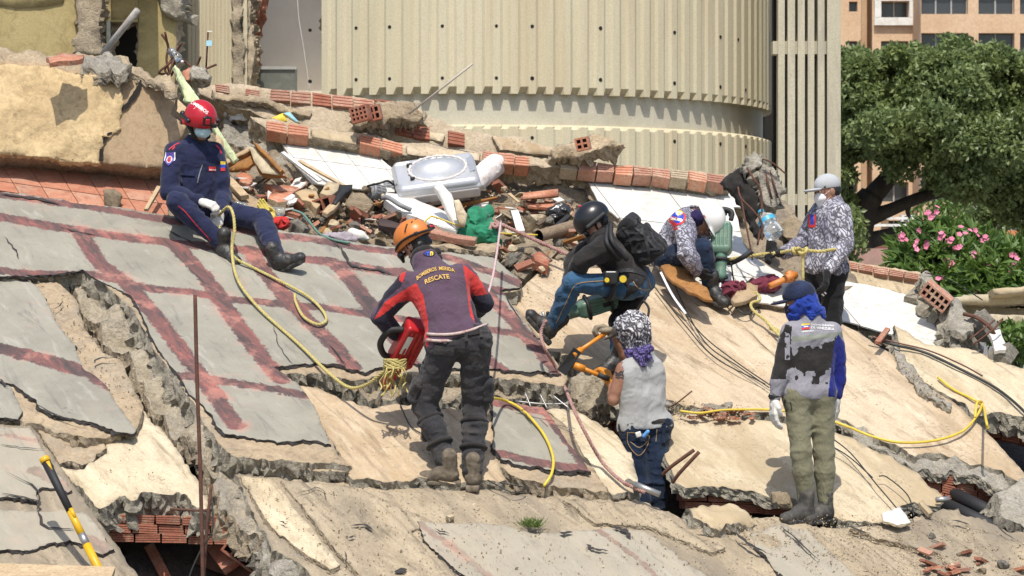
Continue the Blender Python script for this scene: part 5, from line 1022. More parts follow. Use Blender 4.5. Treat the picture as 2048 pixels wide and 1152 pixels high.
PNAV = [[(735, 690), (742, 640), (768, 628), (795, 606), (808, 605), (800, 700)], [(810, 602), (836, 628), (850, 668), (857, 706), (830, 730), (806, 660)], [(945, 592), (990, 585), (990, 650), (950, 645), (942, 606)], [(770, 600), (800, 575), (808, 560), (800, 545), (780, 560), (745, 640)]]
def mf2(C):
    mi = np.zeros(len(C), int)
    for q in PNAV: mi[inpoly(C, q)] = 2
    for q in PRED: mi[inpoly(C, q)] = 1
    return mi
T2 = shirt(p, j, [PURP, REDC, NAVYD], mf2, hem=-.0, neck=-.015, fold=.008, seed=21, infl=.02, bulk=1.02, vox=.007)
tr2 = trousers(p, j, [CHAR], fold=.013, infl=.026, seed=23, top=.05, b=.84)
SHOE = plain('dusty_shoe', (.115, .092, .065), .85, var=.3, bs=.4, sc=30, dirt=(.24, .195, .13))
boots(p, [(J(899, 940, 19.74), J(838, 958, 19.78), (0, -.25, 1)), (J(946, 948, 19.76), J(951, 952, 20.0), (0, -.15, 1))], SHOE, SHOE)
bt = bvh(T2)
text_on('lettering', 'BOMBEROS  MERIDA', .036, J(868, 541, 19.7), (1, 0, .22), (-.22, 0, 1), GOLD, p, bt, (0, 1, 0), arc=2.2, sep=.8, lift=.012)
text_on('lettering', 'RESCATE', .043, J(873, 559, 19.7), (1, 0, .24), (-.24, 0, 1), GOLD, p, bt, (0, 1, 0), arc=1.6, sep=1., lift=.010)
emblem(p, bt, J(857, 506, 19.8), .085, .04, 16, 8, lambda s, t: None if s * s + t * t > 1 else (1 if s * s + t * t > .6 or (int(s * 7 + 9) % 2 and t < .2) else (0 if s > .1 else 3)), [YEL, NAVYD, RED, BLU], xd=(1, 0, .05))
hm = helmet(p, at, A, ORGH, (.118, .145, .125), (0, -.01, .045), low=-.04, brim=.02)
m = MB(); P = [at(math.cos(t) * .128, math.sin(t) * .152 - .01, .028 + .012 * math.cos(t * 2)) for t in np.linspace(0, 6.283, 40)]; m.tube(P, .009, 6, cap=False); m.build('lamp_strap', BLACKC, hm)
gear('lamp_pack', [bx_(at(.05, -.148, .034), A, (.034, .018, .021), .006)], BLKH, hm); gear('tail_light', [bx_(at(.05, -.163, .036), A, (.022, .006, .010), .003)], plain('red_lens', (.5, .02, .03), .2, bs=0), hm)
gear('lamp_buckle', [bx_(at(-.09, -.115, .03), A, (.014, .014, .013), .004)], BLKH, hm)
for q, w in (((-.085, -.075, .115), .02), ((-.05, -.11, .125), .014), ((-.0, -.12, .135), .02), ((.03, -.11, .14), .016), ((-.1, -.06, .09), .016)):
    c = at(*q); n_ = unit(c - at(0, -.01, .045)); c = at(0, -.01, .045) + n_ * (.122 + .012 * abs(n_ @ A[1])); f_ = frame(n_, A[0] + A[2] * .3); gear('vent', [bx_(c, f_, (w, .005, .006), .002)], BLACK, hm, vox=.004)
gear('hair', [el(at(0, -.025, .0), A, (.08, .094, .075)), rc(at(-.05, -.06, -.04), at(.05, -.06, -.04), .035)], HAIR, p, fold=.006, fsc=.02, cuts=[(at(0, .03, 0), A[1]), (at(0, 0, -.06), -A[2])])
gear('visor_frame', [rc(at(-.085, .09, -.03), at(-.07, .11, -.07), .022, .012), rc(at(.0, .13, -.02), at(-.08, .1, -.02), .02)], BLKH, hm)
gear('chin_strap', [rc(at(-.082, -.02, .01), at(-.06, .03, -.09), .009), rc(at(-.08, -.07, .0), at(-.068, .0, -.07), .009)], BLACKC, p)
gear('collar', [rc(j['nk'] + (-.075, .03, .0), j['nk'] + (.0, -.07, .015), .022), rc(j['nk'] + (.0, -.07, .015), j['nk'] + (.10, -.02, .02), .022), rc(j['nk'] + (-.06, .05, .04), j['nk'] + (.08, .04, .06), .03)], BLACKC, p, fold=.004, fsc=.04)
ax_ = frame(at(0, -.02, -.05) - j['nk']); ring('collar', j['nk'] + ax_[2] * .03, ax_, .07, .075, .032, BLACKC, p)
ROPEW = stone('white_red_rope', (.50, .38, .34), (.62, .53, .47), (.40, .14, .13), 26, 90, .5, .006, 0)
for k, (y0, y1) in enumerate(((668, 647), (680, 661))):
    P = [j['hl'] * 0 + J(x, y0 + (y1 - y0) * (x - 856) / 120 + 9 * math.sin((x - 856) / 120 * 3.1), 19.70) for x in range(854, 978, 8)]; h = [bt.ray_cast(Vector(q) - Vector((0, .6, 0)), Vector((0, 1, 0)), 1.5)[0] for q in P]; P = [np.array(a) - (0, .008, 0) if a is not None else q + (0, .12, 0) for a, q in zip(h, P)]
    m = MB(); m.tube(catmull(P, 2), .0105, 7); m.build('waist_rope', ROPEW, p)
t2 = bvh(tr2)
drape('belt', [(868, 682), (915, 668), (965, 660)], .045, BLACKC, p, t2, 19.6, lift=.012)
for px in ([(868, 699), (888, 702), (908, 703)], [(960, 690), (972, 684)]): drape('pocket_flap', px, .06, CHAR, p, t2, 19.6, lift=.012)
for x, y in ((889, 678), (932, 672), (962, 664)): drape('belt_loop', [(x, y - 8), (x + 1, y + 10)], .022, CHAR, p, t2, 19.6, lift=.02)
for k in ('l', 'r'):
    for t in (.22, .62):
        c = j['k' + k] + (j['a' + k] - j['k' + k]) * t; ax = frame(j['a' + k] - j['k' + k]); ring('knee_strap', c, ax, .083, .083, .017, BLACKC, p)
    c = j['k' + k] + (j['a' + k] - j['k' + k]) * .3 + np.array((-.05, .07, 0)); gear('knee_pad', [rc(c + (0, 0, .06), c - (0, 0, .1), .03, .026)], BLKH, p)
    for s in (-1,):
        q = j['h' + k] + (j['k' + k] - j['h' + k]) * .72 + np.array((-.10 if k == 'l' else .09, -.02, 0)); gear('cargo_pocket', [bx_(q, frame(j['h' + k] - j['k' + k]), (.03, .06, .08), .02)], CHAR, p, fold=.012, fsc=.06, vox=.008)
gear('radio', [bx_(J(843, 740, 19.9), frame((-.2, 0, 1)), (.02, .03, .05), .006)], BLKH, p)
# ---------- 3 crouching man with black helmet and backpack
p, j, at, A = person('man in black helmet, black hoodie and blue jeans crouching over a green breaker', J(1180, 700, 21.4), dict(hl=(1262, 572, 21.3), hr=(1280, 566, 21.58), sl=(1208, 494, 21.15), sr=(1198, 486, 21.55), nk=(1200, 474, 21.34), el=(1164, 524, 21.12), wl=(1147, 556, 21.28), er=(1150, 520, 21.6), wr=(1140, 556, 21.5), kl=(1146, 565, 21.16), al=(1106, 650, 21.34), kr=(1238, 645, 21.62), ar=(1236, 712, 21.35)), SKINL, (J(1189, 449, 21.36), (-.74, -.12, -.62), (-.55, -.1, .8)), ())
T3 = shirt(p, j, [BLACKC], hem=.03, fold=.012, seed=31, infl=.022, name='hoodie'); tr3 = trousers(p, j, [DENIM, BLACKP], fold=.011, infl=.016, seed=33, mfn=lambda C: ((C[:, 1] > 21.49) & (C[:, 0] < J(1290, 0, 21.5)[0]) & (C[:, 2] < J(0, 575, 21.5)[2])).astype(int))  # far leg of the jeans turned black to paint its shadow
boots(p, [(J(1104, 655, 21.34), J(1068, 622, 21.3), (.72, -.05, .62)), (J(1236, 716, 21.3), J(1190, 728, 21.1), BP.n)])
sdf('glove', hand(J(1146, 558, 21.3), (-.5, .4, -.7), (.4, .5, -.2), 1.1, 1, gl=.003), BGLOVE, p, vox=.005); sdf('glove', hand(J(1140, 556, 21.5), (-.2, -.1, -.9), (.6, 0, .2), 1.1, -1, gl=.003), BGLOVE, p, vox=.005)
hm = helmet(p, at, A, BLKH, (.118, .145, .12), (0, -.01, .05), low=-.04)
gear('rail', [rc(at(-.122, -.08, .03), at(-.122, .07, .03), .018), rc(at(.122, -.08, .03), at(.122, .07, .03), .018)], BLACK, hm); gear('red_edge', [rc(at(0, .13, .06), at(0, .0, .172), .006), rc(at(0, .0, .172), at(0, -.13, .1), .006)], REDH, hm)
gear('chin_strap', [rc(at(-.082, -.0, .02), at(-.055, .035, -.1), .010), rc(at(-.08, -.06, .0), at(-.06, .02, -.09), .010), rc(at(-.055, .035, -.1), at(.055, .035, -.1), .012)], BLACKC, p)
gear('face_shield', [rc(at(-.05, .10, .0), at(.05, .10, .0), .016), rc(at(-.055, .10, -.01), at(-.04, .10, -.09), .012)], BLKH, p)
gear('hair', [el(at(0, -.02, .0), A, (.079, .092, .075))], HAIR, p, fold=.006, fsc=.02, cuts=[(at(0, -.02, 0), A[1]), (at(0, 0, -.07), -A[2])])
t3 = bvh(tr3); STITCH = plain('orange_stitch', (.30, .19, .08), .8, bs=0)
drape('seam', [(1250, 560), (1200, 562), (1160, 566), (1146, 575), (1132, 605), (1112, 648)], .006, STITCH, p, t3, 21.2); drape('seam', [(1262, 552), (1272, 572), (1290, 580), (1304, 578)], .006, STITCH, p, t3, 21.2); drape('seam', [(1300, 555), (1306, 575)], .006, STITCH, p, t3, 21.2)
ax = frame(j['hl'] - j['kl']); ring('thigh_strap', j['hl'] + (j['kl'] - j['hl']) * .38, ax, .108, .108, .02, BLACK, p)
po = gear('pouch', [bx_(J(1222, 556, 21.13), np.eye(3), (.055, .04, .055), .02)], BLKH, p)
for x, y in ((1214, 560), (1246, 558)):
    m = MB(); c = J(x, y, 21.09); m.tube([c + (0, .05, 0), c], .033 if x > 1220 else .026, 16, sm=False); m.tube([c + (0, .045, 0), c + (0, -.004, 0)], .026 if x > 1220 else .018, 16, 1, sm=False); m.build('yellow_filter', [BLKH, plain('filter_yellow', (.62, .44, .02), .5, bs=0)], p)
drape('belt', [(1225, 545), (1262, 540), (1300, 552)], .03, BLACK, p, bvh(T3), 21.2, lift=.01)
strap('dangling_strap', [J(1286, 600, 21.2), J(1297, 615, 21.18), J(1296, 632, 21.17), J(1291, 637, 21.17)], .009, BLACK, p)
# backpack: a thing of its own
BPK = cloth('pack_nylon', (.017, .017, .018), .3, fold=.6)
bp = empty('backpack', J(1280, 500, 21.45), 'black backpack with straps and pockets on the crouching man in jeans', 'backpack')
fb_ = frame(unit(J(1300, 520, 21.4) - J(1240, 455, 21.4)), (.6, -.3, .5))
cb = J(1277, 482, 21.36); pk = sdf('pack_body', [bx_(cb, fb_, (.08, .135, .165), .06), bx_(cb + fb_[0] * .07 + fb_[2] * .06, fb_, (.05, .12, .125), .04, .02), bx_(cb + fb_[2] * .11 + fb_[0] * .02, fb_, (.08, .13, .06), .04, .03)], BPK, bp, vox=.008, fold=.013, fsc=.07)
sdf('top_flap', [bx_(cb - fb_[2] * .14 + fb_[0] * .03, fb_, (.07, .12, .05), .04)], BPK, bp, vox=.008, fold=.01, fsc=.06)
tb = bvh(pk)
for px in ([(1245, 452), (1258, 470), (1266, 496), (1270, 515)], [(1262, 446), (1290, 470), (1316, 500)], [(1250, 480), (1280, 478), (1306, 470)], [(1266, 505), (1295, 500), (1322, 496)], [(1285, 455), (1296, 490), (1300, 520)]): drape('webbing', px, .02, BLACK, bp, tb, 21.1, lift=.008)
for a_, b_ in (((1222, 445), (1255, 520)), ((1216, 452), (1240, 520))): strap('shoulder_strap', [J(*a_, 21.22), J((a_[0] + b_[0]) / 2 - 14, (a_[1] + b_[1]) / 2, 21.06), J(*b_, 21.12)], .018, BLACK, bp)
strap('haul_loop', [J(1262, 438, 21.35), J(1266, 432, 21.33), J(1275, 438, 21.32)], .008, BLACK, bp)
# ---------- 4 white helmet worker
p, j, at, A = person('worker in white hard hat and crackle print shirt bending over an upright green breaker', J(1400, 590, 22.8), dict(hl=(1338, 508, 23.22), hr=(1332, 515, 22.95), sl=(1368, 436, 23.08), sr=(1370, 450, 22.76), nk=(1386, 436, 22.9), el=(1398, 474, 23.25), wl=(1436, 440, 23.15), er=(1374, 508, 22.55), wr=(1394, 538, 22.6), kl=(1424, 502, 23.15), al=(1432, 572, 23.0), kr=(1404, 498, 22.62), ar=(1420, 570, 22.72)), SKIN, (J(1409, 441, 22.88), (.40, -.25, -.88), (.88, -.12, .42)), (), .98)
T4 = shirt(p, j, [CAMO], hem=-.04, fold=.013, seed=41, infl=.022); trousers(p, j, [DENIMD], fold=.012, infl=.018, seed=43); boots(p, [(J(1421, 574, 22.72), J(1452, 590, 22.6), BP.n), (J(1434, 574, 23.0), J(1462, 580, 22.9), BP.n)])
hm = helmet(p, at, A, WHTH, (.118, .146, .128), (0, -.01, .045), low=-.035, brim=.055)
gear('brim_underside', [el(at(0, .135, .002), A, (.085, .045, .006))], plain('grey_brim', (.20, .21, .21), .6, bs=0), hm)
emblem(hm, bvh(hm), J(1404, 431, 22.7), .035, .03, 10, 9, lambda s, t: None if s * s + t * t > 1 else (2 if s > .1 and t < .3 else (1 if s < -.1 else 0)), FLAGM, xd=(.9, 0, -.3))
gear('neck_cloth', [rc(at(-.07, -.03, -.04), at(.07, -.03, -.04), .06), rc(at(0, -.05, -.08), at(0, -.01, -.11), .075, .07)], cloth('violet_hood', (.02, .014, .06), .3), p, fold=.01, fsc=.05)
bt = bvh(T4)
def logo(s, t):
    r = math.hypot(s, t)
    if r > 1: return None
    return 2 if (r > .78 and t < .1) else (0 if r > .84 else (1 if (math.sin(s * 5 + t * 4) > -.45) else 3))
emblem(p, bt, J(1355, 434, 22.7), .135, .125, 26, 24, logo, FLAGM, xd=(.8, -.2, .5), yd=(-.5, 0, .8)); text_on('lettering', 'LOCRE', .042, J(1343, 446, 22.7), (.35, 0, -.95), (.95, 0, .35), RED, p, bt, (0, 1, 0), lift=.014)
sdf('glove', hand(J(1436, 440, 23.14), (.5, -.3, .6), (.3, -.2, -.8), 1.1, -1, gl=.003), BGLOVE, p, vox=.005); sdf('glove', hand(J(1394, 539, 22.6), (.6, .2, -.5), (.2, .5, .5), 1.0, 1, gl=.003), BGLOVE, p, vox=.005)
# ---------- 5 grey cap man
p, j, at, A = person('man in light grey cap and white mask standing and pulling a taut yellow rope', J(1655, 760, 22.85), dict(hl=(1666, 545, 22.82), hr=(1636, 543, 22.98), sl=(1682, 424, 22.78), sr=(1640, 421, 23.02), nk=(1665, 408, 22.92), el=(1690, 490, 22.72), wl=(1657, 538, 22.64), er=(1606, 486, 23.08), wr=(1567, 507, 22.92), kl=(1664, 655, 22.78), al=(1664, 755, 22.86), kr=(1640, 655, 22.92), ar=(1636, 755, 22.98)), SKIN, (J(1655, 382, 22.9), (-.93, -.32, -.12), (-.12, 0, 1)), (), .98)
T5 = shirt(p, j, [CAMO], hem=-.02, fold=.010, seed=51, infl=.018); tr5 = trousers(p, j, [BLACKP], fold=.009, infl=.018, seed=53); boots(p, [(J(1664, 757, 22.84), J(1624, 766, 22.7), (0, 0, 1)), (J(1636, 757, 22.96), J(1600, 766, 22.8), (0, 0, 1))])
sdf('glove', hand(J(1566, 506, 22.9), (-.95, -.1, -.05), (.1, -.2, -.9), 1.15, 1, 1.1, gl=.004), BGLOVE, p, vox=.005); sdf('glove', hand(J(1655, 541, 22.63), (-.15, -.2, -.95), (-.8, .3, 0), .5, 1, 1.1, gl=.004), BGLOVE, p, vox=.005)
capm = cloth('cap_grey', (.40, .41, .42), .06, fold=.2)
def cap(par, at, A, mat, bill, name='cap', c=(0, -.005, .05), r=(.088, .108, .088)):
    o = sdf(name, [el(at(*c), A, r), sub(el(at(c[0], c[1], c[2] - .05), A, tuple(x - .012 for x in r)))], mat, par, vox=.005, cuts=[(at(0, 0, c[2] - .03), -A[2])])
    b = sdf('bill', [el(at(0, .125, c[2] - .03), A, (.082, .075, .013), .01), sub(el(at(0, .0, c[2] - .03), A, (.08, .09, .05)))], bill, o, vox=.0045, cuts=()); return o
cp = cap(p, at, A, capm, capm); gear('hair', [el(at(0, -.02, .0), A, (.077, .092, .07))], HAIR, p, fold=.004, fsc=.02, cuts=[(at(0, .0, 0), A[1]), (at(0, 0, -.05), -A[2])])
gear('strap_opening', [el(at(0, -.103, .045), A, (.03, .012, .022))], HAIR, cp); gear('logo', [bx_(at(-.078, .055, .032), frame((-.8, .5, .3)), (.012, .006, .006), .002)], BLACK, cp, vox=.004)
gear('face_mask', [el(at(0, .066, -.05), A, (.060, .05, .046)), rc(at(0, .088, -.035), at(0, .07, -.10), .03, .03, .02)], MASKW, p, vox=.005); gear('mask_loop', [rc(at(-.058, .06, -.03), at(-.078, -.005, .012), .003), rc(at(-.052, .05, -.08), at(-.078, -.01, -.03), .003)], MASKW, p, vox=.004)
bt = bvh(T5); emblem(p, bt, J(1632, 440, 22.6), .05, .10, 8, 14, lambda s, t: 2 if abs(s) > .5 or t < -.5 else 1, FLAGM); gear('undershirt', [rc(j['hl'] + (0, 0, .02), j['hr'] + (0, 0, .02), .113, .113)], BLUEC, p, cuts=[((0, 0, J(0, 548, 22.8)[2]), (0, 0, -1)), ((0, 0, J(0, 530, 22.8)[2]), (0, 0, 1))])
for px in ([(1642, 578), (1652, 592)], [(1646, 574), (1656, 588)]): drape('stripe', px, .012, WHITEC, p, bvh(tr5), 22.6)
# ---------- 6 man with blue hood
p, j, at, A = person('man in blue hood, dark cap, grey printed jersey and olive trousers, back turned', J(1625, 1038, 20), dict(hl=(1594, 795, 19.98), hr=(1642, 790, 20.02), sl=(1582, 662, 19.98), sr=(1664, 664, 20.06), nk=(1620, 636, 20.02), el=(1563, 742, 19.94), wl=(1549, 796, 19.92), er=(1676, 742, 20.1), wr=(1672, 790, 20.08), kl=(1602, 905, 19.95), al=(1614, 1012, 20.0), kr=(1648, 905, 20.03), ar=(1651, 1012, 20.06)), SKIND, (J(1599, 605, 20.0), (-.95, .05, -.2), (-.2, 0, 1)), (), .98)
PBLK = [[(1545, 790), (1540, 760), (1548, 700), (1572, 648), (1585, 660), (1580, 690), (1590, 715), (1575, 740), (1566, 790)], [(1578, 730), (1595, 700), (1615, 690), (1640, 695), (1660, 688), (1672, 670), (1678, 690), (1668, 730), (1640, 750), (1600, 745)]]
def mf6(C):
    x, y = pxof(C); nz = vnoise(C * (1, .3, 1), .03, 8) * 9 + vnoise(C, .012, 3) * 4; Q = C.copy(); Q[:, 2] += nz * 20 / F; mi = np.zeros(len(C), int)
    for q in PBLK: mi[inpoly(Q, q)] = 1
    mi[(x < 1576) & (y > 758) & (y < 800)] = 0; mi[(y > 742) & (y < 768) & (nz > 2.5) & (x > 1590)] = 1; mi[(x > 1570) & (x < 1580) & (y > 665) & (y < 720) & (nz > -2)] = 0
    mi[inpoly(C, [(1668, 690), (1676, 668), (1700, 700), (1700, 800), (1655, 800), (1662, 740)])] = 2; mi[(np.abs(y - (679 - (x - 1580) * .10)) < 5.5) & (mi == 0) & (x > 1583)] = 3
    return mi
T6 = shirt(p, j, [GREYJ, BLACKC, BLUED, plain('reflective_stripe', (.20, .21, .17), .5)], mf6, hem=-.02, fold=.008, seed=61, infl=.012, bulk=.93, vox=.007); tr6 = trousers(p, j, [OLIVEC], fold=.006, infl=.014, seed=63, top=.04, b=.9)
boots(p, [(J(1613, 1016, 19.98), J(1575, 1030, 19.9), (0, -.1, 1)), (J(1651, 1016, 20.06), J(1636, 1024, 20.02), (0, -.1, 1))], plain('dusty_black_boot', (.05, .047, .042), .8, var=.3, bs=.4, sc=30, dirt=(.16, .14, .11)))
sdf('glove', hand(J(1549, 800, 19.92), (-.05, -.1, -1), (.8, .3, 0), .45, 1, 1.1, gl=.003), WGLOVE, p, vox=.005); sdf('glove', hand(J(1672, 795, 20.08), (0, .1, -1), (-.8, .3, 0), .45, -1, 1.1, gl=.003), WGLOVE, p, vox=.005)
ring('watch', j['wl'] + (0, 0, .012), np.eye(3), .034, .034, .012, BLACK, p); gear('watch_face', [bx_(j['wl'] + (-.02, -.028, .012), np.eye(3), (.022, .012, .02), .006)], BLKH, p)
gear('hood', [el(at(0, -.02, .02), A, (.084, .10, .095)), rc(at(0, .03, -.05), at(0, .055, -.08), .066, .045, .03), rc(at(0, -.02, -.03), j['nk'] + (.01, 0, .05), .064, .066, .05), rc(j['nk'] + (-.04, 0, .03), j['nk'] + (.06, 0, .03), .052, .046, .04), rc(j['nk'] + (.01, -.05, .045), j['nk'] + (.0, -.08, .0), .045, .016, .03), sub(el(at(0, .10, .0), A, (.07, .06, .042)))], BLUEC, p, fold=.013, fsc=.05, cuts=[(at(0, 0, .075), A[2])])
gear('mask', [rc(at(0, .07, -.045), at(0, .075, -.075), .045, .035)], cloth('navy_mask', (.02, .02, .05)), p)
NAVC = cloth('navy_cap', (.018, .026, .06), .5, (.05, .08, .11)); cp = cap(p, at, A, NAVC, cloth('navy_bill', (.018, .02, .045)), c=(0, -.008, .058), r=(.097, .117, .094)); gear('strap_gap', [el(at(0, -.112, .04), A, (.028, .014, .024))], BLUEC, cp)
bt = bvh(T6); emblem(p, bt, J(1615, 653, 19.8), .055, .042, 10, 9, flagf, FLAGM, xd=(1, 0, .12)); emblem(p, bt, J(1616, 653.5, 19.79), .03, .006, 5, 1, lambda s, t: 3, FLAGM, xd=(1, 0, .12), name='flag_stars', lift=.008)
text_on('lettering', 'Gobierno Bolivariano', .019, J(1650, 652, 19.8), (1, 0, -.05), (.05, 0, 1), WHITEC, p, bt, (0, 1, 0)); text_on('lettering', 'DE VENEZUELA', .024, J(1650, 659, 19.8), (1, 0, -.08), (.08, 0, 1), WHITEC, p, bt, (0, 1, 0)); text_on('lettering', 'VENEZUELA', .016, J(1619, 664, 19.8), (1, 0, .1), (-.1, 0, 1), WHITEC, p, bt, (0, 1, 0))
drape('pocket_edge', [(1573, 800), (1572, 815), (1577, 826)], .012, BLACKC, p, bvh(tr6), 19.8)
# ---------- 7 man with scarf in the hole
Yk = 20.62
hk = hand(J(1222, 768, 20.82), (-.35, .3, .8), (-.5, .3, -.5), 1.1, 1, 1.08, gl=.004)
p, j, at, A = person('man in grey sleeveless shirt and patterned head scarf standing in the hole with bolt cutters', J(1290, 1075, Yk), dict(hl=(1264, 858, Yk), hr=(1316, 854, Yk + .04), sl=(1246, 738, Yk - .04), sr=(1310, 728, Yk + .08), nk=(1282, 706, Yk + .04), el=(1227, 800, Yk - .05), wl=(1223, 770, 20.8), er=(1262, 735, Yk + .42), wr=(1228, 672, Yk + .32), kl=(1280, 965, Yk - .06), al=(1288, 1065, Yk), kr=(1314, 965, Yk), ar=(1318, 1065, Yk + .05)), SKIN, (J(1263, 664, Yk + .04), (-.88, .25, -.40), (-.3, 0, .95)), (), 1.02)
T7 = shirt(p, j, [GREYT], hem=.03, fold=.012, seed=71, infl=.02, sl='lr', t=-.0, bulk=1.03)
bpy.data.objects.remove(T7)
pr = torsop(j['hl'], j['hr'], j['sl'], j['sr'], j['nk'], .95); u = unit((j['sl'] + j['sr']) / 2 - (j['hl'] + j['hr']) / 2); fr = frame(u)
pr += [sub(rc(j['sl'] + (j['sl'] - j['sr']) * .16 + (0, -.01, -.02), j['el'] + (j['sl'] - j['sr']) * .1, .062, .06)), sub(bx_((j['hl'] + j['hr']) / 2 - u * .25, fr, (.3, .3, .25), .01)), sub(rc(j['nk'] + u * .03, j['nk'] + u * .2, .065))]
T7 = sdf('tank_top', pr, [GREYT], p, vox=.0075, infl=.012, fold=.009, fsc=.10, seed=71); tr7 = trousers(p, j, [DENIMD], fold=.010, infl=.012, seed=73, top=.04, b=.9); boots(p, [(J(1288, 1066, Yk), J(1262, 1066, Yk + .1), (0, 0, 1)), (J(1318, 1066, Yk + .05), J(1300, 1066, Yk + .2), (0, 0, 1))])
OGL = cloth('orange_glove', (.55, .22, .03), .15); sdf('glove', hk, OGL, p, vox=.005)
sdf('glove', hand(J(1228, 668, Yk + .3), (-.75, -.1, .45), (-.3, -.1, -.8), 1.2, 1, 1.12, gl=.004), cloth('tan_glove', (.36, .29, .20), .4, (.05, .045, .04)), p, vox=.005)
gear('head_scarf', [el(at(0, -.015, .035), A, (.108, .125, .108)), rc(at(0, .0, -.03), at(0, .03, -.08), .085, .062, .03), rc(at(0, -.03, -.02), j['nk'] + (-.01, 0, .03), .09, .08, .05), sub(el(at(0, .12, .0), A, (.06, .06, .035)))], SCARF, p, fold=.016, fsc=.055)
gear('scarf_knot', [rc(j['nk'] + (.0, -.10, .0), j['nk'] + (.05, -.11, .03), .035, .028, .02), rc(j['nk'] + (-.01, -.105, -.02), j['nk'] + (.01, -.125, -.075), .034, .016, .02), rc(j['nk'] + (.03, -.105, .0), j['nk'] + (.045, -.12, -.03), .03, .02, .02), rc(j['nk'] + (-.07, -.05, .0), j['nk'] + (.0, -.10, .0), .04, .035, .03)], SCARFP, p, fold=.014, fsc=.035)
gear('cap_bill', [el(at(0, .135, .03), A, (.08, .07, .012)), rc(at(-.05, .10, .05), at(.05, .10, .05), .03)], cloth('brown_cap', (.07, .055, .045), .4, (.02, .02, .02)), p)
TAT = plain('tattoo', (.03, .028, .03), .6, bs=0); bb = bvh([o for o in p.children if o.name.startswith('body')][0])
for k in range(3): drape('tattoo', [(1232, 745 + k * 5), (1238, 749 + k * 4), (1244, 744 + k * 6), (1250, 750 + k * 5)], .012 - k * .002, TAT, p, bb, 20.4, lift=.0025)
t7 = bvh(tr7); pk = drape('pocket', [(1262, 868), (1282, 869), (1301, 870)], .11, DENIMD, p, t7, 20.4, lift=.010); drape('pocket', [(1326, 872), (1333, 872)], .11, DENIMD, p, t7, 20.4, lift=.010)
for px in ([(1256, 866), (1280, 868), (1301, 874)], [(1256, 866), (1258, 890), (1278, 912), (1296, 895), (1301, 874)], [(1316, 860), (1314, 885)], [(1262, 885), (1280, 896), (1298, 884)]): drape('seam', px, .005, STITCH, p, t7, 20.4, lift=.014)
drape('belt', [(1240, 842), (1290, 846), (1333, 843)], .03, BLACKC, p, t7, 20.4, lift=.012)
gear('blue_bottle', [rc(J(1288, 872, 20.49), J(1296, 863, 20.48), .016, .014)], plain('blue_plastic', (.10, .30, .62), .3, bs=0), p); gear('white_paper', [bx_(J(1277, 869, 20.48), frame((-.3, -.2, 1)), (.02, .008, .02), .003)], WHITEP, p)
# ================= tools, ropes, debris =================
YROPE = stone('yellow_rope', (.50, .41, .13), (.66, .57, .24), (.40, .33, .12), 60, 160, .8, .006, .2, (.2, .16, .05)); YCORD = plain('yellow_cord', (.62, .45, .05), .5, bs=0)
PROPE = stone('pink_rope', (.56, .36, .36), (.66, .52, .50), (.42, .16, .17), 40, 120, .6, .006, .1); RROPE = stone('faded_red_rope', (.36, .19, .16), (.46, .30, .26), (.26, .10, .09), 30, 110, .6, .006, .2)
HOSE = plain('dark_hose', (.022, .024, .02), .5, bs=0); BROWNH = plain('brown_hose', (.12, .05, .035), .6, bs=0); GREENH = plain('green_hose', (.10, .19, .15), .6, bs=0)
def rope(name, pts, r, mat, label, cat='rope', n=9, twist=True):
    """pts: (x, y, Y) or (x, y, ('h', height over the slope)); twisted three-strand rope when thick"""
    P = catmull([PP(q[0], q[1], q[2][1]) if isinstance(q[2], tuple) else J(*q) for q in pts], n); m = MB()
    if twist:
        L = np.r_[0, np.cumsum(np.linalg.norm(np.diff(P, axis=0), axis=1))]; k = max(12, int(L[-1] / .012)); s = np.linspace(0, L[-1], k); P = np.stack([np.interp(s, L, P[:, i]) for i in range(3)], 1)
        T = np.gradient(P, axis=0); T /= np.linalg.norm(T, axis=1)[:, None] + 1e-9; a = np.cross(T, (.3, 1., .2)); a /= np.linalg.norm(a, axis=1)[:, None]; b = np.cross(T, a)
        for q in range(3):
            ph = s * 6.283 / .075 + q * 2.094; m.tube(P + (a * np.cos(ph)[:, None] + b * np.sin(ph)[:, None]) * r * .52, r * .56, 5)
    else: m.tube(P, r, 7)
    return tag(m.build(name, mat), label, cat)
h_ = lambda x, y, h=.15: (x, y, ('h', h))
rope('rope', [(430, 440, 22.35), (455, 414, 22.2), (466, 428, 22.12), (469, 462, 22.05), (464, 500, 22.0), h_(476, 560, .17), h_(520, 618), h_(600, 690), h_(660, 748, .16), (700, 775, 20.4), (735, 768, 20.2), (765, 745, 20.1), (790, 728, 20.05)], .0125, YROPE, 'long yellow rope running from the sitting firefighter down to the red breaker')
rope('rope', [(438, 448, 22.3), (444, 475, 22.2), h_(470, 515, .17), h_(510, 537), h_(560, 562), h_(612, 590), h_(643, 618), h_(653, 640), h_(636, 649), h_(608, 634), h_(592, 605), h_(590, 588)], .0115, YROPE, 'yellow rope lying in a loop on the painted roof below the seated man')
rope('rope', [(1002, 443, 22.3), (993, 510, 21.2), (984, 560, 20.6), (972, 600, 20.42), (958, 640, 20.45)], .009, PROPE, 'thin pink and white rope hanging from the green bundle to the orange helmet man', twist=False)
rope('rope', [h_(985, 440, .22), h_(1010, 452, .2), h_(1060, 475, .18), h_(1120, 502, .16), h_(1165, 522, .14)], .016, RROPE, 'thick faded red rope stretched over the debris to the crouching man')
rope('rope', [(1092, 640, 21.1), (1082, 665, 21.1), (1090, 698, 21.0), h_(1112, 735, .16), h_(1130, 775, .08), (1145, 812, 20.3), (1172, 868, 20.1), h_(1205, 925, .09), h_(1245, 963, .09), h_(1290, 985, .1)], .013, RROPE, 'reddish rope winding down the slabs to the metal tube by the man in jeans')
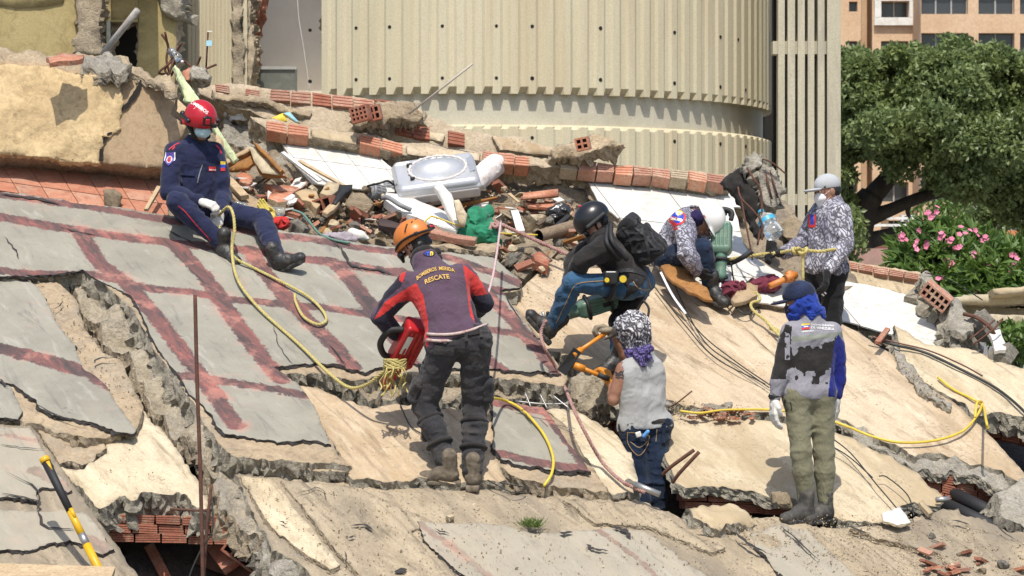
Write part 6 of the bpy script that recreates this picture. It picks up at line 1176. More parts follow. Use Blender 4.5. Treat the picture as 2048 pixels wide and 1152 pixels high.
m = MB(); m.tube([PP(1268, 968, .12), PP(1320, 989, .1)], .022, 10); tag(m.build('metal_tube', STEEL), 'short dented metal tube at the end of the reddish rope', 'tube')
rope('rope', [(985, 796, 20.3), h_(1010, 801, .1), h_(1045, 820, .09), h_(1085, 865, .085), h_(1105, 910, .09), h_(1104, 945, .09), h_(1088, 972, .05)], .0105, YCORD, 'smooth yellow cord curving over the small painted slab', twist=False)
rope('rope', [h_(1655, 838, .05), h_(1700, 855, .05), h_(1745, 873, .06), h_(1800, 885, .05), h_(1870, 881, .05), h_(1925, 862, .05), h_(1955, 830, .05), h_(1964, 806, .06), h_(1954, 806, .1), h_(1950, 835, .06)], .010, YCORD, 'yellow cord lying in a wide arc on the ochre slab at right', twist=False)
rope('rope', [h_(1876, 755, .04), h_(1905, 778, .04), h_(1945, 798, .05), h_(1966, 812, .06), (1972, 840, 20.8), (1976, 858, 20.7)], .010, YCORD, 'yellow cord tangled with a black wire beside the brick gap at right', twist=False)
rope('rope', [h_(1360, 822, .05), h_(1400, 826, .06), h_(1450, 820, .05), h_(1530, 819, .05), h_(1570, 822, .05)], .009, YCORD, 'yellow cord running behind the legs of the man in olive trousers', twist=False)
rope('rope', [(1550, 505, 22.85), (1500, 512, 22.85), (1440, 521, 22.85), (1400, 524, 22.9)], .0135, YROPE, 'taut yellow rope held by the grey cap man in his black glove')
rope('rope', [(1545, 508, 22.83), (1565, 504, 22.84), (1590, 500, 22.68), (1606, 500, 22.62), (1640, 503, 22.58), (1660, 500, 22.6), (1690, 498, 22.78), (1698, 500, 22.95)], .0135, YROPE, 'yellow rope knotted round the waist of the grey cap man')
m = MB(); P = [J(1588 + 7 * math.cos(t) + t * 1.5, 502 + 6 * math.sin(t * 1.3), 22.60 + .03 * math.sin(t * 2)) for t in np.linspace(0, 14, 60)]; m.tube(P, .0125, 7)
P = [J(1606 + .6 * math.sin(y), y, 22.6) for y in range(503, 560, 4)]; m.tube(P, .0125, 7); tag(m.build('rope_knot', YROPE), 'bulky yellow rope knot with a hanging tail at the waist of the grey cap man', 'knot')
rope('rope', [h_(1497, 590, .12), h_(1512, 585, .14), h_(1520, 600, .12), h_(1503, 606, .11), h_(1506, 620, .1), h_(1530, 640, .08), h_(1556, 668, .07), h_(1580, 690, .07)], .0125, YROPE, 'coiled yellow rope below the grey broken tile behind the blue hood man')
rope('rope', [h_(1540, 655, .06), h_(1552, 660, .06), h_(1570, 672, .05)], .02, YROPE, 'short thick rope end lying on the ochre slab left of the blue hood')
r_ = random.Random(8); m = MB()
for k in range(11):
    x, y = r_.uniform(770, 806), r_.uniform(722, 738); P = [J(x, y, 20.0)]
    for q in range(5): x += r_.uniform(-9, 9); y += r_.uniform(4, 17); P.append(J(x, y, 20.0 + r_.uniform(-.07, .05)))
    m.tube(catmull(P, 5), .006, 5)
for k in range(8): P = [J(790 + 22 * math.cos(t + k) , 728 + 9 * math.sin(t * 1.2 + k * 2), 20.02 + .07 * math.sin(t + k)) for t in np.linspace(0, 6.3, 22)]; m.tube(P, .007, 5)
tag(m.build('rope_tangle', YROPE), 'frayed tangle of yellow rope tied round the nose of the red breaker', 'rope')
rope('hose', [h_(1738, 676, .07), h_(1790, 690, .06), h_(1850, 705, .05), h_(1920, 738, .05), h_(1990, 775, .05), h_(2040, 815, .05), h_(2070, 850, .05)], .011, HOSE, 'dark green hose snaking over the cream slab at right', 'hose', twist=False)
rope('hose', [h_(1745, 674, .09), h_(1800, 687, .08), h_(1860, 702, .07), h_(1925, 730, .07), h_(1965, 752, .06)], .0065, BROWNH, 'thin brown hose lying beside the dark hose at right', 'hose', twist=False)
for i, (pts, lab) in enumerate((([(1325, 545), (1345, 590), (1400, 665), (1470, 722), (1540, 770)], 'uppermost of the thin black cables crossing the large ochre slab'), ([(1345, 560), (1372, 620), (1415, 690), (1480, 735), (1538, 775)], 'black cable starting by the brown board and crossing the ochre slab'), ([(1310, 575), (1370, 650), (1430, 715), (1530, 768)], 'lowest thin black cable on the large ochre slab'), ([(1655, 870), (1700, 905), (1750, 965), (1795, 1018)], 'dark cable lying on the pale slab right of the olive trousers'), ([(1660, 890), (1700, 915), (1745, 955)], 'short dark wire beside the cable on the pale slab'), ([(1758, 952), (1775, 955), (1815, 990), (1828, 1030)], 'thin bent wire loop on the pale slab above the white tile'), ([(1000, 965), (1050, 975), (1025, 985), (975, 960)], 'looped dark cable right of the boots of the orange helmet man'), ([(800, 808), (820, 850), (850, 870), (900, 885)], 'black cable of the red breaker running behind the firefighter legs'))):
    rope('cable', [h_(x, y, .05) for x, y in pts], .0048, HOSE, lab, 'cable', twist=False)
m = MB(); P = [h_(1322, 545, .2), h_(1345, 590, .12), h_(1372, 628, .06)]; P = [PP(x, y, h[1]) for x, y, h in P]; m.tube(catmull(P, 5), .012, 4, sm=False); tag(m.build('metal_strip', plain('white_metal', (.7, .7, .7), .4, bs=0)), 'narrow white metal strip hanging from the brown board', 'strip')
# --- breakers
GRN = plain('tool_green', (.10, .20, .145), .4, bs=.05, var=.06, dirt=(.2, .22, .16)); TRED = plain('tool_red', (.42, .018, .022), .35, bs=.05, var=.06)
def breaker(a, b, side, mat, label, L=(.0, .40, .55, .66, .95), w=.075, dep=.065, hand_=True, top=True):
    """a: top of the motor housing, b: chisel tip; side: direction of the flat face"""
    a, b = np.array(a), np.array(b); z = unit(b - a); D = np.linalg.norm(b - a); fr = frame(z, side); t = empty('demolition_breaker', b, label, 'breaker'); at = lambda s: a + z * D * s
    c = (at(L[0]) + at(L[1])) / 2; hh = D * (L[1] - L[0]) / 2
    body = sdf('motor_housing', [bx_(c, fr, (w, dep, hh), .025), bx_(c + z * hh * .6, fr, (w * .8, dep * .8, hh * .6), .02, .03)] + [sub(bx_(c + fr[0] * q * w * .5 - fr[1] * dep * s - z * hh * .05, fr, (.006, .008, hh * .75), .003)) for q in (-1.2, -.4, .4, 1.2) for s in (1, -1)], mat, t, vox=.006)
    for s in (-1, 1): sdf('vent', [bx_(c - z * hh * .3 + fr[0] * w * .12 * s - fr[1] * (dep + .001), fr, (.007, .006, .03), .003)], BLACK, body, vox=.005)
    sdf('barrel', [rc(at(L[1] - .02), at(L[2]), .052, .047), rc(at(L[2]), at(L[3]), .040, .046)], mat, t, vox=.006)
    sdf('nose', [rc(at(L[3]), at(L[3] + .06), .043, .03), rc(at(L[3] + .03) - fr[0] * .05, at(L[3] + .03) + fr[0] * .05, .014)], BLKH, t, vox=.006)
    m = MB(); m.tube([at(L[3] + .05), at(.96), b], (.016, .016, .009), 8); m.build('chisel', STEEL, t)
    if hand_:
        ax = at(L[2] - .03); m = MB(); P = catmull([ax - fr[1] * .05, ax + fr[0] * .08 - fr[1] * .07, ax + fr[0] * .17 - z * .02, ax + fr[0] * .24 - z * .07], 6); m.tube(P, .021, 9); m.build('side_handle', BLACK, t); ring('collar', ax, fr, .053, .053, .016, BLACK, t)
    if top:
        q = at(L[0]) - z * .02; m = MB(); P = catmull([q - fr[0] * .07, q - fr[0] * .075 - z * .07, q - z * .095, q + fr[0] * .075 - z * .07, q + fr[0] * .07], 6); m.tube(P, .019, 9); m.build('top_handle', BLACK, t)
    return t, fr, at
t, fr, at = breaker(J(838, 648, 19.98), J(752, 808, 20.42), (1, 0, .2), TRED, 'red demolition breaker with yellow rope held by the orange helmet man', (.0, .46, .56, .74, .96), .085, .075, False, False)
m = MB(); P = catmull([at(.10) - fr[0] * .08, at(.15) - fr[0] * .17, at(.30) - fr[0] * .19, at(.42) - fr[0] * .13, at(.44) - fr[0] * .05], 7); m.tube(P, .023, 9); m.build('grip_handle', BLACK, t)
V, Q = quadgrid(*[at(s) - fr[1] * .0755 * np.sign(fr[1][1]) + fr[0] * w for s, w in ((.09, -.06), (.09, -.02), (.30, -.02), (.30, -.06))], 4, 2); obj('label_plate', V, Q, WHITEC, t)
breaker(J(1444, 446, 22.9), J(1440, 592, 22.75), (1, -.2, 0), GRN, 'upright green demolition breaker worked by the white helmet man', (.0, .40, .54, .72, .95), .08, .07)
sdf('red_rag', [el(J(1432, 428, 23.0), np.eye(3), (.05, .03, .04)), rc(J(1430, 420, 23), J(1440, 436, 23), .025)], REDC, None, vox=.007, fold=.01, fsc=.03)
tag(bpy.data.objects['red_rag'], 'small red rag on top of the upright green breaker', 'rag')
t, fr, at = breaker(J(1236, 596, 21.62), J(1066, 648, 21.55), (0, -.3, 1), GRN, 'green demolition breaker held level under the thigh of the crouching man', (.0, .44, .60, .78, .96), .062, .07, False, False)
for s in (.10, .36): ring('strap_band', at(s), fr, .088, .088, .013, BLACK, t)
m = MB(); m.tube([at(.86) - fr[0] * .06, at(.86) + fr[0] * .07], .012, 8); m.build('lock_pin', STEEL, t)
# --- bolt cutter
OR = plain('cutter_orange', (.62, .22, .02), .4, bs=0)
t = empty('bolt_cutter', J(1148, 735, 20.5), 'orange handled bolt cutter held by the man in the scarf', 'bolt cutter'); c = J(1142, 722, 20.75)
for a_, b_ in ((J(1214, 664, 20.9), c + (.03, 0, .05)), (J(1213, 756, 20.78), c + (.04, 0, -.035))):
    m = MB(); m.tube([a_, a_ * .5 + b_ * .5, b_], (.015, .015, .019), 8); m.build('handle', OR, t); m = MB(); d = unit(a_ - b_); m.tube([a_ - d * .07, a_ + d * .02], .019, 8); m.build('grip', BLACK if a_[2] < -.5 else OR, t)
    m = MB(); m.tube([b_ + d * .06, b_ - d * .02], .026, 8); m.build('joint', OR, t)
m = MB(); m.box(c + np.array((-.01, 0, .0)), frame((0, 1, 0), (-.6, 0, -.8)), (.10, .035, .022), jit=.006); m.build('jaws', BLKH, t)
# --- sledge handle lower left
t = empty('sledge_hammer', PP(212, 1165, .06), 'yellow and black handled sledge leaning on the stained slab at lower left', 'sledge hammer'); YH = plain('handle_yellow', (.66, .37, .01), .45, bs=0)
a_, b_ = J(88, 916, 18.28), PP(214, 1172, .06); q = lambda s: a_ + (b_ - a_) * s
for n_, s0, s1, r0, r1, mm in (('grip', .035, .42, .030, .024, BLACK), ('shaft', .42, .60, .023, .025, YH), ('band', .60, .68, .025, .025, STEEL), ('neck', .68, 1.0, .027, .029, YH), ('end_cap', 0, .035, .033, .033, YH)):
    m = MB(); m.tube([q(s0), q((s0 + s1) / 2), q(s1)], (r0, (r0 + r1) / 2, r1), 12); m.build(n_, mm, t)
for s0, s1 in ((.03, .10), (.40, .47)):
    m = MB(); o_ = np.array((.013, -.018, 0)); m.tube([q(s0) + o_, q(s1) + o_], (.016, .010), 8); m.build('grip_inlay', YH, t)
# --- rusty rods in front
for pts, r, lab in (([(390, 590, 17.9), (394, 760, 17.88), (401, 960, 17.85), (406, 1175, 17.85)], .0125, 'tall rusty reinforcing bar standing upright in the foreground'), ([(423, 968, 17.95), (414, 1050, 17.9), (407, 1160, 17.9)], .010, 'shorter rusty bar beside the tall one over the brick hole')):
    m = MB(); m.tube(catmull([J(*p) for p in pts], 8), r, 7); tag(m.build('reinforcing_bar', RUST), lab, 'rebar')
rope('wire', [(424, 1000, 17.9), (425, 1060, 17.85), (402, 1100, 17.85), (380, 1150, 17.85), (378, 1180, 17.85)], .006, HOSE, 'thin dark wire curling by the rusty bars', 'wire', twist=False)
t = MB(); t.box(J(90, 1150, 17.0), frame((.02, -.4, 1), (1, 0, -.03)), (.40, .09, .022), jit=.004); tag(t.build('plank', WOOD), 'weathered wooden plank across the bottom left corner', 'plank')
# --- hollow bricks
def hollow(name, c, ax, hs, nx, nz, mat, label, parent=None, th=.008):
    """extruded clay brick with open cells; ax rows: width, depth (hole axis), height"""
    m = MB(); c = np.array(c); ax = np.array(ax); w, d, h = hs
    for i in range(nx + 1): m.box(c + ax[0] * (-w + 2 * w * i / nx), ax, (th, d, h))
    for k in range(nz + 1): m.box(c + ax[2] * (-h + 2 * h * k / nz) + ax[1] * .001, ax, (w + th * .9, d - .002, th * .98))
    m.box(c + ax[1] * d * .35, ax, (w * .99, .004, h * .99), 1); o = m.build(name, [mat, SHADEIN], parent); return tag(o, label, 'brick') if label else o  # near-black sheet inside the cells is painted shade
def chunk(name, px, h, th, mats, label, cat='concrete chunk', pl=None, seed=0, disp=.04, amp=4, step=5, res=.035, rough=.3, dsc=.14, parent=None, group=None):
    return slab(name, px, h, th, mats, label, cat, parent=parent, pl=pl, seed=seed, disp=disp, amp=amp, step=step, res=res, rough=rough, dsc=dsc, group=group)
ax0 = np.array([unit((1, -.25, .12)), unit((-.35, -.9, -.1)), (0, 0, 1.)]); ax0[2] = unit(np.cross(ax0[0], ax0[1])) * -1; ax0[1] = np.cross(ax0[2], ax0[0])
Fc = lambda x, y, Y: Pl(J(x, y, Y), (.1, -1, .35))
b1 = chunk('broken_block', [(706, 222), (760, 206), (822, 205), (846, 232), (832, 246), (780, 238), (765, 254), (712, 250)], 0, .16, [TANR, EDGET], 'broken hollow brick block jutting out of the brick ridge near the leaning rod', 'broken block', pl=Fc(770, 235, 24.3), seed=61)
hollow('brick', J(722, 228, 24.12), np.array([unit((1, -.3, .25)), unit((-.3, -1, 0)), unit((-.22, 0, 1))]), (.07, .05, .055), 4, 3, BRICK, None, b1); hollow('brick', J(750, 226, 24.2), np.array([unit((1, -.1, .25)), unit((-.1, -1, 0)), unit((-.22, 0, 1))]), (.045, .05, .055), 2, 2, BRICK, None, b1)
m = MB(); m.tube([J(818, 228, 24.2), J(945, 128, 23.9)], .009, 6); tag(m.build('thin_rod', plain('rod', (.45, .40, .33), .6, bs=0)), 'thin pale rod slanting up from the broken block in front of the tower', 'rod')
b2 = chunk('broken_block', [(1106, 296), (1155, 284), (1188, 268), (1228, 276), (1248, 288), (1200, 300), (1160, 314), (1112, 314)], 0, .16, [TANR, EDGET], 'broken wall piece with an orange brick sticking out above the white tiles', 'broken block', pl=Fc(1180, 300, 24.2), seed=62)
hollow('brick', J(1166, 288, 24.0), np.array([unit((1, -.2, .2)), unit((-.2, -1, 0)), unit((-.2, 0, 1))]), (.05, .05, .045), 2, 2, TERRA, None, b2)
b3 = chunk('broken_pillar', [(1838, 548), (1852, 540), (1900, 585), (1950, 640), (1948, 660), (1925, 674), (1895, 648), (1900, 612), (1868, 585), (1836, 560)], .1, .22, [GREYR, EDGE], 'toppled concrete pillar with a hollow brick at its side at right', 'broken pillar', seed=63, disp=.03)
hollow('brick', PP(1873, 592, .16), np.array([unit((.72, -.2, -.62)), unit((-.35, -.9, -.2)), unit((.5, -.3, .75))]), (.115, .06, .055), 5, 2, BRICKD, None, b3)
hollow('brick', J(497, 1098, 19.25), np.array([unit((.8, 0, -.6)), unit((0, -1, 0)), unit((.6, 0, .8))]), (.135, .12, .095), 4, 3, BRICK, 'hollow brick with open cells in the dark hole at lower left')
hollow('brick', PP(652, 410, .1), np.array([unit((1, -.3, .3)), unit((-.3, -1, 0)), unit((-.3, 0, 1))]), (.07, .08, .05), 2, 1, BRICK, 'hollow brick with dark openings beside the tan boulder')
# --- rocks
def rockmesh(seed, mat, flat=1., sub_=1):
    r = np.random.RandomState(seed); bm = bmesh.new()
    for i in range(26):
        q = r.normal(size=3); q /= np.linalg.norm(q); q *= r.uniform(.75, 1); q[2] *= flat; bm.verts.new(q)
    bmesh.ops.convex_hull(bm, input=bm.verts); bmesh.ops.delete(bm, geom=[v for v in bm.verts if not v.link_faces], context='VERTS')
    bmesh.ops.subdivide_edges(bm, edges=bm.edges, cuts=sub_, use_grid_fill=True)
    for v in bm.verts: v.co += Vector(np.array(v.co) * float(fbm(np.array(v.co)[None], .55, seed, 3)[0]) * .16)
    me = bpy.data.meshes.new('rock'); bm.to_mesh(me); bm.free(); me.materials.append(mat); return me
def place(name, me, loc, sc, rot, label, cat, group=None):
    o = bpy.data.objects.new(name, me); COL.objects.link(o); o.location = loc; o.scale = sc; o.rotation_euler = rot; return tag(o, label, cat, group)
bigs = [(716, 414, .16, TANR, 'large tan boulder of plaster in the middle of the debris'), (1064, 440, .14, CREAM, 'pale boulder with a smooth face near the brown pipe'), (596, 458, .11, GREYR, 'grey boulder lump under the green hose'), (1160, 462, .10, TANR, 'rounded tan boulder beside the black helmet'), (1225, 470, .09, TANR, 'tan stone behind the backpack of the crouching man'), (1020, 520, .09, GREYR, 'grey green stone above the right corner of the painted roof'), (225, 398, .13, TANR, 'yellow tan boulder on the pink tiles at left'), (1585, 462, .17, TANR, 'large tan boulder left of the grey cap man'), (1545, 492, .10, GREYR, 'grey stone under the water bottle'), (1965, 655, .16, GREYR, 'grey boulder with bent rods at right'), (2008, 708, .14, GREYR, 'grey angular boulder on the cream slab at the right edge'), (900, 1037, .045, CREAM, 'small white stone lying alone on the foreground slab'), (1260, 972, .07, GREYR, 'pale stone at the foot of the man in jeans'), (1790, 1040, .08, TANR, 'tan stone supporting the white tile'), (1565, 1000, .1, TANR, 'brown stone behind the left boot of the olive trousers man'), (655, 470, .07, CREAM, 'cream stone above the painted roof near the white jug'), (765, 378, .06, GREYR, 'dark grey stone beside the plastic wheels'), (1045, 410, .07, GREYR, 'grey stone left of the curved roof tile'), (560, 205, .14, TANR, 'tan lump on top of the brick ridge behind the red helmet'), (150, 80, .0, TANR, '')]
for i, (x, y, s, mt, lab) in enumerate(bigs):
    if s: place('boulder', rockmesh(100 + i, mt, .8, 2), PP(x, y, s * .35), (s, s * .9, s * .85), (r_.uniform(0, 6), r_.uniform(-.3, .3), r_.uniform(0, 6)), lab, 'boulder')
zone = np.array([(452, 330), (560, 350), (780, 385), (1000, 370), (1140, 400), (1180, 430), (1150, 520), (1080, 545), (1030, 530), (985, 505), (760, 480), (620, 455), (520, 420), (455, 380)], float)
def zpt(z):
    while True:
        p = np.array((r_.uniform(z[:, 0].min(), z[:, 0].max()), r_.uniform(z[:, 1].min(), z[:, 1].max())))
        if inside(p[None], z)[0]: return p
def kinds(mats, flat=1.): return [rockmesh(200 + k * 9 + j, m, flat) for j, m in enumerate(mats) for k in range(4)]
def boxmesh(mat, sx, sy, sz, seed):
    m = MB(); m.box((0, 0, 0), np.eye(3), (sx, sy, sz), jit=min(sx, sy, sz) * .35, rng=random.Random(seed)); me = bpy.data.meshes.new('shard'); me.from_pydata(m.v, [], m.f); me.materials.append(mat); me.update(); return me
SH = {'concrete_lump': (kinds([TANR, GREYR, CREAM], .85), 'lump of broken concrete in the debris strip behind the painted roof', 'concrete lumps in the debris strip', 'rubble'),
      'brick_shard': ([boxmesh(m, 1, .6, .22, k) for k, m in enumerate((BRICK, BRICKD, TERRA, BRICK))], 'red brick shard in the debris strip behind the painted roof', 'brick shards in the debris strip', 'brick shard'),
      'tile_shard': ([boxmesh(m, 1, .8, .09, k + 9) for k, m in enumerate((WTILE, CREAM, WHITEP))], 'pale flat tile shard in the debris strip behind the painted roof', 'tile shards in the debris strip', 'tile shard'),
      'wood_splinter': ([boxmesh(m, 1, .12, .07, k + 20) for k, m in enumerate((WOOD, BOARD, plain('dark_wood', (.09, .06, .04), .8)))], 'wood splinter in the debris strip behind the painted roof', 'wood splinters in the debris strip', 'splinter')}
MATW = {'tan_rubble': 'tan', 'grey_rubble': 'grey', 'cream_plaster': 'cream', 'red_brick': 'dark red', 'dusty_brick': 'dusty pink', 'orange_terracotta': 'orange', 'white_tile': 'glossy white', 'white_paint': 'dull white', 'raw_wood': 'pale', 'brown_board': 'brown', 'dark_wood': 'blackened'}
SPOT = ((560, 'beside the seated man'), (650, 'between the seated man and the tan boulder'), (780, 'around the large tan boulder'), (880, 'under the wheels and the white boards'), (985, 'around the green bundle'), (1075, 'around the pale boulder'), (1300, 'around the brown pipe'))
for nm, cnt, lo, hi in (('concrete_lump', 150, .022, .075), ('brick_shard', 70, .035, .085), ('tile_shard', 34, .04, .10), ('wood_splinter', 40, .06, .17)):
    ms, lab, grp, cat = SH[nm]
    for i in range(cnt):
        x, y = zpt(zone); s = lo + (hi - lo) * r_.random() ** 2; me = ms[i % len(ms)]; sp = next(t for q, t in SPOT if x < q); sz = 'larger' if s > (lo + hi) * .45 else 'small'
        lb = f"{sz} {MATW[me.materials[0].name]} {nm.replace('_', ' ')} {sp}"
        place(nm, me, PP(x, y, r_.uniform(-.01, .10)), (s, s * r_.uniform(.7, 1), s * r_.uniform(.7, 1)), (r_.uniform(-.7, .9), r_.uniform(-.6, .6), r_.uniform(0, 6.3)), lb, cat, f"{MATW[me.materials[0].name]} {nm.replace('_', ' ')}s {sp}")
zone2 = np.array([(1450, 560), (1560, 540), (1640, 620), (1560, 620), (1440, 600)], float)
for i in range(26):
    x, y = zpt(zone2); s = r_.uniform(.02, .05); place('concrete_lump', SH['concrete_lump'][0][i % 12], PP(x, y, r_.uniform(.03, .08)), (s, s, s * .8), (r_.random(), r_.random(), r_.uniform(0, 6)), 'lump of broken concrete by the grey broken tile behind the blue hood', 'rubble', 'concrete lumps by the grey broken tile')
zone3 = np.array([(1840, 1060), (1900, 1070), (2048, 1110), (2048, 1165), (1840, 1165)], float)
for i in range(22):
    x, y = zpt(zone3); s = r_.uniform(.025, .065); k = i % 3; nm = ('brick_shard', 'concrete_lump', 'brick_shard')[k]; ms = SH[nm][0]
    place(nm, ms[i % len(ms)], PP(x, y, .04), (s, s * .8, s * .7), (r_.uniform(-.4, .4), r_.uniform(-.4, .4), r_.uniform(0, 6)), (('larger ' if s > .05 else 'small ') + MATW[ms[i % len(ms)].materials[0].name] + (' brick shard' if k != 1 else ' concrete lump')) + ' on the stony slab at the lower right corner', 'brick shard' if k != 1 else 'rubble', MATW[ms[i % len(ms)].materials[0].name] + (' brick shards' if k != 1 else ' concrete lumps') + ' at the lower right corner')
for i in range(22):
    x, y = r_.uniform(1385, 1505), r_.uniform(815, 838); s = r_.uniform(.02, .05); place('brick_shard', SH['brick_shard'][0][i % 4], PP(x, y, .02), (s, s * .8, s * .8), (r_.random() * .5, 0, r_.uniform(0, 6)), ('larger ' if s > .033 else 'small ') + MATW[SH['brick_shard'][0][i % 4].materials[0].name] + ' brick shard in the seam behind the olive trousers man', 'brick shard', 'brick shards in the seam behind the olive trousers man')
# gravel: countless grit on the slabs
def gravel(name, n, fn, mats, lo, hi, seed):
    r = np.random.RandomState(seed); v = []; f = []; mi = []
    T = np.array([(1, 0, 0), (-.6, .9, 0), (-.5, -.8, .1), (0, 0, 1.), (.1, .1, -.6)]); FF = [(0, 1, 3), (1, 2, 3), (2, 0, 3), (1, 0, 4), (2, 1, 4), (0, 2, 4)]
    for i in range(n):
        x, y, h = fn(r); c = PP(x, y, h); s = lo + (hi - lo) * r.rand() ** 3; a = r.normal(size=(3, 3)); q, _ = np.linalg.qr(a); k = len(v)
        v += list(c + (T * r.uniform(.7, 1.3, T.shape) * s) @ q); f += [tuple(j + k for j in t) for t in FF]; mi += [r.randint(len(mats))] * 6
    return tag(obj(name, v, f, mats, None, mi), kind='stuff')
def zf(polys):
    ps = [np.array(p, float) for p, *_ in polys]; w = np.array([k for _, _, k in polys], float); w /= w.sum()
    def fn(r):
        i = r.choice(len(ps), p=w); p = ps[i]
        while True:
            q = np.array((r.uniform(p[:, 0].min(), p[:, 0].max()), r.uniform(p[:, 1].min(), p[:, 1].max())))
            if inside(q[None], p)[0]: return q[0], q[1], polys[i][1]
    return fn
gravel('gravel', 7000, zf([(zone, .03, 4), ([(475, 955), (1300, 1008), (1420, 1070), (1600, 1160), (700, 1160), (560, 1090)], .025, 3), ([(1380, 1030), (1880, 1030), (2048, 1080), (2048, 1160), (1650, 1160)], .035, 4), ([(70, 560), (150, 600), (280, 800), (250, 860), (200, 790)], .065, .5), ([(1040, 585), (1100, 530), (1180, 560), (1120, 690)], .03, .5), ([(150, 980), (250, 890), (380, 980), (240, 985)], .02, .06), ([(1780, 700), (1900, 800), (1850, 800)], .05, .4), ([(1345, 800), (1500, 812), (1480, 840), (1340, 835)], .04, .8), ([(600, 735), (1120, 755), (1130, 800), (640, 790)], .0, 1.)]), [TANR, CREAM, CREAM, FORE], .003, .011, 4)
# --- washing machine lid, mattress, wheels, boards
DRUM = plain('silver_plastic', (.50, .51, .53), .3, .35, .05, bs=.03, dirt=(.45, .42, .36)); IVORY = plain('ivory_enamel', (.58, .53, .49), .35, var=.05, bs=.03)
c = PP(872, 352, .24); nz_ = unit((-.05, -.62, .80)); fr = frame(nz_, (1, .12, .12))
t = empty('washing_machine_lid', c - nz_ * .1, 'silver top of a washing machine with a round opening lying on the debris', 'washing machine lid')
sdf('housing', [bx_(c, fr, (.335, .215, .062), .05), bx_(c - fr[2] * .02, fr, (.345, .225, .035), .03), sub(el(c + fr[2] * .09 + fr[0] * .02 + fr[1] * .02, fr, (.225, .165, .10))), sub(bx_(c + fr[2] * .062 - fr[0] * .26 + fr[1] * .02, fr, (.07, .14, .012), .01))], DRUM, t, vox=.007)
sdf('rim', [rc(c + fr[0] * (.02 + .235 * math.cos(a)) + fr[1] * (.02 + .172 * math.sin(a)) + fr[2] * .062, c + fr[0] * (.02 + .235 * math.cos(a + .3)) + fr[1] * (.02 + .172 * math.sin(a + .3)) + fr[2] * .062, .010) for a in np.arange(0, 6.2, .3)], IVORY, t, vox=.006)
sdf('front_panel', [bx_(c - fr[2] * .055 - fr[1] * .19, fr, (.33, .04, .05), .02)], IVORY, t, vox=.007); gear('hinge', [bx_(c + fr[2] * .065 - fr[0] * .20 + fr[1] * .11, fr, (.025, .012, .014), .005)], BLACK, t); gear('hinge', [bx_(c + fr[2] * .065 - fr[0] * .20 - fr[1] * .08, fr, (.02, .012, .012), .005)], BLACK, t)
V, Q = quadgrid(*[c + fr[2] * .066 + fr[0] * a + fr[1] * b for a, b in ((.27, -.10), (.315, -.08), (.315, .12), (.27, .10))], 2, 6); obj('control_panel', V, Q, plain('panel_grey', (.25, .27, .30), .3, bs=0), t)
CUSH = cloth('mattress_white', (.66, .60, .57), .08, (.52, .45, .38), fold=.4)
tag(sdf('mattress', [rc(PP(838, 392, .10), PP(930, 380, .10), .085, .085), rc(PP(930, 380, .10), PP(990, 330, .14), .085, .09), rc(PP(850, 372, .12), PP(940, 362, .12), .08)], CUSH, None, vox=.008, fold=.010, fsc=.09), 'off white foam mattress bent under the washing machine lid', 'mattress')
WGR = plain('wheel_grey', (.22, .225, .23), .5, bs=0)
for x, y, r, d, lab in ((846, 383, .078, (1, -.45, -.05), 'grey treaded plastic wheel standing upright below the mattress'), (797, 382, .062, (1, -.5, .1), 'grey treaded plastic wheel left of the upright one'), (781, 376, .06, (-1, -.3, 0), 'plain grey plastic wheel under the washing machine corner'), (754, 385, .066, (-.8, -.6, .2), 'dusty grey plastic wheel lying farthest left')):
    c = PP(x, y, r * .8); d = unit(d); fr = frame(d); t = empty('trolley_roller', c - (0, 0, r), lab, 'wheel'); m = MB(); m.tube([c - d * .06, c - d * .052, c + d * .052, c + d * .06], (r * .9, r, r, r * .9), 22, sm=False); m.build('tyre', WGR, t)
    for k in range(16):
        a = k / 16 * 6.283; e = fr[0] * math.cos(a) + fr[1] * math.sin(a)
        for s in (-1, 1):
            m = MB(); m.box(c + e * r * 1.02 + d * .026 * s, np.array([np.cross(e, d), d, e]), (r * .13, .018, r * .05)); m.build('tread', WGR, t)
    m = MB(); m.tube([c + d * .055, c + d * .064], r * .62, 16, sm=False); m.tube([c + d * .06, c + d * .072], r * .22, 10, sm=False); m.build('hub', plain('hub_grey', (.33, .33, .34), .4, bs=0), t)
def board(name, px, h, th, mat, label, cat, **k): return slab(name, px, h, th, [mat, k.pop('side', mat)], label, cat, seed=int(px[0][0]), amp=k.pop('amp', 1.2), step=9, disp=k.pop('disp', .003), rough=.05, rings=2, res=.08, **k)
t = board('white_board', [(772, 384), (802, 388), (905, 428), (926, 456), (914, 463), (850, 441), (792, 420), (768, 402)], .13, .05, WHITEP, 'white painted board with a grey handle amid the debris', 'board')
m = MB(); m.tube(catmull([PP(766, 396, .15), PP(778, 396, .19), PP(800, 410, .19), PP(822, 420, .16)], 6), (.02), 8); m.build('handle', WGR, t)
board('white_board', [(868, 374), (882, 366), (903, 388), (928, 456), (914, 458), (888, 408)], .16, .05, WHITEP, 'upright white splintered board leaning right of the wheels', 'board', pl=Pl(PP(900, 430, .15), (.2, -1, .35)))
board('tan_board', [(908, 400), (918, 399), (934, 428), (930, 452), (920, 450), (912, 424)], .2, .04, CREAM, 'narrow tan stone slat right of the white boards', 'slat', pl=Pl(PP(920, 450, .15), (.1, -1, .3)))
board('clay_tile', [(824, 442), (872, 450), (888, 462), (955, 474), (950, 482), (890, 472), (852, 464), (826, 456)], .17, .05, BRICKD, 'long pinkish clay tile behind the orange helmet', 'clay tile')
chunk('concrete_block', [(842, 466), (960, 477), (1002, 488), (990, 512), (905, 502), (848, 492)], .10, .14, [TANR, EDGET], 'flat tan concrete block under the long pinkish tile', 'concrete block', seed=70)
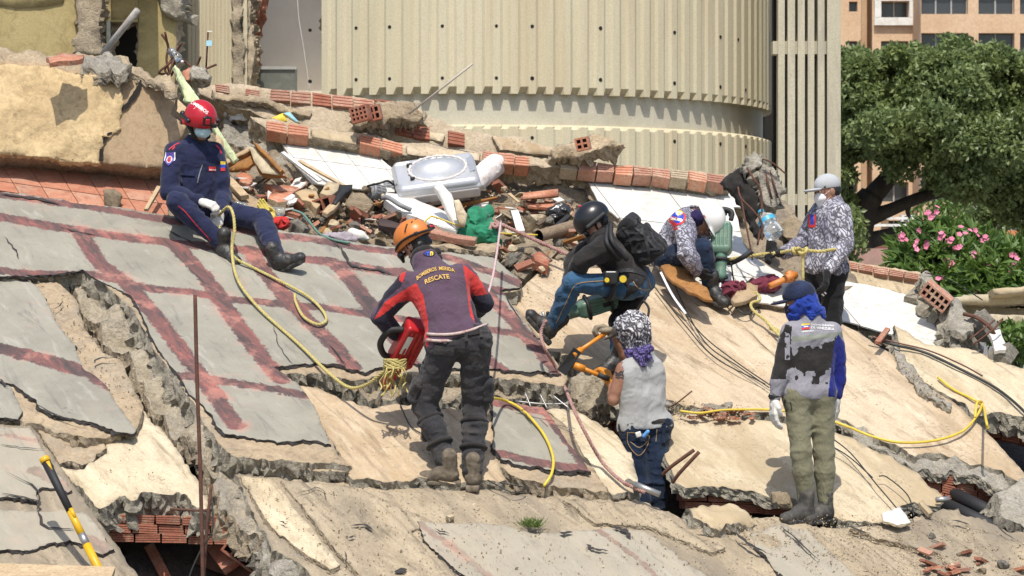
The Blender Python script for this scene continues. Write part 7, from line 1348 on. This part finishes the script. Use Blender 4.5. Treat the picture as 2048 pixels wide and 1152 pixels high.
board('black_plank', [(757, 438), (770, 437), (830, 455), (822, 462), (758, 450)], .14, .05, plain('charred_wood', (.05, .03, .025), .8), 'charred dark plank left of the orange helmet', 'plank')
tag(sdf('green_bundle', [el(PP(958, 462, .14), frame((0, -.3, 1)), (.145, .11, .085)), el(PP(955, 442, .2), frame((.2, -.3, 1)), (.10, .09, .10)), rc(PP(950, 440, .22), PP(975, 425, .24), .06, .045), rc(PP(935, 470, .12), PP(985, 478, .10), .06)], cloth('green_cloth', (.025, .19, .10), .25), None, vox=.007, fold=.026, fsc=.075), 'bright green cloth bundle tied with rope in the debris', 'cloth bundle')
m = MB(); P = [PP(988 + 8 * math.cos(t), 446 + 7 * math.sin(t * 1.4) + t, .2 + .03 * math.sin(t)) for t in np.linspace(0, 11, 46)]; m.tube(P, .014, 7); tag(m.build('rope_knot', RROPE), 'dusty knot of grey red rope at the right side of the green bundle', 'knot')
board('orange_box', [(540, 388), (590, 382), (572, 404), (556, 406), (536, 398)], .12, .10, TERRA, 'orange red clay block in front of the seated man', 'clay block', side=TANR); board('orange_box', [(530, 368), (585, 372), (604, 376), (590, 384), (548, 380)], .08, .06, TERRA, 'flat orange clay plate above the red block', 'clay plate')
chunk('orange_box', [(470, 352), (484, 346), (504, 358), (500, 372), (482, 366)], .12, .09, [TERRA, BRICK], 'bright orange broken clay piece near the knee of the seated man', 'clay piece', seed=71, disp=.02)
board('cardboard', [(590, 384), (612, 376), (632, 382), (642, 404), (634, 416), (622, 402), (604, 400)], .14, .06, plain('cardboard', (.42, .30, .17), .85), 'bent piece of brown cardboard in the debris', 'cardboard', amp=2, disp=.015); board('cream_plate', [(640, 386), (655, 362), (680, 366), (676, 380), (660, 392)], .17, .04, CREAM, 'cream plaster plate standing behind the hollow brick', 'plate')
board('black_plate', [(680, 370), (705, 369), (702, 380), (690, 386), (672, 408), (664, 406)], .16, .03, BLACK, 'black angled metal piece between the cream plate and the boulder', 'metal piece')
board('wood_plate', [(645, 424), (668, 402), (680, 404), (668, 420), (655, 428)], .15, .03, WOOD, 'small tan wooden plate below the black metal piece', 'wooden plate')
board('stone_plate', [(455, 382), (490, 385), (545, 412), (520, 420), (480, 408)], .09, .05, PLASTER, 'flat brown stone plate behind the thigh of the seated man', 'stone plate', amp=2.5)
# broken drawer and sticks
DR = Pl(PP(510, 340, .18), (-.25, -1, .55)); t = empty('broken_drawer', PP(500, 350, .05), 'broken wooden drawer with a dark inside behind the seated man', 'drawer')
slab('inner_board', [(443, 328), (470, 312), (512, 300), (520, 318), (496, 336), (448, 342)], .0, .03, [BOARD, BOARD], parent=t, pl=DR, amp=1.5, disp=.006); slab('side_board', [(497, 296), (514, 292), (530, 304), (571, 352), (524, 346), (510, 326)], .05, .05, [plain('drawer_cream', (.50, .42, .28), .7, dirt=(.2, .14, .08)), BOARD], parent=t, pl=DR, amp=1.2, disp=.004)
slab('rail', [(444, 324), (500, 292), (506, 297), (450, 332)], .04, .05, [WOOD, BOARD], parent=t, pl=DR, amp=1.5); slab('rail', [(505, 284), (514, 286), (566, 340), (560, 345)], .09, .04, [BOARD, BOARD], parent=t, pl=DR, amp=2)
for a_, b_, w, lab, mt in (((565, 305), (640, 362), .016, 'white wooden strip left of the marbled tile wall', WHITEP), ((598, 322), (692, 374), .013, 'thin cream wooden strip along the edge of the marbled tile wall', WOOD), ((372, 232), (345, 208), .05, 'thick broken wooden post behind the red helmet', WOOD), ((448, 350), (490, 395), .035, 'brown branch like stick beside the seated man', WOOD), ((292, 420), (318, 375), .018, 'pale stick leaning on the pink tiles left of the seated man', WOOD), ((1030, 425), (1042, 465), .03, 'white stick leaning on the pale boulder', WHITEP), ((1380, 548), (1432, 496), .024, 'cream wooden stick standing by the brown board', plain('cream_stick', (.64, .57, .42), .7)), ((1110, 455), (1138, 432), .02, 'dark grey bar pointing at the black helmet', BLACK), ((1018, 388), (1038, 405), .014, 'short brown stick left of the roof tile', WOOD), ((1755, 685), (1775, 658), .02, 'brown brick edge standing on the white wall panel', BRICK)):
    m = MB(); a = PP(*a_, .12); b = PP(*b_, .14); fr = frame(b - a); m.box((a + b) / 2, fr, (w, w * .6, np.linalg.norm(b - a) / 2), jit=.004); tag(m.build('stick', mt), lab, 'stick')
board('brown_board', [(1322, 530), (1350, 526), (1382, 531), (1400, 545), (1384, 552), (1414, 575), (1426, 601), (1402, 594), (1362, 572), (1334, 552)], .22, .02, BOARD, 'ragged brown board leaning behind the backpack', 'board', amp=3)
m = MB(); m.tube(catmull([PP(1332, 508, .2), PP(1348, 506, .21), PP(1354, 500, .22)], 4), .018, 8); tag(m.build('white_pipe', WHITEP), 'upper bent white plastic pipe by the white helmet worker', 'pipe'); m = MB(); m.tube([PP(1334, 519, .2), PP(1356, 517, .2)], .016, 8); tag(m.build('white_pipe', WHITEP), 'lower straight white plastic pipe by the white helmet worker', 'pipe')
m = MB(); a, b = PP(1078, 472, .12), PP(1168, 446, .12); m.tube([a, b], .05, 14, cap=False); m.tube([b, a], .044, 14, 1, cap=False); tag(m.build('clay_pipe', [stone('old_pipe', (.20, .14, .09), (.28, .21, .14), None, 8, 50, .5, .008, .4), SHADEIN]), 'old brown pipe with a dark open end left of the black helmet', 'pipe')
m = MB()
for i in range(9):
    t = -1 + 2 * i / 8; m.v += [tuple(PP(1046, 398, .16) + np.array((0, t * .08, .05 * (1 - t * t)))), tuple(PP(1116, 392, .16) + np.array((0, t * .09, .06 * (1 - t * t))))]
m.f = [(2 * i, 2 * i + 1, 2 * i + 3, 2 * i + 2) for i in range(8)]; m.m = [0] * 8; m.s = [True] * 8; o = m.build('roof_tile', TERRA); o.modifiers.new('thick', 'SOLIDIFY').thickness = .015; tag(o, 'curved orange roof tile on the debris above the pale boulder', 'roof tile')
board('roof_tile', [(1050, 404), (1112, 404), (1110, 418), (1058, 412)], .13, .02, TERRA, 'flat orange roof tile piece under the curved one', 'roof tile', amp=2)
board('brick_piece', [(1066, 508), (1082, 502), (1100, 518), (1096, 532), (1070, 520)], .1, .08, BRICK, 'brown red brick piece above the ochre slab near the dark sleeve', 'brick piece')
# bottles and packets
CLEAR = plain('clear_plastic', (.82, .86, .86), .12, bs=.1, trans=.85); BLCAP = plain('cap_blue', (.05, .35, .55), .4, bs=0)
def bottle(a, b, r, label, capm, lab=None):
    d = unit(b - a); L = np.linalg.norm(b - a); t = empty('bottle', b, label, 'bottle'); m = MB(); P = [a + d * L * s for s in (.08, .16, .26, .34, .5, .52, .7, .72, .95, 1)]; m.tube(P, np.array((.3, .34, .8, 1, 1, .93, .93, 1, 1, .85)) * r, 14); m.build('bottle_body', CLEAR, t)
    m = MB(); m.tube([a, a + d * L * .1], r * .36, 10); m.build('cap', capm, t)
    if lab: m = MB(); m.tube([a + d * L * .36, a + d * L * .50], r * 1.02, 14, cap=False); m.build('paper_label', lab, t)
bottle(J(1521, 421, 23.0), J(1552, 472, 22.9), .075, 'large clear water bottle with a blue label right of the black cloth', BLCAP, BLCAP); bottle(PP(528, 420, .16), PP(568, 424, .14), .035, 'crushed clear bottle with a pink cap behind the knee of the seated man', plain('cap_pink', (.5, .05, .15), .4, bs=0)); bottle(PP(502, 416, .14), PP(470, 408, .14), .03, 'small clear bottle with a blue cap beside the white gloves', plain('cap_deep_blue', (.02, .10, .5), .4, bs=0))
tag(sdf('white_jug', [rc(PP(705, 467, .1), PP(722, 472, .1), .045, .04), rc(PP(722, 472, .1), PP(735, 477, .09), .035, .016)], plain('jug', (.66, .64, .56), .4, bs=0), None, vox=.006), 'white plastic jug lying at the top edge of the painted roof', 'jug')
for nm, c, r, mt, lab in (('plastic_bag', (478, 226), (.09, .05, .06), cloth('bag_white', (.62, .64, .66), .15), 'crumpled white plastic bag behind the red helmet'), ('grey_bag', (535, 232), (.10, .05, .045), cloth('bag_grey', (.26, .25, .27), .3), 'crumpled grey bag beside the yellow packet on the ridge'), ('white_rag', (580, 402), (.035, .03, .022), WHITEP, 'small white lump on the red clay block'), ('black_bag', (1117, 428), (.05, .04, .06), plain('bag_black', (.03, .03, .032), .25, bs=.5), 'shiny black plastic bag right of the roof tile'), ('maroon_cloth', (1462, 580), (.10, .06, .045), cloth('maroon', (.13, .025, .04), .3), 'maroon cloth heap by the foot of the green breaker'), ('maroon_cloth', (1528, 572), (.09, .05, .06), cloth('maroon_b', (.15, .03, .05), .3), 'maroon cloth hanging from the orange pipe'), ('red_rag', (560, 447), (.06, .04, .03), REDC, 'small red rag near the yellow glove in the debris'), ('grey_cloth', (680, 476), (.12, .04, .02), cloth('lilac_grey', (.30, .26, .28), .2), 'flat lilac grey cloth at the top edge of the painted roof')):
    c = PP(*c, .11); tag(sdf(nm, [el(c, frame((.1, -.3, 1)), r), rc(c - (r[0] * .7, 0, 0), c + (r[0] * .7, 0, .02), r[2])], mt, None, vox=.006, fold=.022, fsc=.05), lab, nm.split('_')[1])
t = empty('packet', PP(575, 236, .1), 'yellow and blue packet on the brick ridge', 'packet'); q = Pl(PP(580, 240, .22), (.1, -1, .5)); slab('front', [(541, 236), (566, 226), (574, 242), (560, 244)], 0, .02, [YEL, YEL], parent=t, pl=q, amp=.5); slab('flap', [(566, 226), (580, 224), (600, 246), (590, 243), (576, 232)], .02, .02, [plain('packet_blue', (.25, .48, .55), .5, bs=0), YEL], parent=t, pl=q, amp=.5)
tag(sdf('yellow_glove', hand(PP(545, 440, .11), unit(PP(520, 405, .2) - PP(545, 440, .1)), (0, -.8, .3), .25, 1, 1.0), cloth('rubber_yellow', (.62, .50, .12), .1), None, vox=.005), 'empty yellow rubber glove lying by the knee of the seated man', 'glove')
rope('hose', [h_(585, 420, .16), h_(605, 428, .15), h_(622, 448, .13), h_(640, 468, .12), h_(668, 480, .13), h_(700, 486, .14)], .011, GREENH, 'thin green hose curling down to the painted roof edge', 'hose', twist=False); rope('rope', [h_(840, 452, .17), h_(858, 436, .2), h_(870, 434, .2), h_(930, 455, .17), h_(1000, 466, .16), h_(1075, 470, .15)], .007, YCORD, 'thin yellow cord passing behind the green bundle', twist=False)
rope('cable', [h_(735, 372, .13), h_(760, 366, .2), h_(775, 362, .2), h_(788, 370, .15)], .009, HOSE, 'short black cable arching left of the washing machine lid', 'cable', twist=False)
# black cloth, rebar column, wires at right
CP = Pl(J(1500, 400, 23.4), (.1, -1, .25)); tag(slab('black_cloth', [(1445, 364), (1460, 346), (1490, 333), (1497, 358), (1503, 374), (1516, 352), (1523, 405), (1513, 442), (1532, 466), (1519, 477), (1504, 446), (1478, 402), (1450, 376)], .1, .06, [BLACKC, BLACKC], pl=CP, amp=2, step=6, disp=.045, dsc=.14, res=.02), 'black cloth hanging from the broken concrete column', 'cloth')
t = chunk('broken_column', [(1516, 348), (1528, 336), (1546, 338), (1558, 360), (1565, 388), (1560, 402), (1545, 412), (1530, 406), (1522, 384)], .18, .22, [GREYR, EDGE], 'broken concrete column end with exposed bars behind the black cloth', pl=CP, seed=80); chunk('column_head', [(1486, 336), (1496, 318), (1512, 312), (1524, 318), (1522, 332), (1506, 340), (1492, 350)], .14, .2, [GREYR, EDGE], None, None, pl=CP, seed=81, parent=t)
slab('column_face', [(1492, 345), (1514, 334), (1516, 352), (1502, 374)], .07, .1, [PLASTER, EDGE], parent=t, pl=CP, amp=1)
for a_, b_ in (((1531, 345), (1544, 398)), ((1540, 342), (1556, 396))):
    m = MB(); m.tube([CP.hit(*a_, .20), CP.hit(*b_, .20)], .008, 6); m.build('bar', RUST, t)
def wire(pts, r, mat, lab, cat='wire', nm='bent_wire'):
    m = MB(); m.tube(catmull([J(*p) if not isinstance(p[2], tuple) else PP(p[0], p[1], p[2][1]) for p in pts], 6), r, 6); return tag(m.build(nm, mat), lab, cat)
for pts, r, mt, lab in (([(1494, 336, 23.1), (1508, 358, 23.0), (1522, 384, 23.0), (1523, 440, 22.95), (1515, 490, 22.9)], .009, RUST, 'rusty rod running down from the column head past the black cloth'), ([(1476, 374, 23.0), (1482, 396, 22.95), (1505, 420, 22.9), (1524, 446, 22.9), (1524, 480, 22.9)], .008, RUST, 'rusty wire crossing in front of the black cloth'), ([(1483, 398, 22.95), (1490, 440, 22.9), (1502, 500, 22.85), (1505, 520, 22.85)], .008, RUST, 'thin rusty wire left of the water bottle'), ([(1526, 318, 23.2), (1545, 326, 23.2), (1572, 348, 23.2)], .007, RUST, 'short wire pointing right from the column head'), ([(1462, 525, 22.8), (1470, 570, ('h', .1)), (1490, 600, ('h', .08)), (1500, 615, ('h', .08))], .006, HOSE, 'dark wire hanging beside the green breaker barrel'), ([(1455, 614, ('h', .05)), (1478, 578, ('h', .12)), (1515, 570, ('h', .1))], .008, RUST, 'bent rod leaning over the grey broken tile'), ([(1452, 590, ('h', .1)), (1480, 622, ('h', .08)), (1500, 628, ('h', .06)), (1510, 612, ('h', .08))], .007, HOSE, 'curved dark wire below the grey broken tile'),
                          ([(1928, 628, ('h', .12)), (1955, 636, ('h', .16)), (1980, 655, ('h', .16)), (1990, 672, ('h', .1))], .016, RUST, 'thick bent rusty rod on the grey boulder at right'), ([(1945, 690, ('h', .1)), (1985, 660, ('h', .22)), (2004, 640, ('h', .25))], .008, RUST, 'thin rod sticking up right of the grey boulder'), ([(1940, 678, ('h', .1)), (1990, 640, ('h', .2))], .007, RUST, 'thin rod crossing the grey boulder at right'), ([(1850, 545, 23.5), (1900, 560, 23.6), (1965, 600, 23.6)], .005, HOSE, 'thin dark wire in front of the flowering bush'), ([(1325, 950, 19.9), (1340, 935, 19.85), (1388, 900, 19.8)], .013, RUST, 'upper rusty bar sticking out of the hole by the jeans man'), ([(1345, 965, 19.85), (1360, 945, 19.8), (1398, 904, 19.75)], .013, RUST, 'lower rusty bar sticking out of the hole by the jeans man'), ([(1336, 815, ('h', .02)), (1355, 805, ('h', .06)), (1384, 782, ('h', .12))], .006, RUST, 'thin wire poking up behind the grey shirt'), ([(1030, 802, 20.6), (1090, 808, 20.55), (1150, 806, 20.5)], .006, STEEL, 'horizontal mesh wire in the gap above the yellow cord'), ([(1050, 785, 20.5), (1062, 815, 20.45)], .005, STEEL, 'left short mesh wire in the gap above the cord'), ([(1080, 788, 20.5), (1095, 818, 20.45)], .005, STEEL, 'middle short mesh wire in the gap above the cord'), ([(1105, 790, 20.5), (1140, 818, 20.45)], .005, STEEL, 'right short mesh wire in the gap above the cord'), ([(340, 1018, 18.6), (400, 1021, 18.6), (425, 1020, 18.6)], .009, RUST, 'ribbed bar end in the crumbled edge over the brick hole')): wire(pts, r, mt, lab)
board('broken_tile', [(1462, 598), (1480, 574), (1506, 552), (1516, 568), (1514, 590), (1490, 602), (1470, 606)], .14, .03, PLASTER, 'grey broken tile leaning between the maroon cloths', 'tile', amp=2)
t = empty('orange_pipe', PP(1560, 575, .1), 'orange plastic pipe with a tee end left of the grey cap man', 'pipe'); OP_ = plain('pipe_orange', (.58, .20, .045), .5, bs=0); a, b = PP(1540, 572, .16), PP(1592, 549, .2)
m = MB(); m.tube([a, b], .026, 12); m.build('pipe', OP_, t); d = unit(b - a); s = unit(np.cross(d, (0, 1, 0))); c = a + (b - a) * .78; m = MB(); m.tube([c - s * .045, c + s * .05], .03, 12); m.tube([c - d * .06, c + d * .05], .034, 12); m.build('tee', OP_, t)
# top left: twisted bars, striped cloth, tagged rod
t = empty('rebar_cluster', J(345, 165, 23.6), 'cluster of twisted rusty bars rising behind the red helmet', 'rebar')
for pts in ([(340, 150), (333, 120), (336, 90), (323, 68)], [(342, 152), (350, 130), (338, 100), (330, 64)], [(336, 155), (345, 128), (352, 105), (363, 86)], [(338, 150), (330, 138), (345, 115), (336, 98), (345, 120), (349, 140)], [(340, 148), (318, 145), (348, 118), (355, 95)], [(352, 108), (372, 125), (385, 136)], [(386, 136), (396, 126), (401, 114)], [(408, 140), (418, 135), (433, 129)]):
    m = MB(); m.tube(catmull([J(x, y, 23.6 + r_.uniform(-.06, .06)) for x, y in pts], 6), .010, 6); m.build('bar', RUST, t)
t = empty('tagged_rod', J(413, 140, 23.6), 'thin upright rod with a pale blue tag behind the red helmet', 'rod'); m = MB(); m.tube([J(412, 140, 23.6), J(416, 64, 23.6)], .008, 6); m.build('rod', RUST, t); quadbox('blue_tag', gx(413, 23.58), gx(424, 23.58), 23.57, 23.585, gz(92, 23.58), gz(81, 23.58), plain('tag_blue', (.35, .62, .72), .5, bs=0), t); quadbox('cross_piece', gx(415, 23.58), gx(425, 23.58), 23.57, 23.585, gz(64, 23.58), gz(62, 23.58), WHITEP, t)
bottle(J(366, 125, 23.55), J(340, 100, 23.6), .035, 'small clear bottle among the twisted bars', WHITEP)
STR = cloth('striped_fabric', (.55, .60, .36), .25, (.30, .36, .16)); q = Pl(J(400, 240, 23.3), (.2, -1, .3))
t = slab('striped_cloth', [(347, 134), (351, 128), (368, 154), (395, 192), (404, 206), (432, 250), (446, 270), (474, 318), (467, 326), (440, 282), (425, 256), (412, 230), (384, 206), (372, 204), (360, 168)], .0, .03, [STR, STR], 'pale green striped cloth strip hanging behind the red helmet', 'cloth', pl=q, amp=1.2, step=6, disp=.03, dsc=.1, res=.03)
board('plywood_sheet', [(432, 268), (446, 280), (452, 318), (448, 330), (436, 318)], .08, .02, WOOD, 'tan wooden panel beside the striped cloth', 'panel', pl=q); chunk('orange_brick', [(364, 146), (382, 134), (388, 144), (386, 156), (370, 158)], 0, .1, [TERRA, BRICK], 'orange brick piece at the foot of the twisted bars', 'brick', pl=Fc(375, 150, 23.5), seed=83, disp=.015)
chunk('concrete_lump', [(380, 146), (394, 134), (412, 136), (420, 150), (412, 160), (386, 160)], 0, .12, [GREYR, EDGE], 'rough grey concrete lump under the tagged rod', 'concrete lump', pl=Fc(400, 150, 23.5), seed=84); board('clay_tile', [(92, 112), (120, 106), (168, 110), (166, 118), (140, 124), (100, 126)], .02, .04, TERRA, 'red clay roof tile on top of the big stucco wall', 'clay tile', pl=Pl(WP.hit(130, 116, .25), (.05, -.4, 1)), amp=2, disp=.02)
chunk('rubble_slope', [(440, 245), (500, 240), (545, 268), (590, 330), (560, 345), (500, 300), (450, 280)], -.0, .2, [GREYR, EDGET], 'grey crushed concrete slope between the seated man and the marbled tiles', 'rubble', seed=85, disp=.07)
t = chunk('tile_piece', [(1764, 1026), (1800, 1014), (1822, 1044), (1796, 1051), (1768, 1043)], .09, .02, [WTILE, CREAM], 'broken white tile lying on a stone at the lower right', 'tile', seed=86, disp=.004, amp=1); board('white_sheet', [(1976, 664), (2000, 658), (2012, 700), (1990, 702)], .12, .03, WHITEP, 'broken white panel leaning on the grey boulder at right', 'panel', amp=2.5)
board('pale_stick', [(1838, 1004), (1845, 1000), (1866, 1024), (1858, 1028)], .06, .03, CREAM, 'pale broken slat near the white tile', 'slat')
for k, (a_, b_, lab) in enumerate(((((1900, 985)), ((2030, 1050)), 'upper black pipe in the dark hole at right'), (((1890, 1010)), ((2000, 1062)), 'lower black pipe in the dark hole at right'))):
    m = MB(); m.tube([PP(*a_, -.22), PP(*b_, -.16)], .055, 12); tag(m.build('black_pipe', BLACK), lab, 'pipe')
m = MB(); m.tube([PP(1872, 1000, .02), PP(1898, 998, .03)], .02, 8); tag(m.build('grey_pipe', STEEL), 'short grey pipe stub at the edge of the dark hole', 'pipe')
for a_, b_, w, lab in (((300, 1095), (345, 1180), .03, 'thin brick coloured batten in the hole at lower left'), ((400, 1110), (545, 1165), .07, 'broad brown plank across the hole at lower left'), ((430, 1075), (470, 1130), .09, 'brown brick slab tilted in the hole at lower left')):
    m = MB(); a, b = J(*a_, 19.5), J(*b_, 19.2); m.box((a + b) / 2, frame(b - a, (0, -1, .3)), (.03, w, np.linalg.norm(b - a) / 2), jit=.006); tag(m.build('plank', BRICK if w != .07 else RUST), lab, 'plank')
# grass tuft
GR = leafmat('grass_blade', (.07, .13, .025), (.16, .21, .06)); rs2 = np.random.RandomState(6); c0 = PP(1065, 1055, .03); n = 170
d = rs2.normal(size=(n, 3)) * (.8, .6, .3); d[:, 2] = np.abs(d[:, 2]) + .5; v, f = leaves(c0 + rs2.normal(size=(n, 3)) * (.028, .03, .004), .085, .008, rs2, .1, d); tag(obj('grass_tuft', v, f, GR), 'small green grass tuft on the foreground slab', 'grass tuft')
